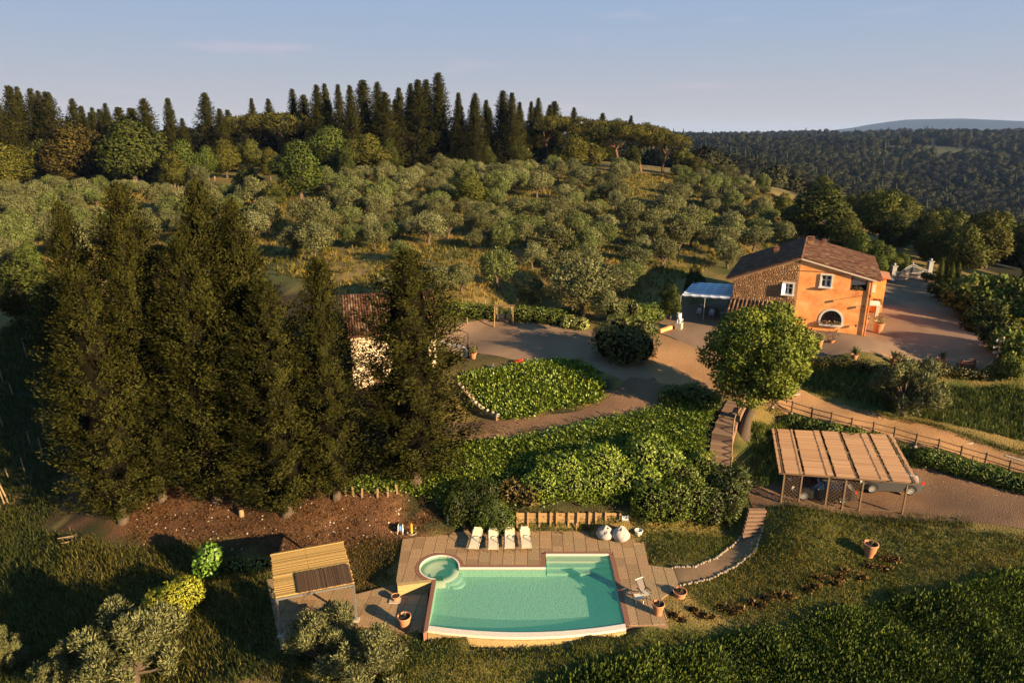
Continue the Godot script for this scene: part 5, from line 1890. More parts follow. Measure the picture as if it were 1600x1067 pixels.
func car(called: String, label: String, at: Vector3, nose: Vector3, tail: Vector3, paint: Material) -> void:
	var d := tail - nose
	var turn := atan2(-d.z, d.x)
	var mid := (nose + tail) / 2.0 + Vector3(0.25, 0, -0.8)
	var o := thing(called, label, "car", on(mid, 0.03), turn)
	# cross-sections along x from nose to tail: x, floor, belt height, roof height (or belt where there is none), half width, half roof width
	var cut := [[-2.05, 0.42, 0.62, 0.62, 0.62, 0.5], [-1.95, 0.26, 0.74, 0.74, 0.8, 0.66], [-1.3, 0.22, 0.88, 0.9, 0.88, 0.74], [-0.78, 0.22, 0.94, 0.98, 0.9, 0.76], [-0.15, 0.22, 0.96, 1.46, 0.9, 0.62], [0.5, 0.22, 0.97, 1.52, 0.9, 0.63], [1.3, 0.22, 1.0, 1.48, 0.9, 0.62], [1.75, 0.25, 1.02, 1.36, 0.87, 0.58], [2.02, 0.3, 1.0, 1.04, 0.82, 0.62], [2.12, 0.42, 0.8, 0.84, 0.74, 0.6]]
	var body := MB.new()
	var glass := MB.new()
	for k in cut.size() - 1:
		var a: Array = cut[k]
		var b: Array = cut[k + 1]
		var ra := section(a)
		var rb := section(b)
		for q in ra.size():
			var n: int = (q + 1) % ra.size()
			body.quad(ra[q], rb[q], rb[n], ra[n])
	body.quad(section(cut[0])[0], section(cut[0])[1], section(cut[0])[4], section(cut[0])[5])
	body.quad(section(cut[-1])[5], section(cut[-1])[4], section(cut[-1])[1], section(cut[-1])[0])
	put("body", body.mesh(), paint, o)
	for s in [-1.0, 1.0]:   # side windows, a little proud of the body
		for e in [[-0.45, 0.28], [0.36, 1.08], [1.16, 1.62]]:
			glass = MB.new()
			var x0: float = e[0]
			var x1: float = e[1]
			var w := 0.905
			var p := [Vector3(x0, 1.0, s * w), Vector3(x1, 1.02, s * w), Vector3(x1 - (0.12 if x1 > 1.5 else 0.0), 1.38, s * 0.705), Vector3(x0 + (0.4 if x0 < 0.0 else 0.0), 1.38, s * 0.705)]
			if s > 0.0:
				glass.quad(p[0], p[1], p[2], p[3])
			else:
				glass.quad(p[1], p[0], p[3], p[2])
			put("side_window", glass.mesh(), M.glass, o)
		for x in [-1.27, 1.27]:
			var t := MB.new()
			var turn90 := Basis(Vector3.RIGHT, PI / 2 * s)
			t.lathe([Vector2(0.2, -0.1), Vector2(0.33, -0.1), Vector2(0.345, 0.0), Vector2(0.33, 0.11), Vector2(0.21, 0.12)], 20, Vector3(x, 0.34, s * 0.82), turn90)
			var ty := put("wheel", t.mesh(), M.tyre, o)
			var rm := MB.new()
			rm.lathe([Vector2(0.22, 0.09), Vector2(0.21, 0.125), Vector2(0.18, 0.1)], 20, Vector3(x, 0.34, s * 0.82), turn90)
			for k in 10:
				var a := TAU * k / 10.0
				rm.beam(Vector3(x, 0.34, s * 0.925), Vector3(x + cos(a) * 0.2, 0.34 + sin(a) * 0.2, s * 0.93), 0.035, 0.02, Vector3(0, 0, 1))
			put("rim", rm.mesh(), M.rim, ty)
			var arch := MB.new()
			for k in 8:
				var a0 := PI * k / 8.0
				var a1 := PI * (k + 1) / 8.0
				arch.beam(Vector3(x + cos(a0) * 0.4, 0.34 + sin(a0) * 0.4, s * 0.885), Vector3(x + cos(a1) * 0.4, 0.34 + sin(a1) * 0.4, s * 0.885), 0.07, 0.06, Vector3(0, 0, 1))
			put("wheel_arch", arch.mesh(), M.black, o)
		var l := MB.new()
		l.box(Vector3(2.03, 0.92, s * 0.66), Vector3(0.16, 0.17, 0.34), Basis(Vector3.UP, s * 0.25))
		put("tail_lamp", l.mesh(), M.red_lamp, o)
		l = MB.new()
		l.box(Vector3(-1.93, 0.7, s * 0.62), Vector3(0.14, 0.14, 0.34), Basis(Vector3.UP, -s * 0.3))
		put("headlight", l.mesh(), M.clear_lamp, o)
		l = MB.new()
		l.ball(Vector3(-0.42, 1.02, s * 1.0), Vector3(0.08, 0.09, 0.12), 5, 8)
		put("mirror", l.mesh(), paint, o)
		l = MB.new()
		l.box(Vector3(0.7, 0.87, s * 0.915), Vector3(0.16, 0.03, 0.03))
		put("door_handle", l.mesh(), paint, o)
		l = MB.new()
		l.beam(Vector3(-0.1, 1.5, s * 0.55), Vector3(1.5, 1.53, s * 0.55), 0.03, 0.04)
		put("roof_rail", l.mesh(), M.grey_metal, o)
	var ws := MB.new()
	ws.quad(Vector3(-0.75, 1.01, 0.7), Vector3(-0.2, 1.435, 0.58), Vector3(-0.2, 1.435, -0.58), Vector3(-0.75, 1.01, -0.7))
	put("windscreen", ws.mesh(), M.glass, o)
	ws = MB.new()
	ws.quad(Vector3(2.03, 1.06, -0.56), Vector3(1.78, 1.35, -0.52), Vector3(1.78, 1.35, 0.52), Vector3(2.03, 1.06, 0.56))
	put("rear_window", ws.mesh(), M.glass, o)
	ws = MB.new()
	ws.box(Vector3(2.09, 0.5, 0), Vector3(0.14, 0.2, 1.5))
	put("bumper", ws.mesh(), M.black, o)


func section(a: Array) -> Array:
	var x: float = a[0]
	return [Vector3(x, a[1], a[4]), Vector3(x, a[1], -a[4]), Vector3(x, a[2], -a[4]), Vector3(x, a[3], -a[5]), Vector3(x, a[3], a[5]), Vector3(x, a[2], a[4])]


func make_pergola() -> void:
	var bl: Vector3 = Vector3(-14.61, 1.95, -35.9)
	var br: Vector3 = Vector3(-10.64, 1.95, -37.26)
	var fr: Vector3 = Vector3(-9.08, 1.75, -33.34)
	var fl: Vector3 = Vector3(-13.05, 1.75, -32.05)
	var c := (bl + fr) / 2.0
	var o := thing("bamboo_pergola", "grey framed pergola roofed with pale split bamboo over the lower patio", "pergola", Vector3(c.x, -0.7, c.z))
	var to := -o.position
	var r := RandomNumberGenerator.new()
	r.seed = 91
	for q in [bl, br, fr, fl]:
		var b := MB.new()
		b.beam(Vector3(q.x, -0.75, q.z) + to, q + to, 0.11, 0.11, Vector3.RIGHT)
		var p := put("post", b.mesh(), M.grey_metal if q != bl else M.wood, o)
		b = MB.new()
		b.box(Vector3(q.x, -0.66, q.z) + to, Vector3(0.36, 0.08, 0.36))
		put("post_foot", b.mesh(), M.pale_stone, p)
	for e in [[fl, fr], [bl, br], [fl, bl], [fr, br]]:
		var b := MB.new()
		b.beam(e[0] + to + Vector3(0, -0.04, 0), e[1] + to + Vector3(0, -0.04, 0), 0.09, 0.09)
		put("beam", b.mesh(), M.grey_metal, o)
	# canes run across; the front right quarter has an older, browner mat on top
	var n := 44
	for k in n:
		var t0 := float(k) / n
		var b := MB.new()
		var a := bl.lerp(fl, t0) + to
		var e := br.lerp(fr, t0) + to
		var out := (e - a).normalized()
		var cut := a.lerp(e, 0.46) + Vector3(0, r.randf_range(-0.01, 0.01), 0)
		var high := r.randf_range(0.03, 0.06)
		b.tube([a - out * r.randf_range(0.02, 0.1) + Vector3(0, high, 0), cut + Vector3(0, high, 0)], [0.046], 6)
		b.tube([cut + out * 0.02 + Vector3(0, high, 0), e + out * r.randf_range(0.02, 0.1) + Vector3(0, high, 0)], [0.046], 6)
		put("bamboo_cane", b.mesh(), M["bamboo%d" % r.randi_range(0, 2)], o)
	var mat := MB.new()
	var m0 := fl.lerp(fr, 0.27)
	var m1 := bl.lerp(br, 0.27)
	var hi := Vector3(0, 0.14, 0) + to
	reed_mat(mat, [m0.lerp(m1, 0.42) + hi, m0.lerp(m1, -0.015) + hi, fr.lerp(br, -0.015) + hi, fr.lerp(br, 0.42) + hi], 70, r, 0.5)
	put("reed_mat", mat.mesh(), M.reed, o)
	# white metal table and two chairs below
	var tb := thing("patio_table", "dark rectangular table under the bamboo pergola", "table", Vector3(fl.x, -0.7, fl.z) + Vector3(2.05, 0, -0.75), 0.2)
	var b := MB.new()
	b.box(Vector3(0, 0.73, 0), Vector3(1.3, 0.05, 0.8))
	put("table_top", b.mesh(), M.black, tb)
	for q in [Vector3(-0.55, 0.35, -0.33), Vector3(0.55, 0.35, -0.33), Vector3(-0.55, 0.35, 0.33), Vector3(0.55, 0.35, 0.33)]:
		b = MB.new()
		b.box(q, Vector3(0.05, 0.71, 0.05))
		put("leg", b.mesh(), M.black, tb)
	var ch := chair("patio_chair", "white patio chair under the pergola, on the post side of the dark table", Vector3(fl.x + 1.15, -0.7, fl.z - 0.3), 0.9, M.white, M.white)
	dup(ch, Vector3(fl.x + 2.9, -0.7, fl.z - 0.45), -1.2, "white patio chair under the pergola, on the pool side of the dark table")


# ------------------------------------------------------------------ stairs, fence
func make_stairs() -> void:
	# lower flight: timber-fronted treads from the gravel path up to the parking place
	var a: Vector3 = Vector3(16.09, 0.45, -40.22)
	var e: Vector3 = Vector3(16.92, 1.75, -41.65)
	var o := thing("lower_steps", "short flight of seven wide steps climbing from the gravel path", "steps", a)
	for k in 7:
		var p := a.lerp(e, (k + 0.5) / 7.0) - a
		var b := MB.new()
		b.box(p + Vector3(0.0, -0.25, 0), Vector3(1.15, 0.62, a.distance_to(e) / 7.0 + 0.02))
		put("step", b.mesh(), M.path, o)
		b = MB.new()
		b.box(p + Vector3(0.0, 0.0, 0.17), Vector3(1.22, 0.13, 0.08))
		put("riser", b.mesh(), M.step_earth, o)
	# upper flight: long earth treads held by boards
	var u: Vector3 = Vector3(14.86, 2.75, -44.27)
	var m: Vector3 = Vector3(15.67, 3.9, -46.61)
	var t: Vector3 = Vector3(18.14, 5.75, -51.21)
	var s := thing("upper_steps", "long flight of earth steps with timber risers climbing past the big tree", "steps", u)
	var step_y := -10.0
	for k in 10:
		var q: Vector3 = u.lerp(m, k / 5.0) if k < 5 else m.lerp(t, (k - 5) / 5.0)
		var q1: Vector3 = u.lerp(m, (k + 1) / 5.0) if k < 5 else m.lerp(t, (k - 4) / 5.0)
		q.y = ground(q.x, q.z)
		q1.y = ground(q1.x, q1.z)
		var d := (q1 - q)
		var flight := (m - u) if k < 5 else (t - m)
		var turn := Basis(Vector3.UP, atan2(-flight.x, -flight.z))
		var deep := Vector2(d.x, d.z).length()
		var c := (q + q1) / 2.0 - u
		var mid_at := (q + q1) / 2.0
		step_y += 0.06
		for corner in [Vector3(-0.75, 0, 0), Vector3(0.75, 0, 0), Vector3(-0.75, 0, -deep / 2.0), Vector3(0.75, 0, -deep / 2.0)]:
			var g: Vector3 = mid_at + turn * corner
			step_y = maxf(step_y, ground(g.x, g.z) + 0.03)
		c.y = step_y - u.y
		var b := MB.new()
		b.box(c + Vector3(0, -0.6, 0), Vector3(1.5, 1.2, deep + 0.12), turn)
		put("step", b.mesh(), M.step_earth, s)
		b = MB.new()
		b.box(c + turn * Vector3(0, -0.04, deep / 2.0 + 0.03), Vector3(1.52, 0.1, 0.1), turn)
		put("riser", b.mesh(), M.pale_wood, s)
	# handrail on the side of the carport
	var posts := [[Vector3(15.36, 2.7, -44.08), 1.0], [Vector3(15.7, 2.8, -44.18), 1.9], [Vector3(16.75, 4, -47.51), 1.1], [Vector3(17.39, 4.6, -48.77), 1.1], [Vector3(18.35, 5.4, -50.45), 1.0], [Vector3(18.81, 5.8, -51.36), 1.0]]
	var h := thing("stair_handrail", "rustic wooden handrail on posts along the upper steps", "handrail", posts[0][0])
	for k in posts.size():
		var p: Vector3 = posts[k][0]
		p.y = ground(p.x, p.z)
		var b := MB.new()
		b.tube([p + Vector3(0, -0.3, 0) - h.position, p + Vector3(0, posts[k][1], 0) - h.position], [0.055], 6)
		put("post", b.mesh(), M.pale_wood, h)
		if k > 0:
			var w: Vector3 = posts[k - 1][0]
			w.y = ground(w.x, w.z)
			for y in [0.45, 0.92]:
				b = MB.new()
				b.tube([w + Vector3(0, y, 0) - h.position, p + Vector3(0, y, 0) - h.position], [0.04], 6)
				put("rail", b.mesh(), M.pale_wood, h)
	# short rail at the foot of the upper steps
	var g := thing("low_rail", "low wooden rail beside the hedge at the bottom of the upper steps", "handrail", on(Vector3(15.32, 2.33, -43.99)))
	var g2 := on(Vector3(16.47, 2.29, -43.71)) - g.position
	var b := MB.new()
	b.tube([Vector3(0, 0.55, 0), g2 + Vector3(0, 0.5, 0)], [0.045], 6)
	put("rail", b.mesh(), M.pale_wood, g)
	for q in [Vector3.ZERO, g2]:
		b = MB.new()
		b.tube([q + Vector3(0, -0.2, 0), q + Vector3(0, 0.75, 0)], [0.05], 6)
		put("post", b.mesh(), M.pale_wood, g)


func make_fence() -> void:
	var feet := [Vector3(20.05, 5.44, -51.55), Vector3(21.1, 5.19, -51.36), Vector3(22.54, 4.8, -50.96), Vector3(23.79, 4.63, -50.13), Vector3(24.93, 4.62, -49.16), Vector3(26.24, 4.43, -48.54), Vector3(27.84, 4.17, -48.29), Vector3(29.25, 3.96, -47.83), Vector3(30.5, 3.78, -47.08), Vector3(31.85, 3.63, -46.42), Vector3(33.19, 3.35, -45.8), Vector3(34.6, 3.11, -45.16), Vector3(35.83, 2.91, -44.35), Vector3(36.96, 2.8, -43.52), Vector3(37.96, 2.7, -42.6)]
	var o := thing("post_and_rail_fence", "brown post and rail fence along the sandy road", "fence", on(feet[0]))
	var r := RandomNumberGenerator.new()
	r.seed = 95
	for k in feet.size():
		var p: Vector3 = on(feet[k]) - o.position
		var b := MB.new()
		b.tube([p + Vector3(0, -0.3, 0), p + Vector3(r.randf_range(-0.03, 0.03), 1.12, 0)], [0.07], 7)
		put("post", b.mesh(), M.wood, o)
		b = MB.new()
		b.ball(p + Vector3(0, 0.02, 0.02), Vector3(0.17, 0.12, 0.15), 4, 7)
		put("stone_base", b.mesh(), M.pale_stone, o)
		if k:
			var q: Vector3 = on(feet[k - 1]) - o.position
			for y in [1.0, 0.58]:
				b = MB.new()
				b.tube([q + Vector3(0, y, 0), p + Vector3(0, y, 0)], [0.042], 6)
				put("rail", b.mesh(), M.wood, o)
			b = MB.new()
			b.beam(q + Vector3(0, 0.12, 0), p + Vector3(0, 0.12, 0), 0.05, 0.17)
			put("foot_board", b.mesh(), M.wood, o)
			if k in [1, 6, 11]:
				b = MB.new()
				b.tube([(p + q) / 2.0 + Vector3(0, -0.1, 0), (p + q) / 2.0 + Vector3(0, 0.62, 0)], [0.05], 6)
				put("short_post", b.mesh(), M.wood, o)
	# pale boards laid across the road as drains
	for e in [[Vector3(21.58, 5.72, -52.41), Vector3(23.99, 5.6, -53.14), "pale timber drain laid across the upper sandy road"], [Vector3(31.89, 3.69, -46.5), Vector3(35.22, 3.76, -47.67), "pale timber drain laid across the sandy road below the olive tree"], [Vector3(36.87, 3.39, -46.26), Vector3(37.72, 3.27, -45.55), "pale timber drain laid across the sandy road at the lower bend"]]:
		var b := MB.new()
		var p0 := on(e[0], 0.07)
		var p1 := on(e[1], 0.07)
		b.beam(Vector3.ZERO, p1 - p0, 0.16, 0.07)
		var d := put("road_drain", b.mesh(), M.pale_stone)
		d.position = p0
		tag(d, e[2], "drain", "drains across the road")


# ------------------------------------------------------------------ poolside things
func make_furniture() -> void:
	# sun loungers, head end to the north
	var spots_at := [Vector3(-2.45, 0, -39.93), Vector3(-1.27, 0, -39.86), Vector3(-0.17, 0, -39.97), Vector3(0.9, 0, -40)]
	var names := ["cream sun lounger nearest the round spa", "cream sun lounger second from the spa end of the row", "cream sun lounger third from the spa end of the row", "cream sun lounger at the retaining wall end of the row"]
	var l := thing("sun_lounger", names[0], "sun lounger", spots_at[0], -0.12, "sun loungers on the pool deck")
	var b := MB.new()
	var prof := [Vector3(0, 0.34, 0.98), Vector3(0, 0.36, 0.6), Vector3(0, 0.36, -0.25), Vector3(0, 0.62, -0.95)]
	for k in 3:
		b.quad(prof[k] + Vector3(-0.3, 0.02, 0), prof[k] + Vector3(0.3, 0.02, 0), prof[k + 1] + Vector3(0.3, 0.02, 0), prof[k + 1] + Vector3(-0.3, 0.02, 0))
		b.quad(prof[k] + Vector3(0.3, -0.02, 0), prof[k] + Vector3(-0.3, -0.02, 0), prof[k + 1] + Vector3(-0.3, -0.02, 0), prof[k + 1] + Vector3(0.3, -0.02, 0))
	b.box(Vector3(0, 0.65, -0.93), Vector3(0.5, 0.09, 0.2), Basis(Vector3.RIGHT, 0.36))
	put("sling", b.mesh(), M.cream_cloth, l)
	for x in [-0.33, 0.33]:
		b = MB.new()
		b.tube([Vector3(x, 0.33, 0.99), Vector3(x, 0.34, 0.6), Vector3(x, 0.34, -0.25), Vector3(x, 0.6, -0.96)], [0.024], 6)
		put("side_rail", b.mesh(), M.cream_cloth, l)
		b = MB.new()
		var loop := []
		for k in 9:
			var t := PI * k / 8.0
			loop.append(Vector3(x * 1.06, 0.34 + sin(t) * 0.26, 0.02 - cos(t) * 0.3))
		b.tube(loop, [0.024], 6)
		put("armrest", b.mesh(), M.dark_metal, l)
		for z in [0.7, -0.45]:
			b = MB.new()
			b.tube([Vector3(x, 0.34, z), Vector3(x * 1.04, 0.0, z + (0.1 if z > 0 else -0.1))], [0.022], 6)
			put("leg", b.mesh(), M.dark_metal, l)
	for k in range(1, 4):
		dup(l, spots_at[k], [-0.12, 0.02, 0.0, 0.05][k], names[k])
	# bean bags
	var bags := [[Vector3(6.39, 0, -40.77), "crumpled grey bean bag slumped beside the timber wall", 0.4], [Vector3(7.4, 0, -40.54), "plumper grey bean bag standing beside the white tub", 1.6]]
	for k in 2:
		var o := thing("bean_bag", bags[k][1], "bean bag", bags[k][0], bags[k][2], "bean bags on the pool deck")
		b = MB.new()
		b.ball(Vector3(0, 0.4, 0), Vector3(0.62, 0.46, 0.58), 14, 20)
		var f := noise(FastNoiseLite.TYPE_SIMPLEX_SMOOTH, 1.6, 3, 130 + k)
		for q in b.v.size():
			var p := b.v[q]
			var t := clampf(p.y / 0.86, 0.0, 1.0)
			var w := 1.12 - 0.62 * t * t
			p = Vector3(p.x * w, maxf(p.y * [1.0, 1.18][k], 0.0), p.z * w) * (1.0 + 0.22 * f.get_noise_3dv(p * 1.4))
			b.v[q] = Vector3(p.x, maxf(p.y, 0.0), p.z)
		b = smooth(b)
		put("bag", b.mesh(), M.grey_cloth, o)
		b = MB.new()
		b.ball(Vector3(0.08, [0.78, 0.9][k], 0.12), Vector3(0.16, 0.05, 0.1), 4, 8)
		put("handle_strap", b.mesh(), M.black, o)
		b = MB.new()
		for q in [[0.05, 0.56, 0.44], [0.2, 0.5, 0.43], [-0.12, 0.62, 0.4]]:
			b.box(Vector3(q[0], q[1] * [1.0, 1.15][k], q[2]), Vector3(0.13, 0.07, 0.05), Basis(Vector3.RIGHT, -0.7) * Basis(Vector3.BACK, q[0] * 3.0))
		put("printed_mark", b.mesh(), M.black, o)
	# white tub
	var tub := thing("white_tub", "white topped round tub at the corner of the pool deck", "tub", Vector3(8.67, 0, -40.92))
	b = MB.new()
	b.lathe([Vector2(0.0, 0.0), Vector2(0.2, 0.0), Vector2(0.27, 0.46), Vector2(0.25, 0.46), Vector2(0.2, 0.05)], 20)
	put("body", b.mesh(), M.cream_cloth, tub)
	b = MB.new()
	b.lathe([Vector2(0.275, 0.42), Vector2(0.3, 0.44), Vector2(0.3, 0.49), Vector2(0.24, 0.5), Vector2(0.23, 0.44), Vector2(0.0, 0.43)], 20)
	put("rim", b.mesh(), M.white, tub)
	# retaining wall of planks
	var wa: Vector3 = Vector3(0.36, 0, -41.83)
	var wb: Vector3 = Vector3(7.51, 0, -41.83)
	var w := thing("plank_retaining_wall", "low retaining wall of horizontal planks between upright posts behind the deck", "wall", wa)
	var d := wb - wa
	var at := [0.0, 0.105, 0.215, 0.325, 0.385, 0.5, 0.59, 0.7, 0.765, 0.86, 1.0]
	var r := RandomNumberGenerator.new()
	r.seed = 97
	for k in at.size():
		b = MB.new()
		b.beam(d * at[k] + Vector3(0, -0.2, 0.06), d * at[k] + Vector3(0, 1.36, 0.06), 0.13, 0.13, Vector3.RIGHT)
		put("post", b.mesh(), M.plank1, w)
		if k:
			for q in 5:
				b = MB.new()
				var y := 0.13 + q * 0.25
				b.beam(d * at[k - 1] + Vector3(0.07, y, -0.05 + r.randf_range(-0.012, 0.012)), d * at[k] + Vector3(-0.07, y + r.randf_range(-0.01, 0.01), -0.05), 0.06, 0.225)
				put("plank", b.mesh(), M["plank%d" % r.randi_range(0, 2)], w)
	for e in [[Vector3(0.66, 0, -41.39), 0.62, "short pale stake in front of the plank wall beside the loungers"], [Vector3(4.45, 0, -41.59), 0.6, "short pale stake in front of the middle of the plank wall"], [Vector3(8.1, 0, -42.04), 0.5, "short pale stake beside the notice board"], [Vector3(-4.47, 0, -41.87), 1.1, "white shower post at the corner of the conifer hedge"]]:
		b = MB.new()
		b.tube([Vector3(0, -0.1, 0), Vector3(0, e[1], 0)], [0.045], 7)
		var st := put("stake", b.mesh(), M.pale_wood if e[1] < 1.0 else M.white)
		st.position = e[0]
		tag(st, e[2], "stake")
	var nb := thing("notice_board", "small white notice board on a post beside the plank wall", "notice board", Vector3(7.84, 0, -41.63))
	b = MB.new()
	b.box(Vector3(0, 0.85, 0), Vector3(0.46, 0.6, 0.03), Basis(Vector3.RIGHT, -0.2))
	put("board", b.mesh(), M.white, nb)
	b = MB.new()
	for q in 6:
		b.box(Vector3(-0.03 + 0.02 * (q % 3), 1.03 - q * 0.075, 0.018 + 0.2 * (q * 0.075 - 0.17)), Vector3(0.28 - 0.04 * (q % 3), 0.022, 0.012), Basis(Vector3.RIGHT, -0.2))
	put("print", b.mesh(), M.grey_metal, nb)
	b = MB.new()
	b.box(Vector3(0, 0.3, -0.05), Vector3(0.08, 0.7, 0.06))
	put("post", b.mesh(), M.wood, nb)
	# folding chair and cushion at the east side of the pool
	var fc := thing("deck_chair", "folding deck chair with a dark frame and reclined pale back beside the pool", "deck chair", Vector3(7.84, 0, -34.44), 0.5)
	for x in [-0.28, 0.28]:
		b = MB.new()
		b.beam(Vector3(x, 0.0, -0.45), Vector3(x, 0.45, 0.4), 0.03, 0.04)
		b.beam(Vector3(x * 0.9, 0.0, 0.45), Vector3(x * 0.9, 1.0, -0.5), 0.03, 0.04)
		put("frame", b.mesh(), M.dark_metal, fc)
		b = MB.new()
		b.beam(Vector3(x, 0.58, -0.35), Vector3(x, 0.58, 0.3), 0.05, 0.03)
		put("armrest", b.mesh(), M.dark_metal, fc)
	b = MB.new()
	b.quad(Vector3(-0.26, 0.4, 0.34), Vector3(0.26, 0.4, 0.34), Vector3(0.26, 0.36, -0.1), Vector3(-0.26, 0.36, -0.1))
	put("seat_sling", b.mesh(), M.cream_cloth, fc)
	b = MB.new()
	b.quad(Vector3(-0.26, 0.4, -0.05), Vector3(0.26, 0.4, -0.05), Vector3(0.26, 1.0, -0.5), Vector3(-0.26, 1.0, -0.5))
	put("back_sling", b.mesh(), M.dark_metal, fc)
	b = MB.new()
	b.tube([Vector3(-0.3, 1.02, -0.52), Vector3(0.3, 1.02, -0.52)], [0.025], 6)
	put("head_bar", b.mesh(), M.white, fc)
	var cs := thing("side_stool", "cream topped low stool beside the deck chair", "stool", Vector3(7.48, 0, -34.09), 0.15)
	b = MB.new()
	b.box(Vector3(0, 0.36, 0), Vector3(0.52, 0.06, 0.46))
	put("seat", b.mesh(), M.cream_cloth, cs)
	for q in [Vector3(-0.22, 0.17, -0.19), Vector3(0.22, 0.17, -0.19), Vector3(-0.22, 0.17, 0.19), Vector3(0.22, 0.17, 0.19)]:
		b = MB.new()
		b.box(q, Vector3(0.04, 0.34, 0.04))
		put("leg", b.mesh(), M.white, cs)
	# hose and pump at the north-west corner
	var hy := thing("water_standpipe", "yellow standpipe with a coiled pale hose at the corner of the deck", "standpipe", on(Vector3(-6.92, 0.02, -41.13)))
	b = MB.new()
	b.tube([Vector3(0, 0, 0), Vector3(0, 0.75, 0), Vector3(0.02, 0.85, 0.04)], [0.09, 0.08, 0.03], 8)
	put("pipe", b.mesh(), M.yellow, hy)
	b = MB.new()
	for k in 3:
		var coil := []
		for q in 15:
			coil.append(Vector3(cos(TAU * q / 14.0) * (0.26 + 0.03 * k), 0.04 + 0.03 * k, sin(TAU * q / 14.0) * (0.22 + 0.03 * k)))
		b.tube(coil, [0.022], 5, false)
	put("hose", b.mesh(), M.pale_stone, hy)
	var pm := thing("hose_reel", "blue and white hose reel standing beside the yellow standpipe", "hose reel", on(Vector3(-7.7, 0, -41.32)))
	b = MB.new()
	b.lathe([Vector2(0.1, -0.16), Vector2(0.27, -0.16), Vector2(0.27, -0.13), Vector2(0.14, -0.12), Vector2(0.14, 0.12), Vector2(0.27, 0.13), Vector2(0.27, 0.16), Vector2(0.1, 0.16)], 16, Vector3(0, 0.36, 0), Basis(Vector3.BACK, PI / 2))
	put("reel", b.mesh(), M.white, pm)
	b = MB.new()
	b.lathe([Vector2(0.14, -0.11), Vector2(0.22, -0.1), Vector2(0.22, 0.1), Vector2(0.14, 0.11)], 16, Vector3(0, 0.36, 0), Basis(Vector3.BACK, PI / 2))
	put("hose", b.mesh(), M.blue, pm)
	b = MB.new()
	for x in [-0.19, 0.19]:
		b.beam(Vector3(x, 0.36, 0), Vector3(x, 0.0, 0.26), 0.03, 0.03)
		b.beam(Vector3(x, 0.36, 0), Vector3(x, 0.0, -0.26), 0.03, 0.03)
	put("stand", b.mesh(), M.white, pm)


func smooth(b: MB) -> MB:   # normals from the shape as it now is
	var n := PackedVector3Array()
	n.resize(b.v.size())
	var weld := {}
	for k in range(0, b.i.size(), 3):
		var p := b.v[b.i[k]]; var q := b.v[b.i[k + 1]]; var s := b.v[b.i[k + 2]]
		var nn := (s - p).cross(q - p)
		for e in 3:
			var key := (b.v[b.i[k + e]] * 500.0).round()
			weld[key] = weld.get(key, Vector3.ZERO) + nn
	for k in b.v.size():
		n[k] = weld.get((b.v[k] * 500.0).round(), Vector3.UP).normalized()
	b.n = n
	return b


func pot(called: String, label: String, at: Vector3, rim: float, high: float, group: String, foot := 0.62) -> Node3D:
	var o := thing(called, label, "plant pot", at, 0.0, group)
	var b := MB.new()
	var r := rim
	b.lathe([Vector2(0.0, 0.0), Vector2(r * foot * 1.1, 0.0), Vector2(r * foot * 1.12, high * 0.06), Vector2(r * foot, high * 0.1), Vector2(r * 0.8, high * 0.45), Vector2(r * 0.92, high * 0.78), Vector2(r * 0.93, high * 0.83), Vector2(r * 1.02, high * 0.86), Vector2(r * 1.02, high), Vector2(r * 0.88, high), Vector2(r * 0.85, high * 0.8)], 24)
	put("pot", b.mesh(), M.terracotta, o)
	b = MB.new()
	b.lathe([Vector2(r * 0.87, high * 0.86), Vector2(r * 0.4, high * 0.9), Vector2(0.0, high * 0.91)], 20)
	put("soil", b.mesh(), M.soil, o)
	return o


func spikes(o: Node3D, base: Vector3, n: int, len: float, wide: float, ca: Color, cb: Color, s: int, spread := 0.8) -> void:   # agave, yucca, palm
	var r := RandomNumberGenerator.new()
	r.seed = s
	var b := MB.new()
	for k in n:
		var a := k * 2.4
		var lean := r.randf_range(0.15, 1.0) * spread
		var d := Vector3(cos(a) * lean, 1.0, sin(a) * lean).normalized()
		b.leaf(base, d, (Vector3.UP - d * d.y).normalized() if d.y < 0.99 else Vector3.RIGHT, len * r.randf_range(0.7, 1.1), wide, ca.lerp(cb, r.randf()), Vector3(d.x * 0.2, 1, d.z * 0.2).normalized())
	put("leaves", b.mesh(), M.leaf, o)


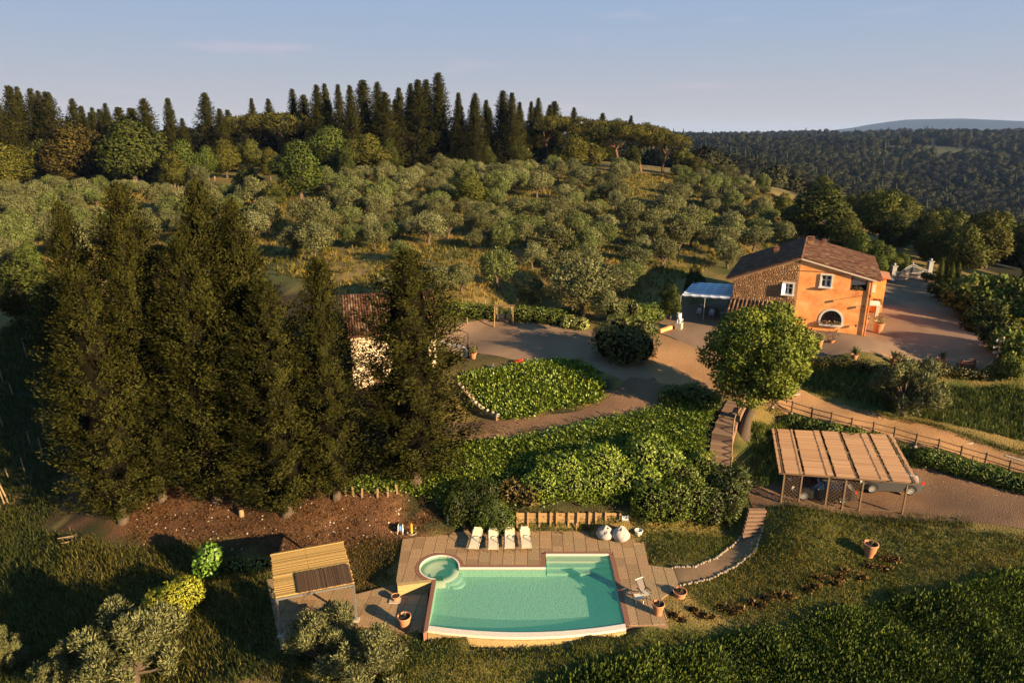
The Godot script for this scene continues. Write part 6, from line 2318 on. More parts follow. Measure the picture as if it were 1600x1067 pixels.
func make_pots() -> void:
	var ag := Color(0.06, 0.075, 0.05)
	var ah := Color(0.22, 0.24, 0.16)
	var o := pot("terracotta_pot", "large terracotta pot with a few dark spiky leaves on the lower patio", Vector3(-6.17, -0.7, -32.7), 0.4, 0.82, "terracotta pots")
	spikes(o, Vector3(0, 0.72, 0), 9, 0.35, 0.09, ag, ah, 1)
	o = pot("terracotta_bowl", "small shallow bowl on a square slab on the lower patio", Vector3(-7.07, -0.66, -35.12), 0.27, 0.3, "terracotta pots", 0.7)
	var b := MB.new()
	b.box(Vector3(-0.02, -0.015, 0.06), Vector3(0.7, 0.05, 0.5))
	put("base_slab", b.mesh(), M.pale_stone, o)
	o = pot("terracotta_pot", "terracotta pot with spiky leaves at the outer edge of the pool deck", Vector3(8.39, 0, -33.02), 0.36, 0.72, "terracotta pots")
	spikes(o, Vector3(0, 0.62, 0), 9, 0.4, 0.09, ag, ah, 2)
	o = pot("terracotta_bowl", "wide low terracotta bowl at the end of the gravel path", on(Vector3(10.07, -0.13, -34.79)), 0.42, 0.36, "terracotta pots", 0.72)
	spikes(o, Vector3(0, 0.3, 0), 14, 0.4, 0.08, Color(0.1, 0.06, 0.03), Color(0.2, 0.12, 0.05), 3, 1.6)
	o = pot("terracotta_pot", "tall footed terracotta pot standing alone on the lawn", on(Vector3(22.74, 0.64, -37.61)), 0.45, 0.98, "terracotta pots", 0.5)
	spikes(o, Vector3(0, 0.86, 0), 11, 0.45, 0.1, ag, ah, 4)
	# in front of and beside the house
	var list := [[Vector3(39.24, 7.94, -71.3), 0.5, 0.95, "big terracotta pot with a bushy plant by the house corner, the farther one"], [Vector3(35.43, 7.98, -63.49), 0.5, 1.0, "big terracotta pot with a bushy plant by the house corner, the nearer one"], [Vector3(35.57, 7.99, -66.26), 0.26, 0.6, "small ochre pot against the corner of the orange wall"], [Vector3(27.68, 7.99, -58.72), 0.32, 0.8, "slim ochre pot in front of the orange wall beside the leafy tree"], [Vector3(-3.38, 7.8, -56.15), 0.32, 0.55, "small terracotta pot at the foot of the dark pole"]]
	for k in list.size():
		var e: Array = list[k]
		o = pot("terracotta_pot", e[3], on(e[0]), e[1], e[2], "terracotta pots")
		b = MB.new()
		leaf_heap(b, [[Vector3(0, e[2] + 0.22, 0), Vector3(e[1], e[1] * 0.75, e[1])]], 260, 0.16, 0.09, Color(0.06, 0.07, 0.02), Color(0.24, 0.2, 0.08), 400 + k)
		put("plant", b.mesh(), M.leaf, o)
	for k in 3:
		o = pot("terracotta_pot", ["terracotta pot with a small fan palm at the forecourt edge, under the leafy tree", "terracotta pot with a small fan palm at the forecourt edge, behind the silvery olive", "broad terracotta pot with a small fan palm at the forecourt edge, beside the rusty bench"][k], on([Vector3(29.54, 7.77, -55.92), Vector3(32.97, 7.39, -56.01), Vector3(37.55, 7.09, -56.55)][k]), [0.3, 0.3, 0.45][k], [0.5, 0.5, 0.6][k], "terracotta pots", 0.6)
		spikes(o, Vector3(0, [0.5, 0.5, 0.6][k], 0), 26, 0.85, 0.13, Color(0.03, 0.05, 0.02), Color(0.09, 0.12, 0.04), 10 + k, 1.5)
	# a potted dead-looking shrub on the forecourt
	o = pot("low_planter", "low dark planter with a bare shrub in front of the orange wall", on(Vector3(29.04, 8.26, -59.39)), 0.35, 0.3, "terracotta pots")
	b = MB.new()
	leaf_heap(b, [[Vector3(0, 0.75, 0), Vector3(0.5, 0.5, 0.5)]], 120, 0.22, 0.05, Color(0.05, 0.03, 0.02), Color(0.12, 0.07, 0.04), 410)
	put("plant", b.mesh(), M.leaf, o)


# ------------------------------------------------------------------ hedges and banks
func lobe(p: Vector3, up: float, rx: float, ry: float, rz: float) -> Array:
	return [p.x, up, p.z, rx, ry, rz]


func make_banks() -> void:
	# laurel hedge rising from the plank wall
	hedge("laurel_hedge", "glossy light green laurel hedge above the plank wall", "hedge", Vector3(4.03, 1.52, -42.38), [lobe(Vector3(2.25, 2.03, -42.81), 0.9, 1.6, 1.1, 0.9), lobe(Vector3(4.05, 1.95, -42.76), 0.95, 1.5, 1.1, 0.9), lobe(Vector3(5.87, 1.99, -42.97), 1.0, 1.6, 1.2, 0.9), lobe(Vector3(7.46, 2.13, -43.07), 1.1, 1.5, 1.3, 0.9), lobe(Vector3(3.64, 2.76, -43.58), 1.0, 2.0, 1.2, 1.1), lobe(Vector3(6.18, 2.82, -43.85), 1.2, 1.9, 1.4, 1.2)], 9880, 0.168, 0.105, GR_A, GR_B * 1.35, 501)
	hedge("fig_bush", "broad leafy bush with pale green leaves in the middle of the bank", "bush", Vector3(9.65, 2.97, -44.15), [lobe(Vector3(9.21, 3.11, -44.28), 1.3, 1.3, 1.4, 1.2), lobe(Vector3(10.83, 2.9, -44.28), 1.2, 1.4, 1.2, 1.2), lobe(Vector3(10.22, 3.72, -45.38), 0.8, 1.1, 1.1, 1.0), lobe(Vector3(9.27, 2.13, -43.07), 1.1, 1.2, 1.1, 1.0)], 5510, 0.21, 0.14, GR_A, GR_B * 1.25, 502)
	hedge("laurel_hedge", "darker green laurel hedge between the white tub and the steps", "hedge", Vector3(11.62, 1.15, -42.16), [lobe(Vector3(9.65, 0.88, -41.61), 1.2, 1.5, 1.6, 1.0), lobe(Vector3(11.07, 0.86, -41.63), 1.3, 1.4, 1.7, 1.1), lobe(Vector3(12.46, 0.82, -41.87), 1.4, 1.4, 1.7, 1.1), lobe(Vector3(11.86, 2.14, -43.51), 1.0, 1.8, 1.3, 1.2), lobe(Vector3(13.61, 2.53, -44.2), 0.9, 1.2, 1.4, 1.2)], 7980, 0.154, 0.091, GR_A * 0.75, GR_B * 0.85, 503)
	hedge("clipped_hedge", "tall dark clipped hedge hugging the lower steps", "hedge", Vector3(15.21, 0.6, -42.05), [lobe(Vector3(13.68, 0.45, -41.65), 1.3, 1.0, 1.7, 1.0), lobe(Vector3(14.84, 0.5, -41.96), 1.5, 1.1, 1.9, 1.2), lobe(Vector3(15.74, 1.36, -42.82), 1.4, 0.9, 1.8, 1.0), lobe(Vector3(14.67, 1.61, -43.28), 1.1, 1.2, 1.5, 1.0)], 5200, 0.16, 0.1, Color(0.018, 0.026, 0.007), Color(0.055, 0.062, 0.016), 504)
	hedge("conifer_bush", "rounded dark conifer bush behind the loungers", "bush", Vector3(-1.33, 0.33, -41.43), [lobe(Vector3(-1.91, 0.3, -41.72), 0.9, 0.9, 1.1, 0.8), lobe(Vector3(-0.75, 0.5, -41.4), 0.9, 1.0, 1.1, 0.8), lobe(Vector3(-1.34, 0.58, -41.84), 1.1, 1.0, 1.2, 0.9)], 6840, 0.14, 0.049, Color(0.02, 0.032, 0.008), Color(0.062, 0.08, 0.016), 505)
	hedge("conifer_bush", "upright dark conifer bush at the corner of the deck", "bush", Vector3(-3.85, 0.17, -41.93), [lobe(Vector3(-3.94, 0.23, -42), 1.0, 0.75, 1.5, 0.7), lobe(Vector3(-2.88, 0.51, -42.37), 1.0, 1.0, 1.3, 0.9), lobe(Vector3(-1.81, 1.07, -42.71), 1.1, 1.2, 1.2, 0.9), lobe(Vector3(-3.41, 1.04, -43.02), 1.0, 1.0, 1.0, 0.8)], 6080, 0.14, 0.049, Color(0.016, 0.025, 0.007), Color(0.048, 0.06, 0.014), 506)
	hedge("brown_bush", "half bare brownish bush between the conifers and the laurel", "bush", Vector3(0, 1.58, -42.71), [lobe(Vector3(0, 1.58, -42.71), 0.8, 0.9, 0.9, 0.8), lobe(Vector3(1.12, 1.54, -42.35), 0.8, 0.8, 0.9, 0.8)], 900, 0.22, 0.1, Color(0.05, 0.035, 0.014), Color(0.14, 0.095, 0.04), 507)
	hedge("yellow_shrub", "small bright yellow-green shrub beside the upper steps", "shrub", Vector3(13.79, 3.11, -44.87), [lobe(Vector3(13.76, 3.01, -44.75), 0.7, 0.45, 0.8, 0.45)], 520, 0.2, 0.11, Color(0.14, 0.15, 0.02), Color(0.36, 0.34, 0.06), 508)
	hedge("round_bush", "small round green bush by the landing of the steps", "bush", Vector3(16.44, 2.49, -44.08), [lobe(Vector3(16.41, 2.44, -43.99), 0.45, 0.65, 0.6, 0.6)], 700, 0.16, 0.1, GR_A * 0.6, GR_B * 0.6, 509)
	# leafy creepers over the banks: nobody could count these leaves
	var cl := cluster(26, 0.45, 0.16, 0.105, GR_A, GR_B * 1.2, 601)
	var ivy := spots([Vector2(-4.2, -53.8), Vector2(-2.2, -54.3), Vector2(2.8, -56), Vector2(5.8, -56.1), Vector2(7.4, -53.4), Vector2(7.2, -51.2), Vector2(4.1, -50.7), Vector2(1, -49.4), Vector2(-0.6, -49.5), Vector2(-2.9, -51.4), Vector2(-4.1, -52.8)], 1500, 31)
	scatter("ivy_bank", cl, M.gloss, strewn(ivy, 32, 0.8, 1.5, -0.12, 0.7), null, "bright green ivy covering the bank below the gravel yard", "ivy")
	var low := spots([Vector2(-7.5, -45.1), Vector2(-4.5, -46.5), Vector2(2.4, -47.3), Vector2(7.9, -48.9), Vector2(12.2, -50.3), Vector2(15.3, -51.5), Vector2(15.7, -49.9), Vector2(14.4, -46.7), Vector2(13.4, -44.4), Vector2(11.8, -42.9), Vector2(8.1, -42.5), Vector2(0.9, -42.4), Vector2(-4.5, -42.9), Vector2(-6.5, -43.8), Vector2(-11.1, -43.8), Vector2(-12.2, -44.7)], 4300, 33)
	scatter("leafy_bank", cluster(24, 0.45, 0.15, 0.095, GR_A, GR_B * 1.1, 602), M.gloss, strewn(low, 34, 0.7, 1.35, -0.1, 0.7), null, "leafy green ground cover on the bank between the track and the pool", "ground cover")
	hedge("dark_hedge", "dark leafy hedge at the bend where the track meets the sandy road", "hedge", Vector3(13.26, 5.77, -50.61), [lobe(Vector3(12.79, 5.81, -50.79), 0.6, 1.2, 0.9, 0.9), lobe(Vector3(14.32, 5.81, -50.79), 0.7, 1.3, 1.0, 0.9), lobe(Vector3(15.36, 5.64, -49.87), 0.6, 1.0, 0.9, 0.9)], 4180, 0.14, 0.091, GR_A * 0.7, GR_B * 0.75, 510)
	# low hedge along the fence
	var lobes := []
	for e in [Vector3(30.83, 3.06, -45.97), Vector3(31.63, 2.97, -45.53), Vector3(32.42, 2.88, -45.1), Vector3(33.21, 2.77, -44.62), Vector3(33.99, 2.66, -44.15), Vector3(34.79, 2.56, -43.67), Vector3(35.67, 2.48, -43.09), Vector3(36.59, 2.47, -42.48)]:
		lobes.append(lobe(e, 0.4, 1.0, 0.65, 0.7))
	hedge("low_hedge", "low loose green hedge on the bank below the post and rail fence", "hedge", Vector3(33.4, 2.76, -44.55), lobes, 7560, 0.15, 0.09, GR_A * 0.8, GR_B * 0.8, 511)
	lobes = []
	for e in [Vector3(22.47, 4.28, -50.24), Vector3(23.61, 4.26, -49.54), Vector3(24.81, 4.29, -48.62), Vector3(26.28, 4.14, -48.01), Vector3(27.64, 3.9, -47.72)]:
		lobes.append(lobe(e, 0.25, 1.0, 0.45, 0.6))
	hedge("low_hedge", "straggly low greenery at the foot of the fence behind the carport", "hedge", Vector3(24.81, 4.29, -48.62), lobes, 3240, 0.15, 0.09, GR_A * 0.8, GR_B * 0.8, 512)
	# plants along the yard edge above the ivy
	hedge("clipped_hedge", "clipped green hedge on the terrace beside the shade awning", "hedge", Vector3(13.64, 8.02, -66.86), [lobe(Vector3(11.93, 7.97, -66.32), 0.7, 1.3, 1.0, 0.8), lobe(Vector3(13.32, 8.02, -66.86), 0.8, 1.3, 1.1, 0.9), lobe(Vector3(14.62, 8.08, -67.88), 0.8, 1.1, 1.1, 0.9)], 4940, 0.154, 0.091, GR_A * 0.8, GR_B * 0.8, 513)
	lobes = []
	for e in [Vector3(-5.6, 8.58, -68.07), Vector3(-3.95, 8.41, -67.94), Vector3(-2.3, 8.33, -67.73), Vector3(0.98, 8.25, -67.25), Vector3(2.6, 8.18, -67.01), Vector3(4.21, 8.07, -66.7)]:
		lobes.append(lobe(e, 0.6, 1.4, 0.9, 0.9))
	hedge("scrub_hedge", "dark scrubby hedge along the far edge of the gravel yard behind the swing", "hedge", Vector3(-0.65, 8.31, -67.53), lobes, 5760, 0.15, 0.09, GR_A * 0.7, GR_B * 0.8, 514)
	hedge("silver_shrub", "pale silvery shrub at the end of the gravel yard", "shrub", Vector3(6.28, 7.85, -65.78), [lobe(Vector3(5.75, 7.84, -65.58), 0.5, 0.9, 0.7, 0.6), lobe(Vector3(6.81, 7.79, -65.28), 0.5, 0.8, 0.7, 0.6)], 900, 0.22, 0.1, OL_A, OL_B * 1.2, 515)
	var big := [lobe(Vector3(8.5, 7.39, -57.41), 1.5, 1.5, 1.7, 1.3), lobe(Vector3(9.76, 7.16, -56.34), 1.6, 1.7, 1.9, 1.4), lobe(Vector3(11.51, 7.11, -57.35), 1.5, 1.4, 1.7, 1.3), lobe(Vector3(9.38, 7.33, -57.57), 2.9, 1.2, 1.2, 1.0), lobe(Vector3(11.15, 7.22, -57.93), 2.8, 1.1, 1.2, 1.0), lobe(Vector3(7.84, 7.45, -57.58), 1.9, 0.8, 0.9, 0.8), lobe(Vector3(9.11, 7.52, -59.81), 3.6, 0.8, 0.9, 0.7), lobe(Vector3(12.29, 7.23, -58.82), 2.4, 0.9, 0.8, 0.8), lobe(Vector3(10.84, 7.41, -59.58), 3.9, 0.7, 0.8, 0.7)]
	hedge("olive_bush", "large dark bushy olive standing alone at the corner of the gravel yard", "bush", Vector3(10.05, 7.14, -56.4), big, 5200, 0.24, 0.085, Color(0.035, 0.042, 0.014), Color(0.12, 0.12, 0.05), 516, null)
	# agave and red flowers on the terrace edge
	var ag := thing("agave_plant", "pale agave on the terrace above the ivy", "plant", on(Vector3(-1.74, 7.25, -54.73)))
	spikes(ag, Vector3.ZERO, 14, 0.7, 0.14, Color(0.2, 0.22, 0.15), Color(0.4, 0.42, 0.3), 21, 1.2)
	hedge("red_flowers", "clump of red flowers at the edge of the gravel yard", "flowers", Vector3(0.61, 7.37, -55.71), [lobe(Vector3(0.61, 7.37, -55.71), 0.2, 0.4, 0.25, 0.3)], 260, 0.12, 0.09, Color(0.4, 0.02, 0.012), Color(0.6, 0.05, 0.03), 517)
	# reddish plants in a row across the lawn
	var red := []
	for k in 34:
		red.append((Vector3(9.29, -0.27, -33.03)).lerp(Vector3(24.25, 0.6, -37), k / 33.0))
	var rb := []
	for k in red.size():
		if k % 4 != 2 and k % 11 != 6:
			rb.append([red[k].x, 0.16, red[k].z + 0.35 * sin(k * 1.7), 0.42, 0.2, 0.28])
	hedge("red_border", "straggling border of reddish brown plants across the lawn", "flower border", Vector3(16.34, -0.06, -35.36), rb, 1100, 0.2, 0.06, Color(0.06, 0.035, 0.014), Color(0.16, 0.072, 0.032), 518)
	# foreground shrubs
	hedge("leafy_shrub", "bright green broad leaved young tree between the pergola and the slope", "shrub", Vector3(-19.35, -0.89, -37.43), [lobe(Vector3(-19.52, -0.88, -37.55), 1.0, 0.7, 0.9, 0.6), lobe(Vector3(-19.18, -0.88, -37.41), 1.7, 0.6, 0.75, 0.6)], 900, 0.26, 0.17, Color(0.05, 0.1, 0.02), Color(0.12, 0.19, 0.04), 519)
	hedge("yellow_bush", "yellow-green bush beside the silvery olives near the pergola", "bush", Vector3(-20.45, -1.6, -34.68), [lobe(Vector3(-21.41, -1.75, -34.86), 1.0, 0.9, 0.9, 0.9), lobe(Vector3(-20.16, -1.52, -34.76), 1.2, 1.0, 1.1, 0.9), lobe(Vector3(-19.45, -1.36, -34.96), 1.4, 0.8, 0.9, 0.8)], 6270, 0.133, 0.056, Color(0.1, 0.11, 0.014), Color(0.27, 0.25, 0.04), 520)
	hedge("rose_hedge", "low flowering hedge with red blooms beside the pergola post", "hedge", Vector3(-16.87, -0.72, -38.2), [lobe(Vector3(-17.91, -0.73, -38.21), 0.35, 0.9, 0.5, 0.5), lobe(Vector3(-16.45, -0.72, -38.2), 0.4, 0.8, 0.55, 0.5)], 900, 0.16, 0.1, Color(0.05, 0.06, 0.015), Color(0.2, 0.16, 0.06), 521)


# ------------------------------------------------------------------ the cypress grove and near trees
func make_grove() -> void:
	# x, height, z of each tree; the wider number is the crown's width against its height
	var list := [
		[Vector3(-28, 18.4, -43.3), 1.15, "broad front cypress at the open west end of the grove"],
		[Vector3(-31.1, 21.5, -47.6), 0.9, "tall slim cypress just behind the westernmost front one"],
		[Vector3(-26.4, 22.2, -46.7), 0.95, "tall cypress in the back row, second from the west"],
		[Vector3(-25.9, 20.5, -45), 0.85, "cypress in the second row beside the broad western one"],
		[Vector3(-20.7, 22.2, -45.6), 1.05, "tallest back row cypress in the middle of the grove"],
		[Vector3(-21.6, 19.4, -44.4), 1.05, "front cypress in the middle of the grove, with a narrow dark gap to its west"],
		[Vector3(-16, 16.9, -42.9), 1.25, "broad full cypress at the front of the grove, its short trunk showing"],
		[Vector3(-18.4, 20.9, -45.3), 1.0, "cypress rising behind the broad front one"],
		[Vector3(-12.7, 17.4, -44), 0.98, "slender cypress between the broad front one and the cream house"],
		[Vector3(-7, 16.9, -44.7), 1.55, "wide cypress standing apart east of the cream house"],
	]
	for k in list.size():
		var e: Array = list[k]
		var o: Node3D = P.grove[[0, 1, 2, 1, 0, 2, 2, 1, 0, 2][k]]
		var h: float = e[0].y / 20.0
		plant_copy(o, Vector3(e[0].x, 0, e[0].z), k * 1.9, Vector3(h * e[1], h, h * e[1]), e[2], "cypresses of the grove above the pool")
	# olives and the leafy tree
	var near := [
		[Vector3(-21, 5.2, -30.8), 1.05, "tall silvery olive at the bottom edge below the yellow-green bush"],
		[Vector3(-25, 3.2, -31), 0.9, "smaller silvery olive to the west of the tall one"],
		[Vector3(-10, 4, -30), 0.95, "silvery olive growing in front of the pergola"],
		[Vector3(-7.6, 4, -28.5), 1.1, "silvery olive beside the lower patio, nearest to the pool"],
		[Vector3(-30.3, 2.9, -33.5), 0.8, "silvery olive cut by the western edge of the view"],
	]
	for k in near.size():
		var e: Array = near[k]
		var h: float = e[0].y / 4.3
		plant_copy(P.near_olive[k % 2], Vector3(e[0].x, 0, e[0].z), k * 2.3, Vector3(h * e[1], h, h * e[1]), e[2], "foreground olives")
	var q: Vector3 = Vector3(31.7, 5.3, -51.2)
	plant_copy(P.near_olive[0], q, 4.0, Vector3(1.25, q.y / 4.3, 1.2), "silvery olive standing in the grass beside the sandy road", "")
	# the walnut above the steps
	var base: Vector3 = on(Vector3(17.72, 4.8, -47.86))
	var t := MB.new()
	var to := -base
	var c: Vector3 = Vector3(18.58, 11.1, -48.47)
	var hub := c - base + Vector3(0, -2.4, 0.3)
	t.tube([Vector3(-0.1, -0.6, 0.1), Vector3(0, 0.1, 0), Vector3(0.2, 1.2, -0.1), Vector3(0.55, 2.3, -0.1), hub * 0.7], [0.62, 0.46, 0.36, 0.33, 0.28], 10)
	var r := RandomNumberGenerator.new()
	r.seed = 700
	var lobes := []
	for k in 30:
		var h := 1.0 - 2.0 * (k + 0.5) / 30.0
		var a := k * 2.4 + r.randf() * 0.4
		var qq := sqrt(1.0 - h * h)
		var reach := 2.8 * r.randf_range(0.82, 1.12)
		lobes.append([c - base + Vector3(cos(a) * qq * reach * 1.12, h * reach * 0.95 - 0.25, sin(a) * qq * reach), Vector3(r.randf_range(0.95, 1.4), r.randf_range(0.8, 1.2), r.randf_range(0.95, 1.4))])
	lobes.append([c - base, Vector3(2.2, 2.0, 2.2)])
	for k in 6:
		lobes.append([c - base + Vector3(cos(k * 1.05) * 2.1, -3.0 + 0.4 * sin(k * 2.0), sin(k * 1.05) * 1.9 - 0.3), Vector3(1.1, 0.8, 1.1)])
	for l in lobes:
		t.tube([hub * 0.68, (hub * 0.68).lerp(l[0], 0.55) + Vector3(0, 0.25, 0), l[0]], [0.19, 0.11, 0.035], 5, false)
	var o := thing("walnut_tree", "bright green leafy tree in front of the farmhouse, at the top of the steps", "tree", base)
	put("trunk", t.mesh(), M.bark, o)
	var b := MB.new()
	leaf_heap(b, lobes, 32000, 0.23, 0.14, Color(0.058, 0.085, 0.012), Color(0.17, 0.2, 0.03), 701, 0.35, 0.1, 0.5)
	put("crown", b.mesh(), M.leaf, o)


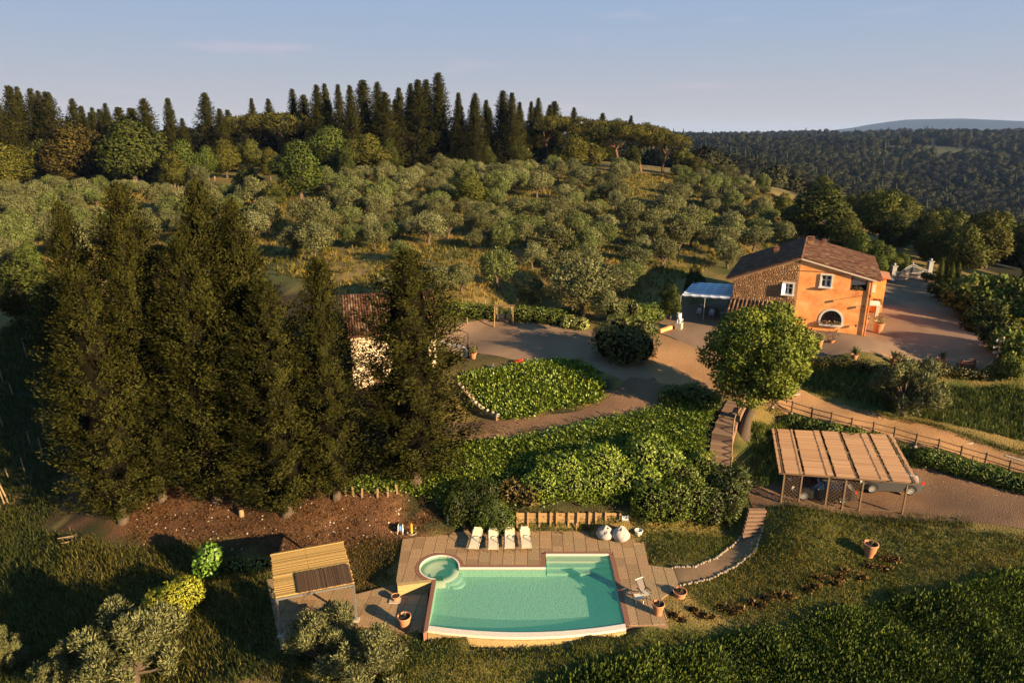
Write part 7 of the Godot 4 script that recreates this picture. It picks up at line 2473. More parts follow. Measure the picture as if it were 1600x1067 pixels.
# ------------------------------------------------------------------ the olive hill and its skyline
func make_hill() -> void:
	# cypresses along the skyline: x, height, z; sorted from west to east by their place
	var sky := [Vector3(-113.9, 17.4, -159.3), Vector3(-112.6, 20.2, -162.4), Vector3(-119.5, 20.1, -175.2), Vector3(-109.1, 19.6, -164.2), Vector3(-116, 19.1, -177.3), Vector3(-104, 18.9, -161.8), Vector3(-101.1, 17.4, -166), Vector3(-105.3, 15.6, -176), Vector3(-95.5, 15.6, -163.7), Vector3(-99, 16.1, -175.4), Vector3(-86.7, 15.8, -158.6), Vector3(-88.6, 15.1, -168.3), Vector3(-82.9, 17.3, -162.5), Vector3(-88.4, 17, -185.4), Vector3(-80.6, 12.4, -175.1), Vector3(-77.9, 18, -183.3), Vector3(-70.1, 14.3, -172.4), Vector3(-71.9, 13.9, -181.8), Vector3(-70.2, 16.6, -194.6), Vector3(-65.3, 16.4, -193.4), Vector3(-53.8, 18.3, -177.4), Vector3(-53.2, 17, -184.4), Vector3(-46.1, 19, -171.1), Vector3(-47.3, 19.5, -183.2), Vector3(-42, 19.1, -175.1), Vector3(-37, 18.7, -165.4), Vector3(-35.8, 19.9, -174.2), Vector3(-33.6, 19.7, -181.2), Vector3(-29.7, 17.2, -169), Vector3(-27.1, 18.2, -173.5), Vector3(-25.3, 19.3, -180.8), Vector3(-22.4, 19.9, -173.5), Vector3(-21.9, 20.3, -185.1), Vector3(-17.6, 21.5, -173.7), Vector3(-12.5, 17.2, -168.4), Vector3(-8.5, 17.2, -166.8), Vector3(-6.6, 15.8, -184.2), Vector3(-2.2, 18, -178.4), Vector3(0, 17.6, -174.3), Vector3(2, 15.6, -187.5), Vector3(5.4, 16, -202.8), Vector3(7.2, 16.8, -196), Vector3(12.6, 16.5, -213.9), Vector3(19, 15.3, -220.6), Vector3(28.4, 14.3, -224.8), Vector3(71.6, 26.7, -431.1), Vector3(91, 21.2, -415.7)]
	var wide := [1.1, 1.2, 0.8, 1.0, 0.9, 1.3, 1.0, 0.9, 0.8, 0.9, 1.4, 1.0, 1.3, 1.0, 0.9, 1.3]
	for k in sky.size():
		var e: Vector3 = sky[k]
		var h := e.y / 10.0
		var w: float = wide[k % 16] * (0.3 + 1.15 * h)
		plant_copy(P.sky[(k * 7 + k / 4) % 4], e, k * 2.1, Vector3(w, h, w), "dark skyline cypress, %s from the west end of the hilltop row" % nth(k + 1), "skyline cypresses")
	var rear := RandomNumberGenerator.new()
	rear.seed = 811
	for k in 34:
		var q: Vector2 = (Vector2(-142.1, -192.9)).lerp(Vector2(-56.6, -189), k / 33.0) if k < 17 else (Vector2(-58, -193.8)).lerp(Vector2(15.1, -207.9), (k - 17) / 17.0)
		var h := rear.randf_range(1.15, 1.5) * (1.12 if k > 17 else 1.0)
		var w := h * rear.randf_range(1.2, 1.7)
		plant_copy(P.sky[(k * 5) % 4], Vector3(q.x, 0, q.y + rear.randf_range(-4, 4)), k * 1.9, Vector3(w, h, w), "lower dark cypress filling the rear of the hilltop row, %s from the west" % nth(k + 1), "rear cypresses of the hilltop")
	# pines and broadleaved trees below the skyline: place, width, kind, tint, label
	var L: Material = M.leaf_green
	var D: Material = M.leaf_dull
	var W: Material = M.leaf_warm
	var X: Material = M.leaf_red
	var K: Material = M.leaf_dark
	var trees := [
		["pine", Vector3(-57.5, 13.8, -178.2), 1.65, M.pine, "broad umbrella pine on the skyline west of the tall cypress clump"],
		["pine", Vector3(-66.7, 12.8, -180.5), 1.34, M.pine, "umbrella pine with a flat crown just west of the broadest one"],
		["pine", Vector3(10, 13.3, -195.1), 1.28, M.pine, "umbrella pine with two bare pink trunks beside the utility pole"],
		["pine", Vector3(-25, 8.6, -173.5), 1.22, M.pine_dark, "dark pine with a bare leaning trunk under the tall cypresses, western one"],
		["pine", Vector3(-18.5, 9.3, -173.7), 1.22, M.pine_dark, "dark pine with a forked trunk under the tallest cypress"],
		["pine", Vector3(-11.5, 8.2, -170.2), 1.1, M.pine_dark, "dark pine with a bare trunk under the cypresses, eastern one"],
		["pine", Vector3(27.4, 12.3, -181.5), 1.59, M.pine, "umbrella pine at the west end of the bare trunked pine row"],
		["pine", Vector3(33.9, 12, -185.4), 1.59, M.pine, "umbrella pine in the middle of the bare trunked pine row"],
		["pine", Vector3(39.4, 10.8, -183.6), 1.59, M.pine, "umbrella pine at the east end of the bare trunked pine row"],
		["pine", Vector3(19.6, 12.5, -195.4), 1.46, M.pine, "umbrella pine crown just east of the two trunked pine"],
		["pine", Vector3(27.5, 12.6, -222), 1.46, M.pine, "umbrella pine crown in the back row, second from the west"],
		["pine", Vector3(68.8, 25.2, -479.5), 1.46, M.pine, "umbrella pine crown in the back row, third from the west"],
		["pine", Vector3(89.4, 22.2, -451.8), 1.46, M.pine, "umbrella pine crown at the east end of the back row"],
		["broad", Vector3(44.1, 7.8, -183.2), 1.3, D, "rounded tree stepping down from the last umbrella pine"],
		["broad", Vector3(47, 5.8, -179.5), 1.3, W, "brownish rounded tree at the east end of the ridge trees"],
		["broad", Vector3(49.4, 4.4, -177.2), 1.3, L, "last green bush-like tree at the east end of the ridge"],
		["broad", Vector3(-105.5, 10.3, -146.2), 1.6, W, "golden green tree cut by the western edge of the view"],
		["broad", Vector3(-103, 10, -156), 1.4, D, "dull brown-green tree in the western wood, under three cypresses"],
		["broad", Vector3(-95.3, 13.9, -154.3), 1.5, X, "rusty red-leaved tree in the western wood"],
		["broad", Vector3(-91.7, 11.3, -156.1), 1.4, X, "smaller rusty tree east of the reddest one"],
		["broad", Vector3(-97.5, 9, -152.5), 1.2, X, "low rusty tree in front of the western wood"],
		["broad", Vector3(-85.8, 9, -152.5), 1.2, D, "dull green tree at the edge of the orchard, west of a broad dark conifer"],
		["broad", Vector3(-79.9, 14.6, -148.5), 1.5, K, "broad dark conifer-like tree in the western wood"],
		["broad", Vector3(-77.2, 8.5, -153.5), 1.3, D, "grey-green tree east of the broad dark one"],
		["broad", Vector3(-69.6, 9.8, -149.4), 1.1, L, "light leafy tree below the gap in the skyline"],
		["broad", Vector3(-69.9, 7.8, -144.7), 1.2, W, "yellowish bush-like tree in front of the gap in the skyline"],
		["broad", Vector3(-64.6, 8.7, -158.9), 1.2, W, "round brown-green tree behind the slope, near the leaning green pole"],
		["broad", Vector3(-67.4, 7.8, -155.6), 1.0, L, "small green tree at the foot of the leaning green pole"],
		["broad", Vector3(-61.7, 8, -167.5), 1.2, D, "dull green tree under the flat crowned pine"],
		["broad", Vector3(-52.4, 7.2, -152), 1.0, W, "brown-green tree under the broad umbrella pine"],
		["broad", Vector3(-38.1, 10.7, -125.4), 1.35, L, "large fresh green tree at the top of the orchard"],
		["broad", Vector3(-40.3, 11.1, -157.1), 1.5, L, "yellow-green full tree beside the second leaning pole"],
		["broad", Vector3(-31.7, 9.3, -156.3), 1.5, W, "round brown-green tree in front of the cypress clump"],
		["broad", Vector3(-35.6, 7.3, -151.2), 1.0, K, "dark tree between the yellow-green and the brown-green ones"],
		["broad", Vector3(-28.8, 8, -164.7), 1.0, K, "dark undergrowth tree below the cypress clump"],
		["broad", Vector3(-6.1, 6.3, -167.7), 1.2, K, "dark tree in the shadow under the eastern cypresses"],
		["broad", Vector3(1.6, 7.6, -175), 1.2, K, "dark tree beside the two trunked pine"],
		["broad", Vector3(15.2, 9.2, -176.9), 1.5, W, "round olive-brown tree in front of the pine row"],
		["broad", Vector3(20, 11, -181.8), 1.3, W, "taller olive-brown tree behind the round one"],
		["broad", Vector3(31, 7.1, -180.3), 0.9, K, "dark tree in the shade beneath the pine row"],
		["broad", Vector3(-6.9, 6.5, -116.3), 1.5, D, "large dark shrubby tree in the middle of the upper orchard"],
		["broad", Vector3(-3.3, 4.8, -145.3), 1.2, L, "bright green shrubby tree at the top of the orchard"],
		["broad", Vector3(4, 3.7, -147.7), 1.3, D, "grey-green shrubby tree under the utility pole"],
		["broad", Vector3(-40.1, 4.2, -117.9), 1.3, D, "dull shrubby tree below the dark hollow in the slope"],
		["broad", Vector3(-50.6, 5.9, -133.5), 1.5, K, "dark tree in the hollow at the top of the slope"],
		# behind and beside the house
		["broad", Vector3(49.5, 10, -109.3), 1.6, K, "very dark rounded tree behind the farmhouse"],
		["broad", Vector3(50.5, 6.2, -102.9), 1.3, D, "dark green tree behind the farmhouse, east of the roundest one"],
		["broad", Vector3(47.3, 5.5, -92.4), 1.2, M.leaf_green, "grey-green tree just behind the farmhouse roof"],
		["broad", Vector3(49, 7.4, -116.3), 1.3, D, "brownish tree at the corner of the olive orchard"],
		["broad", Vector3(52.1, 5.4, -132.7), 1.2, D, "small brownish tree at the eastern end of the orchard"],
		["broad", Vector3(50.4, 3.9, -91.2), 1.4, D, "pale leafy tree behind the gate"],
		["broad", Vector3(53.2, 3.2, -92.3), 1.3, L, "light green tree behind the white gate"],
		["broad", Vector3(46.8, 5.6, -87), 1.0, L, "light green tree beside the orange annexe"],
		["broad", Vector3(16.3, 4, -68), 0.9, K, "dark shrub on the shady bank behind the awning"],
		["broad", Vector3(20.4, 4.2, -75.2), 0.8, K, "dark shrub growing over the awning"],
		["broad", Vector3(-52.9, 8.4, -71.8), 1.2, K, "dark tree in the shade west of the grove"],
		["broad", Vector3(-46, 7.9, -65.6), 0.9, K, "dark tree hidden in the shade against the western cypresses"],
		["broad", Vector3(-61.3, 5.4, -86), 1.0, L, "sunlit green bush above the shady vineyard"],
	]
	for k in trees.size():
		var e: Array = trees[k]
		var kinds: Array = P[e[0]]
		var at: Vector3 = e[1]
		var h := maxf(at.y, 1.5) / 10.0
		plant_copy(kinds[k % kinds.size()], at, k * 1.7, Vector3(h * e[2] * (1.0 if e[0] == "pine" else 0.9), h, h * e[2] * (1.0 if e[0] == "pine" else 0.9)), e[4], "trees of the hilltop", e[3])
	# utility poles and the two leaning green poles
	for e in [[Vector3(4, 5, -177.7), 0.13, "pale utility pole beside the two trunked pine"], [Vector3(-15.2, 2.5, -142.4), 0.12, "utility pole at the top of the orchard below the cypress clump"], [Vector3(-71.6, 3.9, -98.2), 0.13, "utility pole on the slope at the western edge"], [Vector3(-58.5, 3.3, -137.6), 0.11, "short utility pole on the upper slope behind the grove"], [Vector3(-27.6, 2.3, -129.2), 0.1, "short stake-like pole in the upper orchard"]]:
		var p := on(Vector3(e[0].x, 0, e[0].z))
		var b := MB.new()
		b.tube([Vector3(0, -0.4, 0), Vector3(0.06, e[0].y, 0)], [e[1] * 1.2, e[1]], 7)
		var pole := thing("utility_pole", e[2], "pole", p, 0.0, "utility poles")
		put("pole", b.mesh(), M.pale_wood, pole)
		b = MB.new()
		b.box(Vector3(0.05, e[0].y - 0.25, 0), Vector3(0.6, 0.07, 0.07))
		put("cross_arm", b.mesh(), M.grey_metal, pole)
	for e in [[Vector3(-82.84, 17.96, -184.07), Vector3(-94.89, 24.2, -218.87), "leaning sunlit yellow-green pole on the upper slope, west of the orchard top"], [Vector3(-45.1, 18.75, -184.64), Vector3(-142.43, 23.4, -614.73), "leaning sunlit yellow-green pole beside the yellow-green full tree"]]:
		var p := on(e[0])
		var b := MB.new()
		var tip := Vector3(e[1].x, e[1].y, p.z) - p
		b.tube([Vector3(0, -0.3, 0), tip * 0.5 + Vector3(-0.35, 0, 0), tip], [0.22, 0.26, 0.2], 8)
		var o := thing("leaning_pole", e[2], "pole", p)
		put("pole", b.mesh(), M.lime, o)
	# the orchard: olives in slanting rows, jittered
	var r := RandomNumberGenerator.new()
	r.seed = 801
	var area := PackedVector2Array([Vector2(-7.4, -69.8), Vector2(-13.6, -70.8), Vector2(-24.7, -81.2), Vector2(-32.5, -96.2), Vector2(-44.8, -95), Vector2(-61.5, -91.2), Vector2(-69.3, -88.8), Vector2(-107.6, -142.7), Vector2(-81.8, -148.6), Vector2(-63.5, -147.6), Vector2(-40.1, -120.7), Vector2(-36.1, -146.3), Vector2(-14.3, -157.2), Vector2(9, -164), Vector2(31.9, -174.8), Vector2(49.8, -185.1), Vector2(62.5, -174.5), Vector2(63, -151.2), Vector2(50.4, -109.3), Vector2(48.3, -114.7), Vector2(31.8, -99.3), Vector2(25.6, -89.9), Vector2(21, -92.7), Vector2(15.7, -74.4), Vector2(5.5, -71), Vector2(0, -73.3)])
	var box := Rect2(area[0], Vector2.ZERO)
	for q in area:
		box = box.expand(q)
	var names := ["silvery olive low on the slope just above the gravel yard", "silvery olive in the middle of the hillside orchard", "silvery olive high on the slope below the hilltop trees", "silvery olive on the western slope behind the cypress grove", "silvery olive in the straight rows of the eastern slope"]
	var glade := PackedVector2Array([Vector2(19.6, -171.7), Vector2(41.5, -182.2), Vector2(41, -156.6), Vector2(33.2, -118.9), Vector2(26.4, -118.5), Vector2(23.1, -135.3), Vector2(17.2, -144.4)])
	var made := 0
	var turn := Transform2D(0.35, Vector2.ZERO)
	for a in range(-30, 40):
		for c in range(-50, 10):
			var q := turn * Vector2(a * 5.2, c * 4.9) + Vector2(r.randf_range(-1.3, 1.3), r.randf_range(-1.3, 1.3))
			var skip := r.randf()
			var size := r.randf_range(0.68, 1.2)
			var spin := r.randf() * TAU
			if not box.has_point(q) or not Geometry2D.is_point_in_polygon(q, area):
				continue
			var bare := patch_noise.get_noise_2d(q.x * 0.7 + 300.0, q.y * 0.7)
			if skip < (0.12 if q.x > 10.0 else 0.06) or bare > (0.3 if q.x > -5.0 else 0.36) or made >= 298:
				continue
			if Geometry2D.is_point_in_polygon(q, glade) and a % 3 != 0:
				continue
			var g := 1
			if q.x < -28.0:
				g = 3
			elif q.x > 22.0:
				g = 4
			elif q.y > -82.0:
				g = 0
			elif q.y < -128.0:
				g = 2
			plant_copy(P.olive[made % 5], Vector3(q.x, 0, q.y), spin, Vector3(size * r.randf_range(0.8, 1.25), size * r.randf_range(0.8, 1.2), size * r.randf_range(0.8, 1.25)), names[g], ["olives above the gravel yard", "olives of the middle slope", "olives of the upper slope", "olives of the western slope", "olives of the eastern rows"][g], [M.olive, M.olive_dull, M.olive_green, M.olive, M.olive_pale, M.olive_green, M.olive_dull][made * 5 % 7])
			made += 1
	# single olives that stand out
	for e in [[Vector3(2, 2.9, -70.9), 1.0, "leafy olive at the bottom of the orchard above the swing"], [Vector3(7.4, 5.9, -69), 1.15, "large olive at the lower corner of the orchard"], [Vector3(9.7, 3.6, -66), 1.0, "spreading silvery olive at the end of the gravel yard"], [Vector3(-5.4, 3.1, -71.4), 0.9, "olive at the bottom of the orchard beside the wide cypress"], [Vector3(35.7, 4, -100.5), 1.1, "pale olive just behind the farmhouse roof"], [Vector3(42.3, 3.9, -106.5), 1.0, "pale olive behind the ridge of the farmhouse"], [Vector3(29, 3.9, -90.7), 1.0, "pale olive above the shade awning"]]:
		var h: float = clampf(e[0].y / 3.9, 0.7, 1.6)
		plant_copy(P.olive[made % 5], e[0], made * 1.3, Vector3(h * e[1], h, h * e[1]), e[2], "")
		made += 1


# ------------------------------------------------------------------ round the forecourt
func make_yard() -> void:
	# white gate
	var gl: Vector3 = on(Vector3(49.54, 7.99, -87.41))
	var gr: Vector3 = on(Vector3(56.08, 8.05, -90.48))
	var o := thing("white_gate", "white wrought iron double gate with an arched top between white pillars", "gate", gl)
	var d := gr - gl
	for t in [0.0, 1.0]:
		var b := MB.new()
		b.box(d * t + Vector3(0, 0.9, 0), Vector3(0.55, 2.2, 0.55))
		var p := put("pillar", b.mesh(), M.gate, o)
		b = MB.new()
		b.box(d * t + Vector3(0, 2.06, 0), Vector3(0.72, 0.12, 0.72))
		b.ball(d * t + Vector3(0, 2.28, 0), Vector3(0.2, 0.2, 0.2), 6, 10)
		put("pillar_cap", b.mesh(), M.gate, p)
	for s in 2:
		var b := MB.new()
		var prev := Vector3.ZERO
		for k in 13:
			var t: float = (0.06 + 0.44 * k / 12.0) if s == 0 else (0.94 - 0.44 * k / 12.0)
			var c: float = k / 12.0
			var top := 0.95 + 0.95 * smoothstep(0.0, 1.0, c)
			var p := d * t
			b.tube([p + Vector3(0, 0.1, 0), p + Vector3(0, top, 0)], [0.028], 5)
			if k:
				b.tube([prev, p + Vector3(0, top, 0)], [0.045], 5)
				b.tube([prev - Vector3(0, 0.22, 0), p + Vector3(0, top - 0.22, 0)], [0.03], 5)
			prev = p + Vector3(0, top, 0)
		var t0 := 0.06 if s == 0 else 0.94
		b.beam(d * t0 + Vector3(0, 0.12, 0), d * 0.5 + Vector3(0, 0.12, 0), 0.05, 0.07)
		b.beam(d * t0 + Vector3(0, 0.75, 0), d * 0.5 + Vector3(0, 0.75, 0), 0.04, 0.05)
		put("gate_leaf", b.mesh(), M.gate, o)
	var f := MB.new()
	f.ball(d * 0.5 + Vector3(0, 2.08, 0), Vector3(0.14, 0.18, 0.14), 6, 8)
	put("finial", f.mesh(), M.gate, o)
	# thin cypresses by the gate
	var thin := [Vector3(53.1, 4.2, -83.4), Vector3(54.6, 3.6, -84.6), Vector3(53.2, 4.1, -81.4), Vector3(56.8, 3.3, -85.7)]
	for k in 4:
		plant_copy(P.sky[2], thin[k], k * 1.4, Vector3(0.5, thin[k].y / 10.0, 0.5), "slim columnar cypress by the gate, %s from the gate" % nth(k + 1), "slim cypresses by the gate", M.slim)
	# shrubs on the east side of the forecourt; they throw the long shadows over the gravel
	var list := [
		[Vector3(54.5, 1.3, -88.1), 1.3, GR_A, GR_B * 0.6, "dark shrub beside the gate pillar"],
		[Vector3(51.1, 2.2, -79.2), 1.3, GR_A, GR_B * 0.6, "dark shrub at the foot of the slim cypresses"],
		[Vector3(51.3, 3, -75.9), 1.4, GR_A, GR_B * 0.8, "rounded shrub beyond the first yellow broom"],
		[Vector3(50.6, 4.8, -70.9), 1.5, GR_A, GR_B, "tall green shrub behind the yellow brooms"],
		[Vector3(53.4, 5.2, -71.5), 1.5, GR_A * 1.4, GR_B * 1.2, "bright green shrub near the round sign"],
		[Vector3(46.5, 3.2, -65), 1.3, GR_A, GR_B * 0.7, "dark shrub between the two yellow brooms"],
		[Vector3(43.3, 2.7, -58), 1.3, GR_A, GR_B * 0.8, "dark shrub below the second yellow broom"],
		[Vector3(43, 3.2, -55.6), 1.3, GR_A, GR_B, "green shrub beside the weathervane"],
		[Vector3(41.7, 2.6, -54), 0.9, GR_A, GR_B * 1.2, "light green bushy shrub at the eastern end of the forecourt"],
		[Vector3(48.8, 3.3, -70.4), 1.3, GR_A, GR_B * 0.7, "mid green shrub right behind the first yellow broom"],
	]
	for k in list.size():
		var e: Array = list[k]
		var h: float = maxf(e[0].y, 1.0) / 2.0
		plant_copy(P.shrub[k % 3], e[0], k * 1.3, Vector3(h * e[1] * 0.8, h, h * e[1] * 0.8), e[4], "shrubs beside the forecourt", M.leaf if k in [3, 4, 7, 8] else M.leaf_dark)
	for e in [[Vector3(50.8, 7.37, -72.68), 1.0, "yellow flowering broom at the edge of the forecourt, nearer the gate"], [Vector3(49.58, 7.24, -67.22), 1.0, "yellow flowering broom at the edge of the forecourt, nearer the weathervane"], [Vector3(50.91, 7.12, -66.47), 0.7, "small yellow flowering broom beside the larger one"]]:
		hedge("yellow_broom", e[2], "shrub", e[0], [[e[0].x, 0.7, e[0].z, 1.1 * e[1], 0.8 * e[1], 1.0 * e[1]], [e[0].x + 0.5, 1.1, e[0].z, 0.7 * e[1], 0.6 * e[1], 0.7 * e[1]]], 1100, 0.18, 0.07, Color(0.14, 0.12, 0.02), Color(0.5, 0.34, 0.03), int(540 + e[0].x))
	# taller trees east of the view's edge, whose shadows stripe the forecourt
	for k in 7:
		var at: Vector3 = [Vector3(58, 10, -43), Vector3(61, 12, -46.5), Vector3(63, 13, -50.5), Vector3(64, 12, -54), Vector3(68, 13, -57), Vector3(68, 12, -62), Vector3(72, 12.5, -66)][k]
		var kind: Node3D = P.sky[k % 4] if k % 2 else P.broad[k % 4]
		plant_copy(kind, at, k * 1.1, Vector3(at.y * 0.085, at.y * 0.1, at.y * 0.085), "tall tree beyond the eastern edge shading the forecourt, %s from the road" % nth(k + 1), "trees east of the forecourt")
	# planting along the south edge of the forecourt
	var lobes := []
	for e in [Vector3(25.57, 7.01, -56.78), Vector3(27.25, 7.1, -56.16), Vector3(28.61, 7.25, -55.54), Vector3(30.08, 7.23, -54.94), Vector3(31.31, 7.09, -54.85), Vector3(35.3, 6.68, -55.51), Vector3(36.95, 6.58, -55.47), Vector3(38.66, 6.53, -55.11), Vector3(40.01, 6.57, -54.68)]:
		lobes.append(lobe(e, 0.3, 1.1, 0.55, 0.6))
	hedge("border_hedge", "low mixed border with reddish leaves along the southern edge of the forecourt", "hedge", Vector3(33.05, 7.13, -55.56), lobes, 6120, 0.15, 0.09, Color(0.03, 0.03, 0.012), Color(0.13, 0.1, 0.035), 530)
	# weathervane on a braced pole
	var wp: Vector3 = on(Vector3(40.9, 6.85, -54.72))
	var w := thing("weathervane", "white weathervane with small flags on a braced pole at the end of the forecourt", "weathervane", wp)
	var b := MB.new()
	b.tube([Vector3(0, -0.3, 0), Vector3(0.1, 3.1, 0)], [0.05], 6)
	b.tube([Vector3(-1.9, 0.0, 0.3), Vector3(0.05, 1.5, 0)], [0.04], 6)
	put("pole", b.mesh(), M.pale_wood, w)
	b = MB.new()
	for e in [[-0.3, 2.0], [0.28, 2.05], [-0.36, 2.45], [0.3, 2.5]]:
		b.box(Vector3(0.07 + e[0], e[1], 0), Vector3(0.3, 0.18, 0.05))
	b.beam(Vector3(-0.4, 2.02, 0), Vector3(0.5, 2.02, 0), 0.03, 0.03)
	b.beam(Vector3(-0.4, 2.46, 0), Vector3(0.5, 2.46, 0), 0.03, 0.03)
	put("flag", b.mesh(), M.pale_stone, w)
	b = MB.new()
	b.ball(Vector3(-0.12, 3.0, 0), Vector3(0.26, 0.2, 0.06), 5, 8)
	b.box(Vector3(0.3, 3.15, 0), Vector3(0.1, 0.4, 0.05))
	put("rooster", b.mesh(), M.pale_stone, w)
	# rusty bench frame
	var bn := thing("rusty_bench", "rust coloured bench seen from behind at the forecourt edge", "bench", on(Vector3(39.32, 6.92, -55.67)), 0.15)
	b = MB.new()
	for x in [-0.62, 0.62]:
		b.box(Vector3(x, 0.5, 0), Vector3(0.13, 1.0, 0.13))
		b.box(Vector3(x, 0.25, -0.45), Vector3(0.1, 0.5, 0.1))
	put("leg", b.mesh(), M.rust, bn)
	b = MB.new()
	b.box(Vector3(0, 0.46, -0.22), Vector3(1.2, 0.08, 0.5))
	put("seat", b.mesh(), M.rust, bn)
	b = MB.new()
	b.box(Vector3(0, 0.72, 0.0), Vector3(1.15, 0.12, 0.06))
	put("backrest", b.mesh(), M.rust, bn)
	var rp := pot("rusty_bowl", "rust coloured bowl planter beside the weathervane pole", on(Vector3(41.65, 7.11, -54.78)), 0.5, 0.5, "terracotta pots", 0.5)
	spikes(rp, Vector3(0, 0.4, 0), 8, 0.4, 0.08, Color(0.05, 0.05, 0.02), Color(0.1, 0.1, 0.04), 31)
	# round sign
	var sg := thing("round_sign", "pale round sign on a post among the shrubs", "sign", on(Vector3(54.63, 7.07, -71.63)))
	b = MB.new()
	b.tube([Vector3(0, -0.2, 0), Vector3(0, 2.0, 0)], [0.035], 6)
	put("post", b.mesh(), M.grey_metal, sg)
	b = MB.new()
	b.lathe([Vector2(0.0, -0.02), Vector2(0.33, -0.02), Vector2(0.33, 0.02), Vector2(0.0, 0.02)], 20, Vector3(0, 2.2, 0.05), Basis(Vector3.RIGHT, PI / 2))
	put("sign_disc", b.mesh(), M.sign, sg)
	# stone lion by the terrace
	var li := thing("stone_lion", "pale seated stone lion on a plinth at the terrace entrance", "statue", on(Vector3(16.51, 7.96, -64.95)), -0.5)
	b = MB.new()
	b.box(Vector3(0, 0.3, 0), Vector3(0.6, 0.7, 0.75))
	put("plinth", b.mesh(), M.pale_stone, li)
	b = MB.new()
	b.ball(Vector3(0, 0.95, -0.1), Vector3(0.22, 0.3, 0.3), 8, 10)
	b.ball(Vector3(0, 1.12, 0.12), Vector3(0.2, 0.32, 0.2), 8, 10)
	b.ball(Vector3(0, 1.42, 0.18), Vector3(0.24, 0.24, 0.22), 8, 10)
	b.ball(Vector3(0, 1.38, 0.38), Vector3(0.11, 0.1, 0.12), 6, 8)
	for x in [-0.12, 0.12]:
		b.tube([Vector3(x, 0.65, 0.3), Vector3(x, 1.1, 0.2)], [0.07, 0.09], 7)
		b.ball(Vector3(x * 1.4, 1.64, 0.12), Vector3(0.06, 0.08, 0.04), 4, 6)
	b.tube([Vector3(0, 0.7, -0.35), Vector3(0.2, 0.8, -0.45), Vector3(0.25, 1.0, -0.3)], [0.05], 6)
	put("figure", b.mesh(), M.white, li)
	# orange kerb of the planting bed next to it
	b = MB.new()
	var k0: Vector3 = on(Vector3(14.43, 7.84, -64))
	var k1: Vector3 = on(Vector3(15.77, 7.94, -65.01))
	b.beam(Vector3(0, 0.1, 0), k1 - k0 + Vector3(0, 0.1, 0), 0.3, 0.5)
	var kb := put("planter_edge", b.mesh(), M.orange)
	kb.position = k0
	tag(kb, "short low orange planter edge beside the stone lion", "planter")
	# swing seat on the gravel yard
	var sw := thing("garden_swing", "rustic garden swing with a dark bench under a wooden frame", "swing", on(Vector3(-0.84, 8.02, -66.63)))
	b = MB.new()
	for q in [Vector3(-0.95, 0, 0.5), Vector3(0.95, 0, 0.5), Vector3(-0.8, 0, -0.5), Vector3(0.8, 0, -0.5)]:
		b.tube([q + Vector3(0, -0.2, 0), Vector3(q.x * 0.95, 1.9, q.z * 0.5)], [0.055], 6)
	put("post", b.mesh(), M.pale_wood, sw)
	b = MB.new()
	b.tube([Vector3(-1.1, 1.92, 0), Vector3(1.1, 1.92, 0)], [0.06], 6)
	put("top_beam", b.mesh(), M.wood, sw)
	b = MB.new()
	b.box(Vector3(0, 0.45, 0), Vector3(1.25, 0.07, 0.45))
	b.box(Vector3(0, 0.75, -0.24), Vector3(1.25, 0.5, 0.05))
	put("bench", b.mesh(), M.black, sw)
	b = MB.new()
	for x in [-0.6, 0.6]:
		b.tube([Vector3(x, 0.45, 0.15), Vector3(x, 1.9, 0)], [0.015], 5)
	put("chain", b.mesh(), M.grey_metal, sw)
	for e in [[Vector3(-4.57, 7.76, -67.09), 0.7, "short pale post at the far edge of the gravel yard, near the parapet"], [Vector3(1.53, 7.93, -65.52), 0.7, "short pale post at the far edge of the gravel yard, past the swing"], [Vector3(-3.66, 9.06, -68.86), 1.1, "grey stake in the dry grass above the gravel yard, first of two"], [Vector3(-2.79, 8.93, -68.82), 1.1, "grey stake in the dry grass above the gravel yard, second of two"], [Vector3(2.03, 8.34, -67.69), 1.0, "grey stake in the scrub east of the swing"]]:
		b = MB.new()
		b.tube([Vector3(0, -0.2, 0), Vector3(0, e[1], 0)], [0.055], 6)
		var st := put("stake", b.mesh(), M.pale_wood)
		st.position = on(e[0])
		tag(st, e[2], "stake")
	# vineyard stakes in the shade on the west side
	var vines := [Vector3(-50.75, 5.23, -69.33), Vector3(-50.89, 4.95, -67.95), Vector3(-48.7, 3.5, -61.36), Vector3(-49.25, 4.6, -65.84), Vector3(-45.15, 1.51, -55.69), Vector3(-41.25, 1.56, -55.29), Vector3(-41.43, 0.83, -53.59), Vector3(-39.87, -0.49, -50.34), Vector3(-39.7, 0.49, -52.45), Vector3(-46.6, 2.92, -59.49), Vector3(-41.09, -0.74, -50.05)]
	for k in vines.size():
		var h: float = [1.9, 1.2, 1.5, 1.4, 1.7, 1.3, 1.2, 1.7, 1.5, 1.3, 1.2][k]
		b = MB.new()
		b.tube([Vector3(0, -0.2, 0), Vector3(-0.12, h, 0)], [0.05, 0.04], 6)
		var st := put("vine_stake", b.mesh(), M.pale_wood)
		st.position = on(vines[k])
		tag(st, "pale vineyard stake in the shade, %s in order down the slope" % nth(k + 1), "stake", "vineyard stakes")
	b = MB.new()
	b.tube([Vector3(0, -0.3, 0), Vector3(-0.45, 1.8, 0.0)], [0.07, 0.06], 7)
	b.tube([Vector3(-0.3, -0.3, 0.1), Vector3(-0.55, 1.9, 0.1)], [0.06, 0.05], 7)
	var sp := put("split_post", b.mesh(), M.pale_wood)
	sp.position = on(Vector3(-39.94, -1.56, -48.11))
	tag(sp, "pair of sunlit split posts leaning at the western edge", "post")
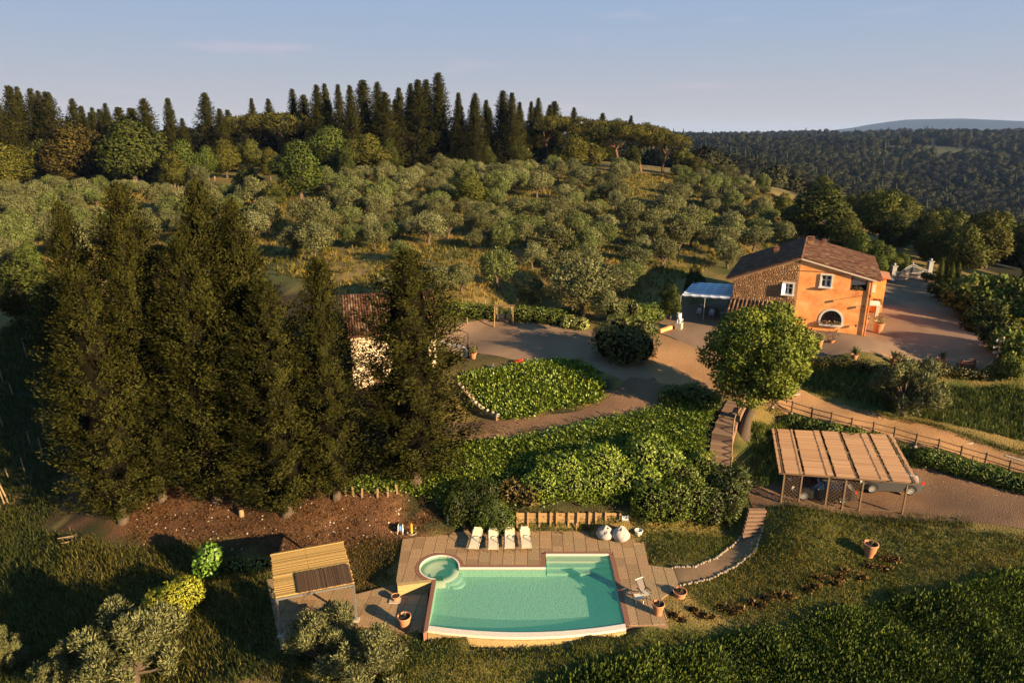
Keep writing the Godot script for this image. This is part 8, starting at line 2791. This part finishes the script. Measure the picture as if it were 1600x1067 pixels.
	# old picket stakes and a stump by the brown slope
	for k in 6:
		var q: Vector3 = on([Vector3(-12.03, 1.35, -44), Vector3(-11.44, 1.38, -43.85), Vector3(-10.75, 1.41, -43.62), Vector3(-8.87, 1.61, -43.46), Vector3(-8.27, 1.67, -43.71), Vector3(-9.59, 1.54, -43.4)][k])
		b = MB.new()
		b.box(Vector3(0, 0.3, 0), Vector3(0.12, 1.0, 0.06), Basis(Vector3.BACK, 0.1 * sin(k * 2.0)))
		var st := put("picket", b.mesh(), M.pale_wood)
		st.position = q
		tag(st, "weathered picket at the top of the brown slope, %s from the west" % nth(k + 1), "picket", "pickets above the brown slope")
	b = MB.new()
	b.lathe([Vector2(0.2, -0.2), Vector2(0.17, 0.5), Vector2(0.0, 0.52)], 10)
	var stump := put("tree_stump", b.mesh(), M.pale_wood)
	stump.position = on(Vector3(-19.29, 0.36, -42.95))
	tag(stump, "sawn pale tree stump at the foot of the broad front cypress", "stump")
	# felled log pile and brush
	b = MB.new()
	var r := RandomNumberGenerator.new()
	r.seed = 77
	for k in 26:
		var p := Vector3(r.randf_range(-0.9, 0.9), r.randf_range(0.05, 0.35), r.randf_range(-0.5, 0.5))
		b.tube([p, p + Vector3(r.randf_range(0.5, 1.1), r.randf_range(-0.1, 0.2), r.randf_range(-0.5, 0.5))], [0.035, 0.015], 5)
	var br := put("brush_pile", b.mesh(), M.pale_wood)
	br.position = on(Vector3(-31.51, -1.46, -42.61))
	tag(br, "heap of cut branches in the rough grass below the grove", "brush pile")


# ------------------------------------------------------------------ woods and far country
func make_forest() -> void:
	# single trees on the near wooded spur east of the house
	var r := RandomNumberGenerator.new()
	r.seed = 900
	var area := [Vector2(66, -162.6), Vector2(78, -168.5), Vector2(226.6, -420.3), Vector2(271.7, -433.9), Vector2(288.4, -402.2), Vector2(89.1, -111.5), Vector2(55.3, -67.5), Vector2(59.6, -81.5), Vector2(62.5, -91), Vector2(57.9, -90.9), Vector2(54.6, -96), Vector2(52.8, -105.7), Vector2(58.1, -127.1)]
	var at := spots(area, 190, 901)
	at.append_array(spots([Vector2(56.5, -93), Vector2(81.7, -127.7), Vector2(284.2, -395.7), Vector2(89.1, -111.5), Vector2(59.6, -73.1), Vector2(61.2, -83.8), Vector2(59.3, -88.7)], 46, 902))
	at.sort_custom(func(a, b): return a.x + a.y * 0.3 < b.x + b.y * 0.3)
	for k in at.size():
		var h := r.randf_range(0.55, 0.95)
		var w := h * r.randf_range(0.95, 1.3)
		plant_copy(P.broad[k % 4], Vector3(at[k].x, 0, at[k].y), r.randf() * TAU, Vector3(w, h, w), "dull green tree in the wood on the spur beyond the gate", "trees of the wooded spur", [M.leaf_dark, M.leaf_dull, M.leaf_warm, M.leaf_dull, M.leaf_dull][k % 5])
	# the rest reads as one mass
	var b := MB.new()
	leaf_heap(b, [[Vector3(0, 5, 0), Vector3(3.6, 4.0, 3.6)], [Vector3(1.4, 7, 0.5), Vector3(2.4, 2.6, 2.4)], [Vector3(-1.5, 5.5, -1), Vector3(2.4, 2.8, 2.4)]], 640, 0.85, 0.7, Color(0.009, 0.013, 0.004), Color(0.028, 0.031, 0.01), 905, 0.7, 0.2, 0.75)
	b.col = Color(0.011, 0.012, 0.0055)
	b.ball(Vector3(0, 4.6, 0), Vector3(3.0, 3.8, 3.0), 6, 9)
	var far := b.mesh()
	var spire := MB.new()
	spire.col = Color(0.011, 0.0125, 0.006)
	spire.lathe([Vector2(0.4, 0), Vector2(1.5, 2.0), Vector2(1.6, 5.0), Vector2(1.0, 9.0), Vector2(0.05, 13.0)], 7)
	var where := []
	var spires := []
	var tone := PackedColorArray()
	var g := RandomNumberGenerator.new()
	g.seed = 906
	var tries := 0
	while where.size() < 26000 and tries < 120000:
		tries += 1
		# denser near, thinner far; only the quarter that the valley view holds, and a margin
		var d := 150.0 * pow(22.0, g.randf())
		var a := g.randf_range(-0.75, 1.05)
		var p := Vector2(sin(a) * d, -cos(a) * d)
		if d < 230.0 and p.x < 70.0:
			continue
		if p.x < 60.0 and d < 260.0 or p.x < 20.0 and d < 1200.0 and g.randf() < 0.85:
			continue
		if p.x < 100.0 and p.y > -215.0:
			continue
		var field := hill_noise.get_noise_2d(p.x * 1.6 + 900.0, p.y * 1.6)
		if d > 600.0 and field > 0.3:
			continue
		if Geometry2D.is_point_in_polygon(p, pale_field):
			continue
		var s := g.randf_range(0.55, 1.15) * (1.0 + clampf((d - 700.0) / 1500.0, 0.0, 0.35))
		var y := ground(p.x, p.y)
		var t := g.randf_range(0.6, 0.95)
		t *= clampf(1.0 + 1.5 * hill_noise.get_noise_2d(p.x * 3.0 - 300.0, p.y * 3.0), 0.5, 1.9)
		if g.randf() < 0.035 and d > 420.0:
			spires.append(Transform3D(Basis.from_scale(Vector3(s, s * 1.1, s)), Vector3(p.x, y - 0.5, p.y)))
		else:
			where.append(Transform3D(Basis(Vector3.UP, g.randf() * TAU) * Basis.from_scale(Vector3(s * 1.15, s, s * 1.15)), Vector3(p.x, y - 0.8, p.y)))
			tone.append(Color(t * 1.0, t * g.randf_range(0.85, 1.05), t * g.randf_range(0.7, 1.0)))
	scatter("far_woods", far, M.leaf_plain, where, null, "dark woods covering the valley and the far hills", "woods", tone)
	scatter("far_conifers", spire.mesh(), M.leaf_plain, spires, null, "pointed conifers scattered through the far woods", "woods")
	# farmhouses on the far ridges
	for e in [[Vector3(382.49, 13.88, -1503.41), 6.0, M.orange, "tiny reddish farmhouse on the far ridge beyond the pines"], [Vector3(779.03, 17.46, -1556.97), 9.0, M.cream, "tiny cream farmhouse on the far ridge below the blue hill"], [Vector3(797.42, 17.52, -1546.51), 6.0, M.cream, "second tiny cream farmhouse on the far ridge, east of the larger one"]]:
		var o := thing("far_farmhouse", e[3], "house", on(e[0]))
		var s: float = e[1]
		b = MB.new()
		b.box(Vector3(0, s * 0.4, 0), Vector3(s * 1.4, s * 0.9, s))
		put("wall", b.mesh(), e[2], o)
		b = MB.new()
		b.hexa([Vector3(-s * 0.8, s * 0.85, s * 0.6), Vector3(s * 0.8, s * 0.85, s * 0.6), Vector3(s * 0.8, s * 0.85, -s * 0.6), Vector3(-s * 0.8, s * 0.85, -s * 0.6), Vector3(-s * 0.8, s * 1.15, s * 0.02), Vector3(s * 0.8, s * 1.15, s * 0.02), Vector3(s * 0.8, s * 1.15, -s * 0.02), Vector3(-s * 0.8, s * 1.15, -s * 0.02)])
		put("roof", b.mesh(), M.slab, o)


# ------------------------------------------------------------------ grass
func heaved(all: Array) -> Array:   # taller in some patches, low in others
	var out := []
	for t in all:
		var k := clampf(1.0 + 0.75 * patch_noise.get_noise_2d(t.origin.x * 5.0, t.origin.z * 5.0), 0.35, 1.9)
		out.append(Transform3D(t.basis.scaled(Vector3(k, k, k)), t.origin))
	return out


func patch_tints(where: Array, lo: Color, hi: Color) -> PackedColorArray:   # grows in patches
	var out := PackedColorArray()
	for q in where:
		var t := 0.5 + 0.8 * patch_noise.get_noise_2d(q.x * 2.0 + 40.0, q.y * 2.0) + 0.5 * patch_noise.get_noise_2d(q.x * 17.0, q.y * 17.0)
		out.append(lo.lerp(hi, clampf(t, 0.0, 1.0)))
	return out


func make_lawns() -> void:
	var t1 := tuft(12, 0.14, 0.34, Color(0.045, 0.06, 0.013), Color(0.15, 0.135, 0.04), 951, 0.022)
	var lawn := spots([Vector2(8.9, -40.7), Vector2(15.7, -40.8), Vector2(17.8, -41.4), Vector2(26.2, -39.7), Vector2(34.1, -37.8), Vector2(32.6, -35.5), Vector2(18.7, -33.5), Vector2(8.8, -32.1), Vector2(3.5, -31), Vector2(-5.8, -32), Vector2(-8, -28.9), Vector2(3.3, -28.2), Vector2(14.4, -32), Vector2(10.1, -35.4), Vector2(10.2, -35.6), Vector2(14.2, -37.3), Vector2(16.7, -39.9), Vector2(15.7, -40.6), Vector2(12.9, -38.2), Vector2(8.8, -37.9)], 11000, 952)
	lawn.append_array(spots([Vector2(8.2, -42.1), Vector2(16.1, -42.2), Vector2(15.7, -40.1), Vector2(9.1, -40.3), Vector2(8.8, -41.1)], 500, 991))
	lawn.append_array(spots([Vector2(0, -41.5), Vector2(8.2, -41.6), Vector2(8.2, -42.1), Vector2(0, -42.3)], 260, 992))
	scatter("lawn_grass", t1, M.grass, strewn(lawn, 953, 0.7, 1.3), null, "patchy short grass of the lawn round the pool", "grass", patch_tints(lawn, Color(1.0, 1.25, 0.8), Color(1.95, 1.55, 1.1)))
	var strip := spots([Vector2(-11.1, -40.6), Vector2(-7.2, -40.7), Vector2(-7.4, -36.8), Vector2(-9.5, -36), Vector2(-10.5, -37.9)], 500, 981)
	scatter("strip_grass", t1, M.grass, strewn(strip, 982, 0.8, 1.4), null, "short brownish grass between the pergola and the pool deck", "grass", tints(500, 983, Color(0.9, 0.75, 0.6), Color(1.3, 0.95, 0.8)))
	var t2 := tuft(14, 0.3, 0.42, Color(0.035, 0.05, 0.011), Color(0.11, 0.11, 0.03), 955, 0.03)
	var rough := spots([Vector2(-41.6, -48), Vector2(-35.5, -44.9), Vector2(-27.4, -40.9), Vector2(-21.9, -40.7), Vector2(-15.5, -37.3), Vector2(-12.8, -31.4), Vector2(-7.1, -31.5), Vector2(-5.3, -28.6), Vector2(-30.4, -31.8)], 5200, 956)
	scatter("rough_grass", t2, M.grass, strewn(rough, 957, 0.6, 1.4), null, "rough grass on the slope below the grove", "grass", patch_tints(rough, Color(0.7, 0.8, 0.7), Color(1.5, 1.2, 0.9)))
	var bank := spots([Vector2(24.2, -56.8), Vector2(29.1, -55.5), Vector2(42.6, -53.3), Vector2(41.9, -48.7), Vector2(33.7, -51.1), Vector2(24.9, -54.1)], 3600, 959)
	bank.append_array(spots([Vector2(18.6, -48.9), Vector2(22, -50.5), Vector2(30.7, -46.6), Vector2(37.7, -42.9), Vector2(37.1, -42), Vector2(30.9, -45.8), Vector2(21.1, -46.1), Vector2(17.6, -43.6)], 3000, 960))
	scatter("bank_grass", tuft(14, 0.36, 0.42, Color(0.04, 0.065, 0.012), Color(0.12, 0.14, 0.032), 961, 0.03), M.grass, strewn(bank, 962, 0.6, 1.4), null, "lush green grass on the banks beside the sandy road", "grass", tints(bank.size(), 963, Color(0.7, 0.75, 0.7), Color(1.2, 1.1, 1.0)))
	# tall weeds at the bottom corner
	var weeds := spots([Vector2(0.7, -28.3), Vector2(4.4, -29.3), Vector2(9.8, -30.9), Vector2(14.6, -32.5), Vector2(20.2, -33.7), Vector2(25.9, -34.6), Vector2(32.9, -36), Vector2(28.3, -28.3)], 4200, 964)
	scatter("tall_weeds", cluster(40, 0.55, 0.17, 0.07, Color(0.02, 0.036, 0.007), Color(0.075, 0.105, 0.02), 965, 0.9), M.leaf, heaved(strewn(weeds, 966, 0.6, 1.25, -0.05)), null, "dense dark green weeds filling the bottom corner of the slope", "weeds", patch_tints(weeds, Color(0.75, 0.8, 0.7), Color(2.0, 1.8, 1.3)))
	# straw on the hill
	var hill := spots([Vector2(-7.2, -68.1), Vector2(-13.4, -69.4), Vector2(-28.1, -82.2), Vector2(-43.8, -92.5), Vector2(-67.4, -83.8), Vector2(-113, -146.5), Vector2(-48.9, -148.4), Vector2(-15, -165.3), Vector2(32.5, -178.2), Vector2(52, -190.1), Vector2(64.8, -178.9), Vector2(63, -151.2), Vector2(48, -106.3), Vector2(31.3, -97.5), Vector2(20.3, -82), Vector2(14.4, -71), Vector2(4, -68.9)], 19000, 968)
	scatter("hill_grass", tuft(12, 0.5, 0.55, Color(0.075, 0.08, 0.02), Color(0.25, 0.19, 0.062), 969, 0.05), M.grass, strewn(hill, 970, 0.6, 1.4), null, "tall straw-coloured grass between the olives", "grass", patch_tints(hill, Color(0.55, 0.75, 0.5), Color(1.3, 1.15, 0.9)))
	var west := spots([Vector2(-55.1, -66.4), Vector2(-57.3, -80.4), Vector2(-52.5, -78.8), Vector2(-40, -57.4), Vector2(-34.5, -46.1), Vector2(-36.8, -45.2), Vector2(-42.3, -47.5)], 3000, 984)
	scatter("vineyard_grass", t2, M.grass, strewn(west, 985, 0.7, 1.7), null, "dark grass and weeds among the vineyard stakes in the shade", "grass", patch_tints(west, Color(0.5, 0.6, 0.5), Color(1.0, 0.95, 0.8)))  # rough grass tufts, tinted darker to paint the shade
	var verge := spots([Vector2(-5, -49.1), Vector2(2.5, -48.6), Vector2(8.1, -50.2), Vector2(9.7, -52.1), Vector2(8.4, -50.2), Vector2(2.4, -47.9), Vector2(-4.9, -47.5)], 130, 986)
	verge.append_array(spots([Vector2(20.8, -51.6), Vector2(25, -49.3), Vector2(31.3, -46.8), Vector2(36.8, -44.2), Vector2(36.6, -43.8), Vector2(31.2, -46.6), Vector2(24.9, -49), Vector2(20.7, -51.3)], 320, 987))
	verge.append_array(spots([Vector2(28.3, -52), Vector2(33.3, -50.4), Vector2(38.9, -47.2), Vector2(38.1, -46.1), Vector2(32.8, -49.6), Vector2(28.1, -51.4)], 420, 988))
	verge.append_array(spots([Vector2(18.1, -41.8), Vector2(26.1, -40.3), Vector2(30.4, -39.7), Vector2(30.1, -39.2), Vector2(25.8, -39.7), Vector2(17.8, -41.5)], 420, 989))
	scatter("verge_grass", t1, M.grass, strewn(verge, 990, 0.8, 1.8), null, "thin tufts of grass along the edges of the roads", "grass", patch_tints(verge, Color(0.8, 0.95, 0.7), Color(1.4, 1.15, 0.9)))
	# stones and litter on the brown slope
	var st := MB.new()
	st.ball(Vector3.ZERO, Vector3(0.07, 0.05, 0.06), 4, 6)
	var rub := spots([Vector2(-28.7, -45.4), Vector2(-22.2, -44.9), Vector2(-11.1, -43.8), Vector2(-5.5, -43.6), Vector2(-4.4, -41.3), Vector2(-7, -41), Vector2(-10.3, -39.9), Vector2(-16.3, -39.5), Vector2(-26.7, -41.3)], 150, 972)
	scatter("rubble", st.mesh(), M.pale_stone, strewn(rub, 973, 0.35, 1.3), null, "small pale stones strewn over the brown slope", "stones")
	var lit := spots([Vector2(-29.1, -46.2), Vector2(-22.9, -46.8), Vector2(-11.1, -44), Vector2(-5.5, -43.6), Vector2(-4.4, -41.3), Vector2(-7, -41), Vector2(-10.3, -39.5), Vector2(-16.2, -39.4), Vector2(-26.6, -41.2)], 1900, 974)
	scatter("dry_litter", cluster(12, 0.35, 0.11, 0.04, Color(0.05, 0.03, 0.014), Color(0.14, 0.08, 0.038), 975, 0.3), M.grass, strewn(lit, 976, 0.6, 1.3), null, "dry leaf litter and weeds on the brown slope", "leaf litter", tints(lit.size(), 977, Color(0.7, 0.8, 0.6), Color(1.3, 1.0, 0.9)))
	var peb := MB.new()
	peb.ball(Vector3.ZERO, Vector3(0.05, 0.035, 0.045), 3, 5)
	var pk := spots([Vector2(30.1, -45.1), Vector2(32.3, -44.2), Vector2(37, -41.9), Vector2(34.3, -38.2), Vector2(30.5, -39.8), Vector2(26, -40), Vector2(24, -41.3)], 1200, 978)
	scatter("gravel_stones", peb.mesh(), M.pale_stone, strewn(pk, 979, 0.4, 1.1), null, "loose stones on the parking place", "gravel")
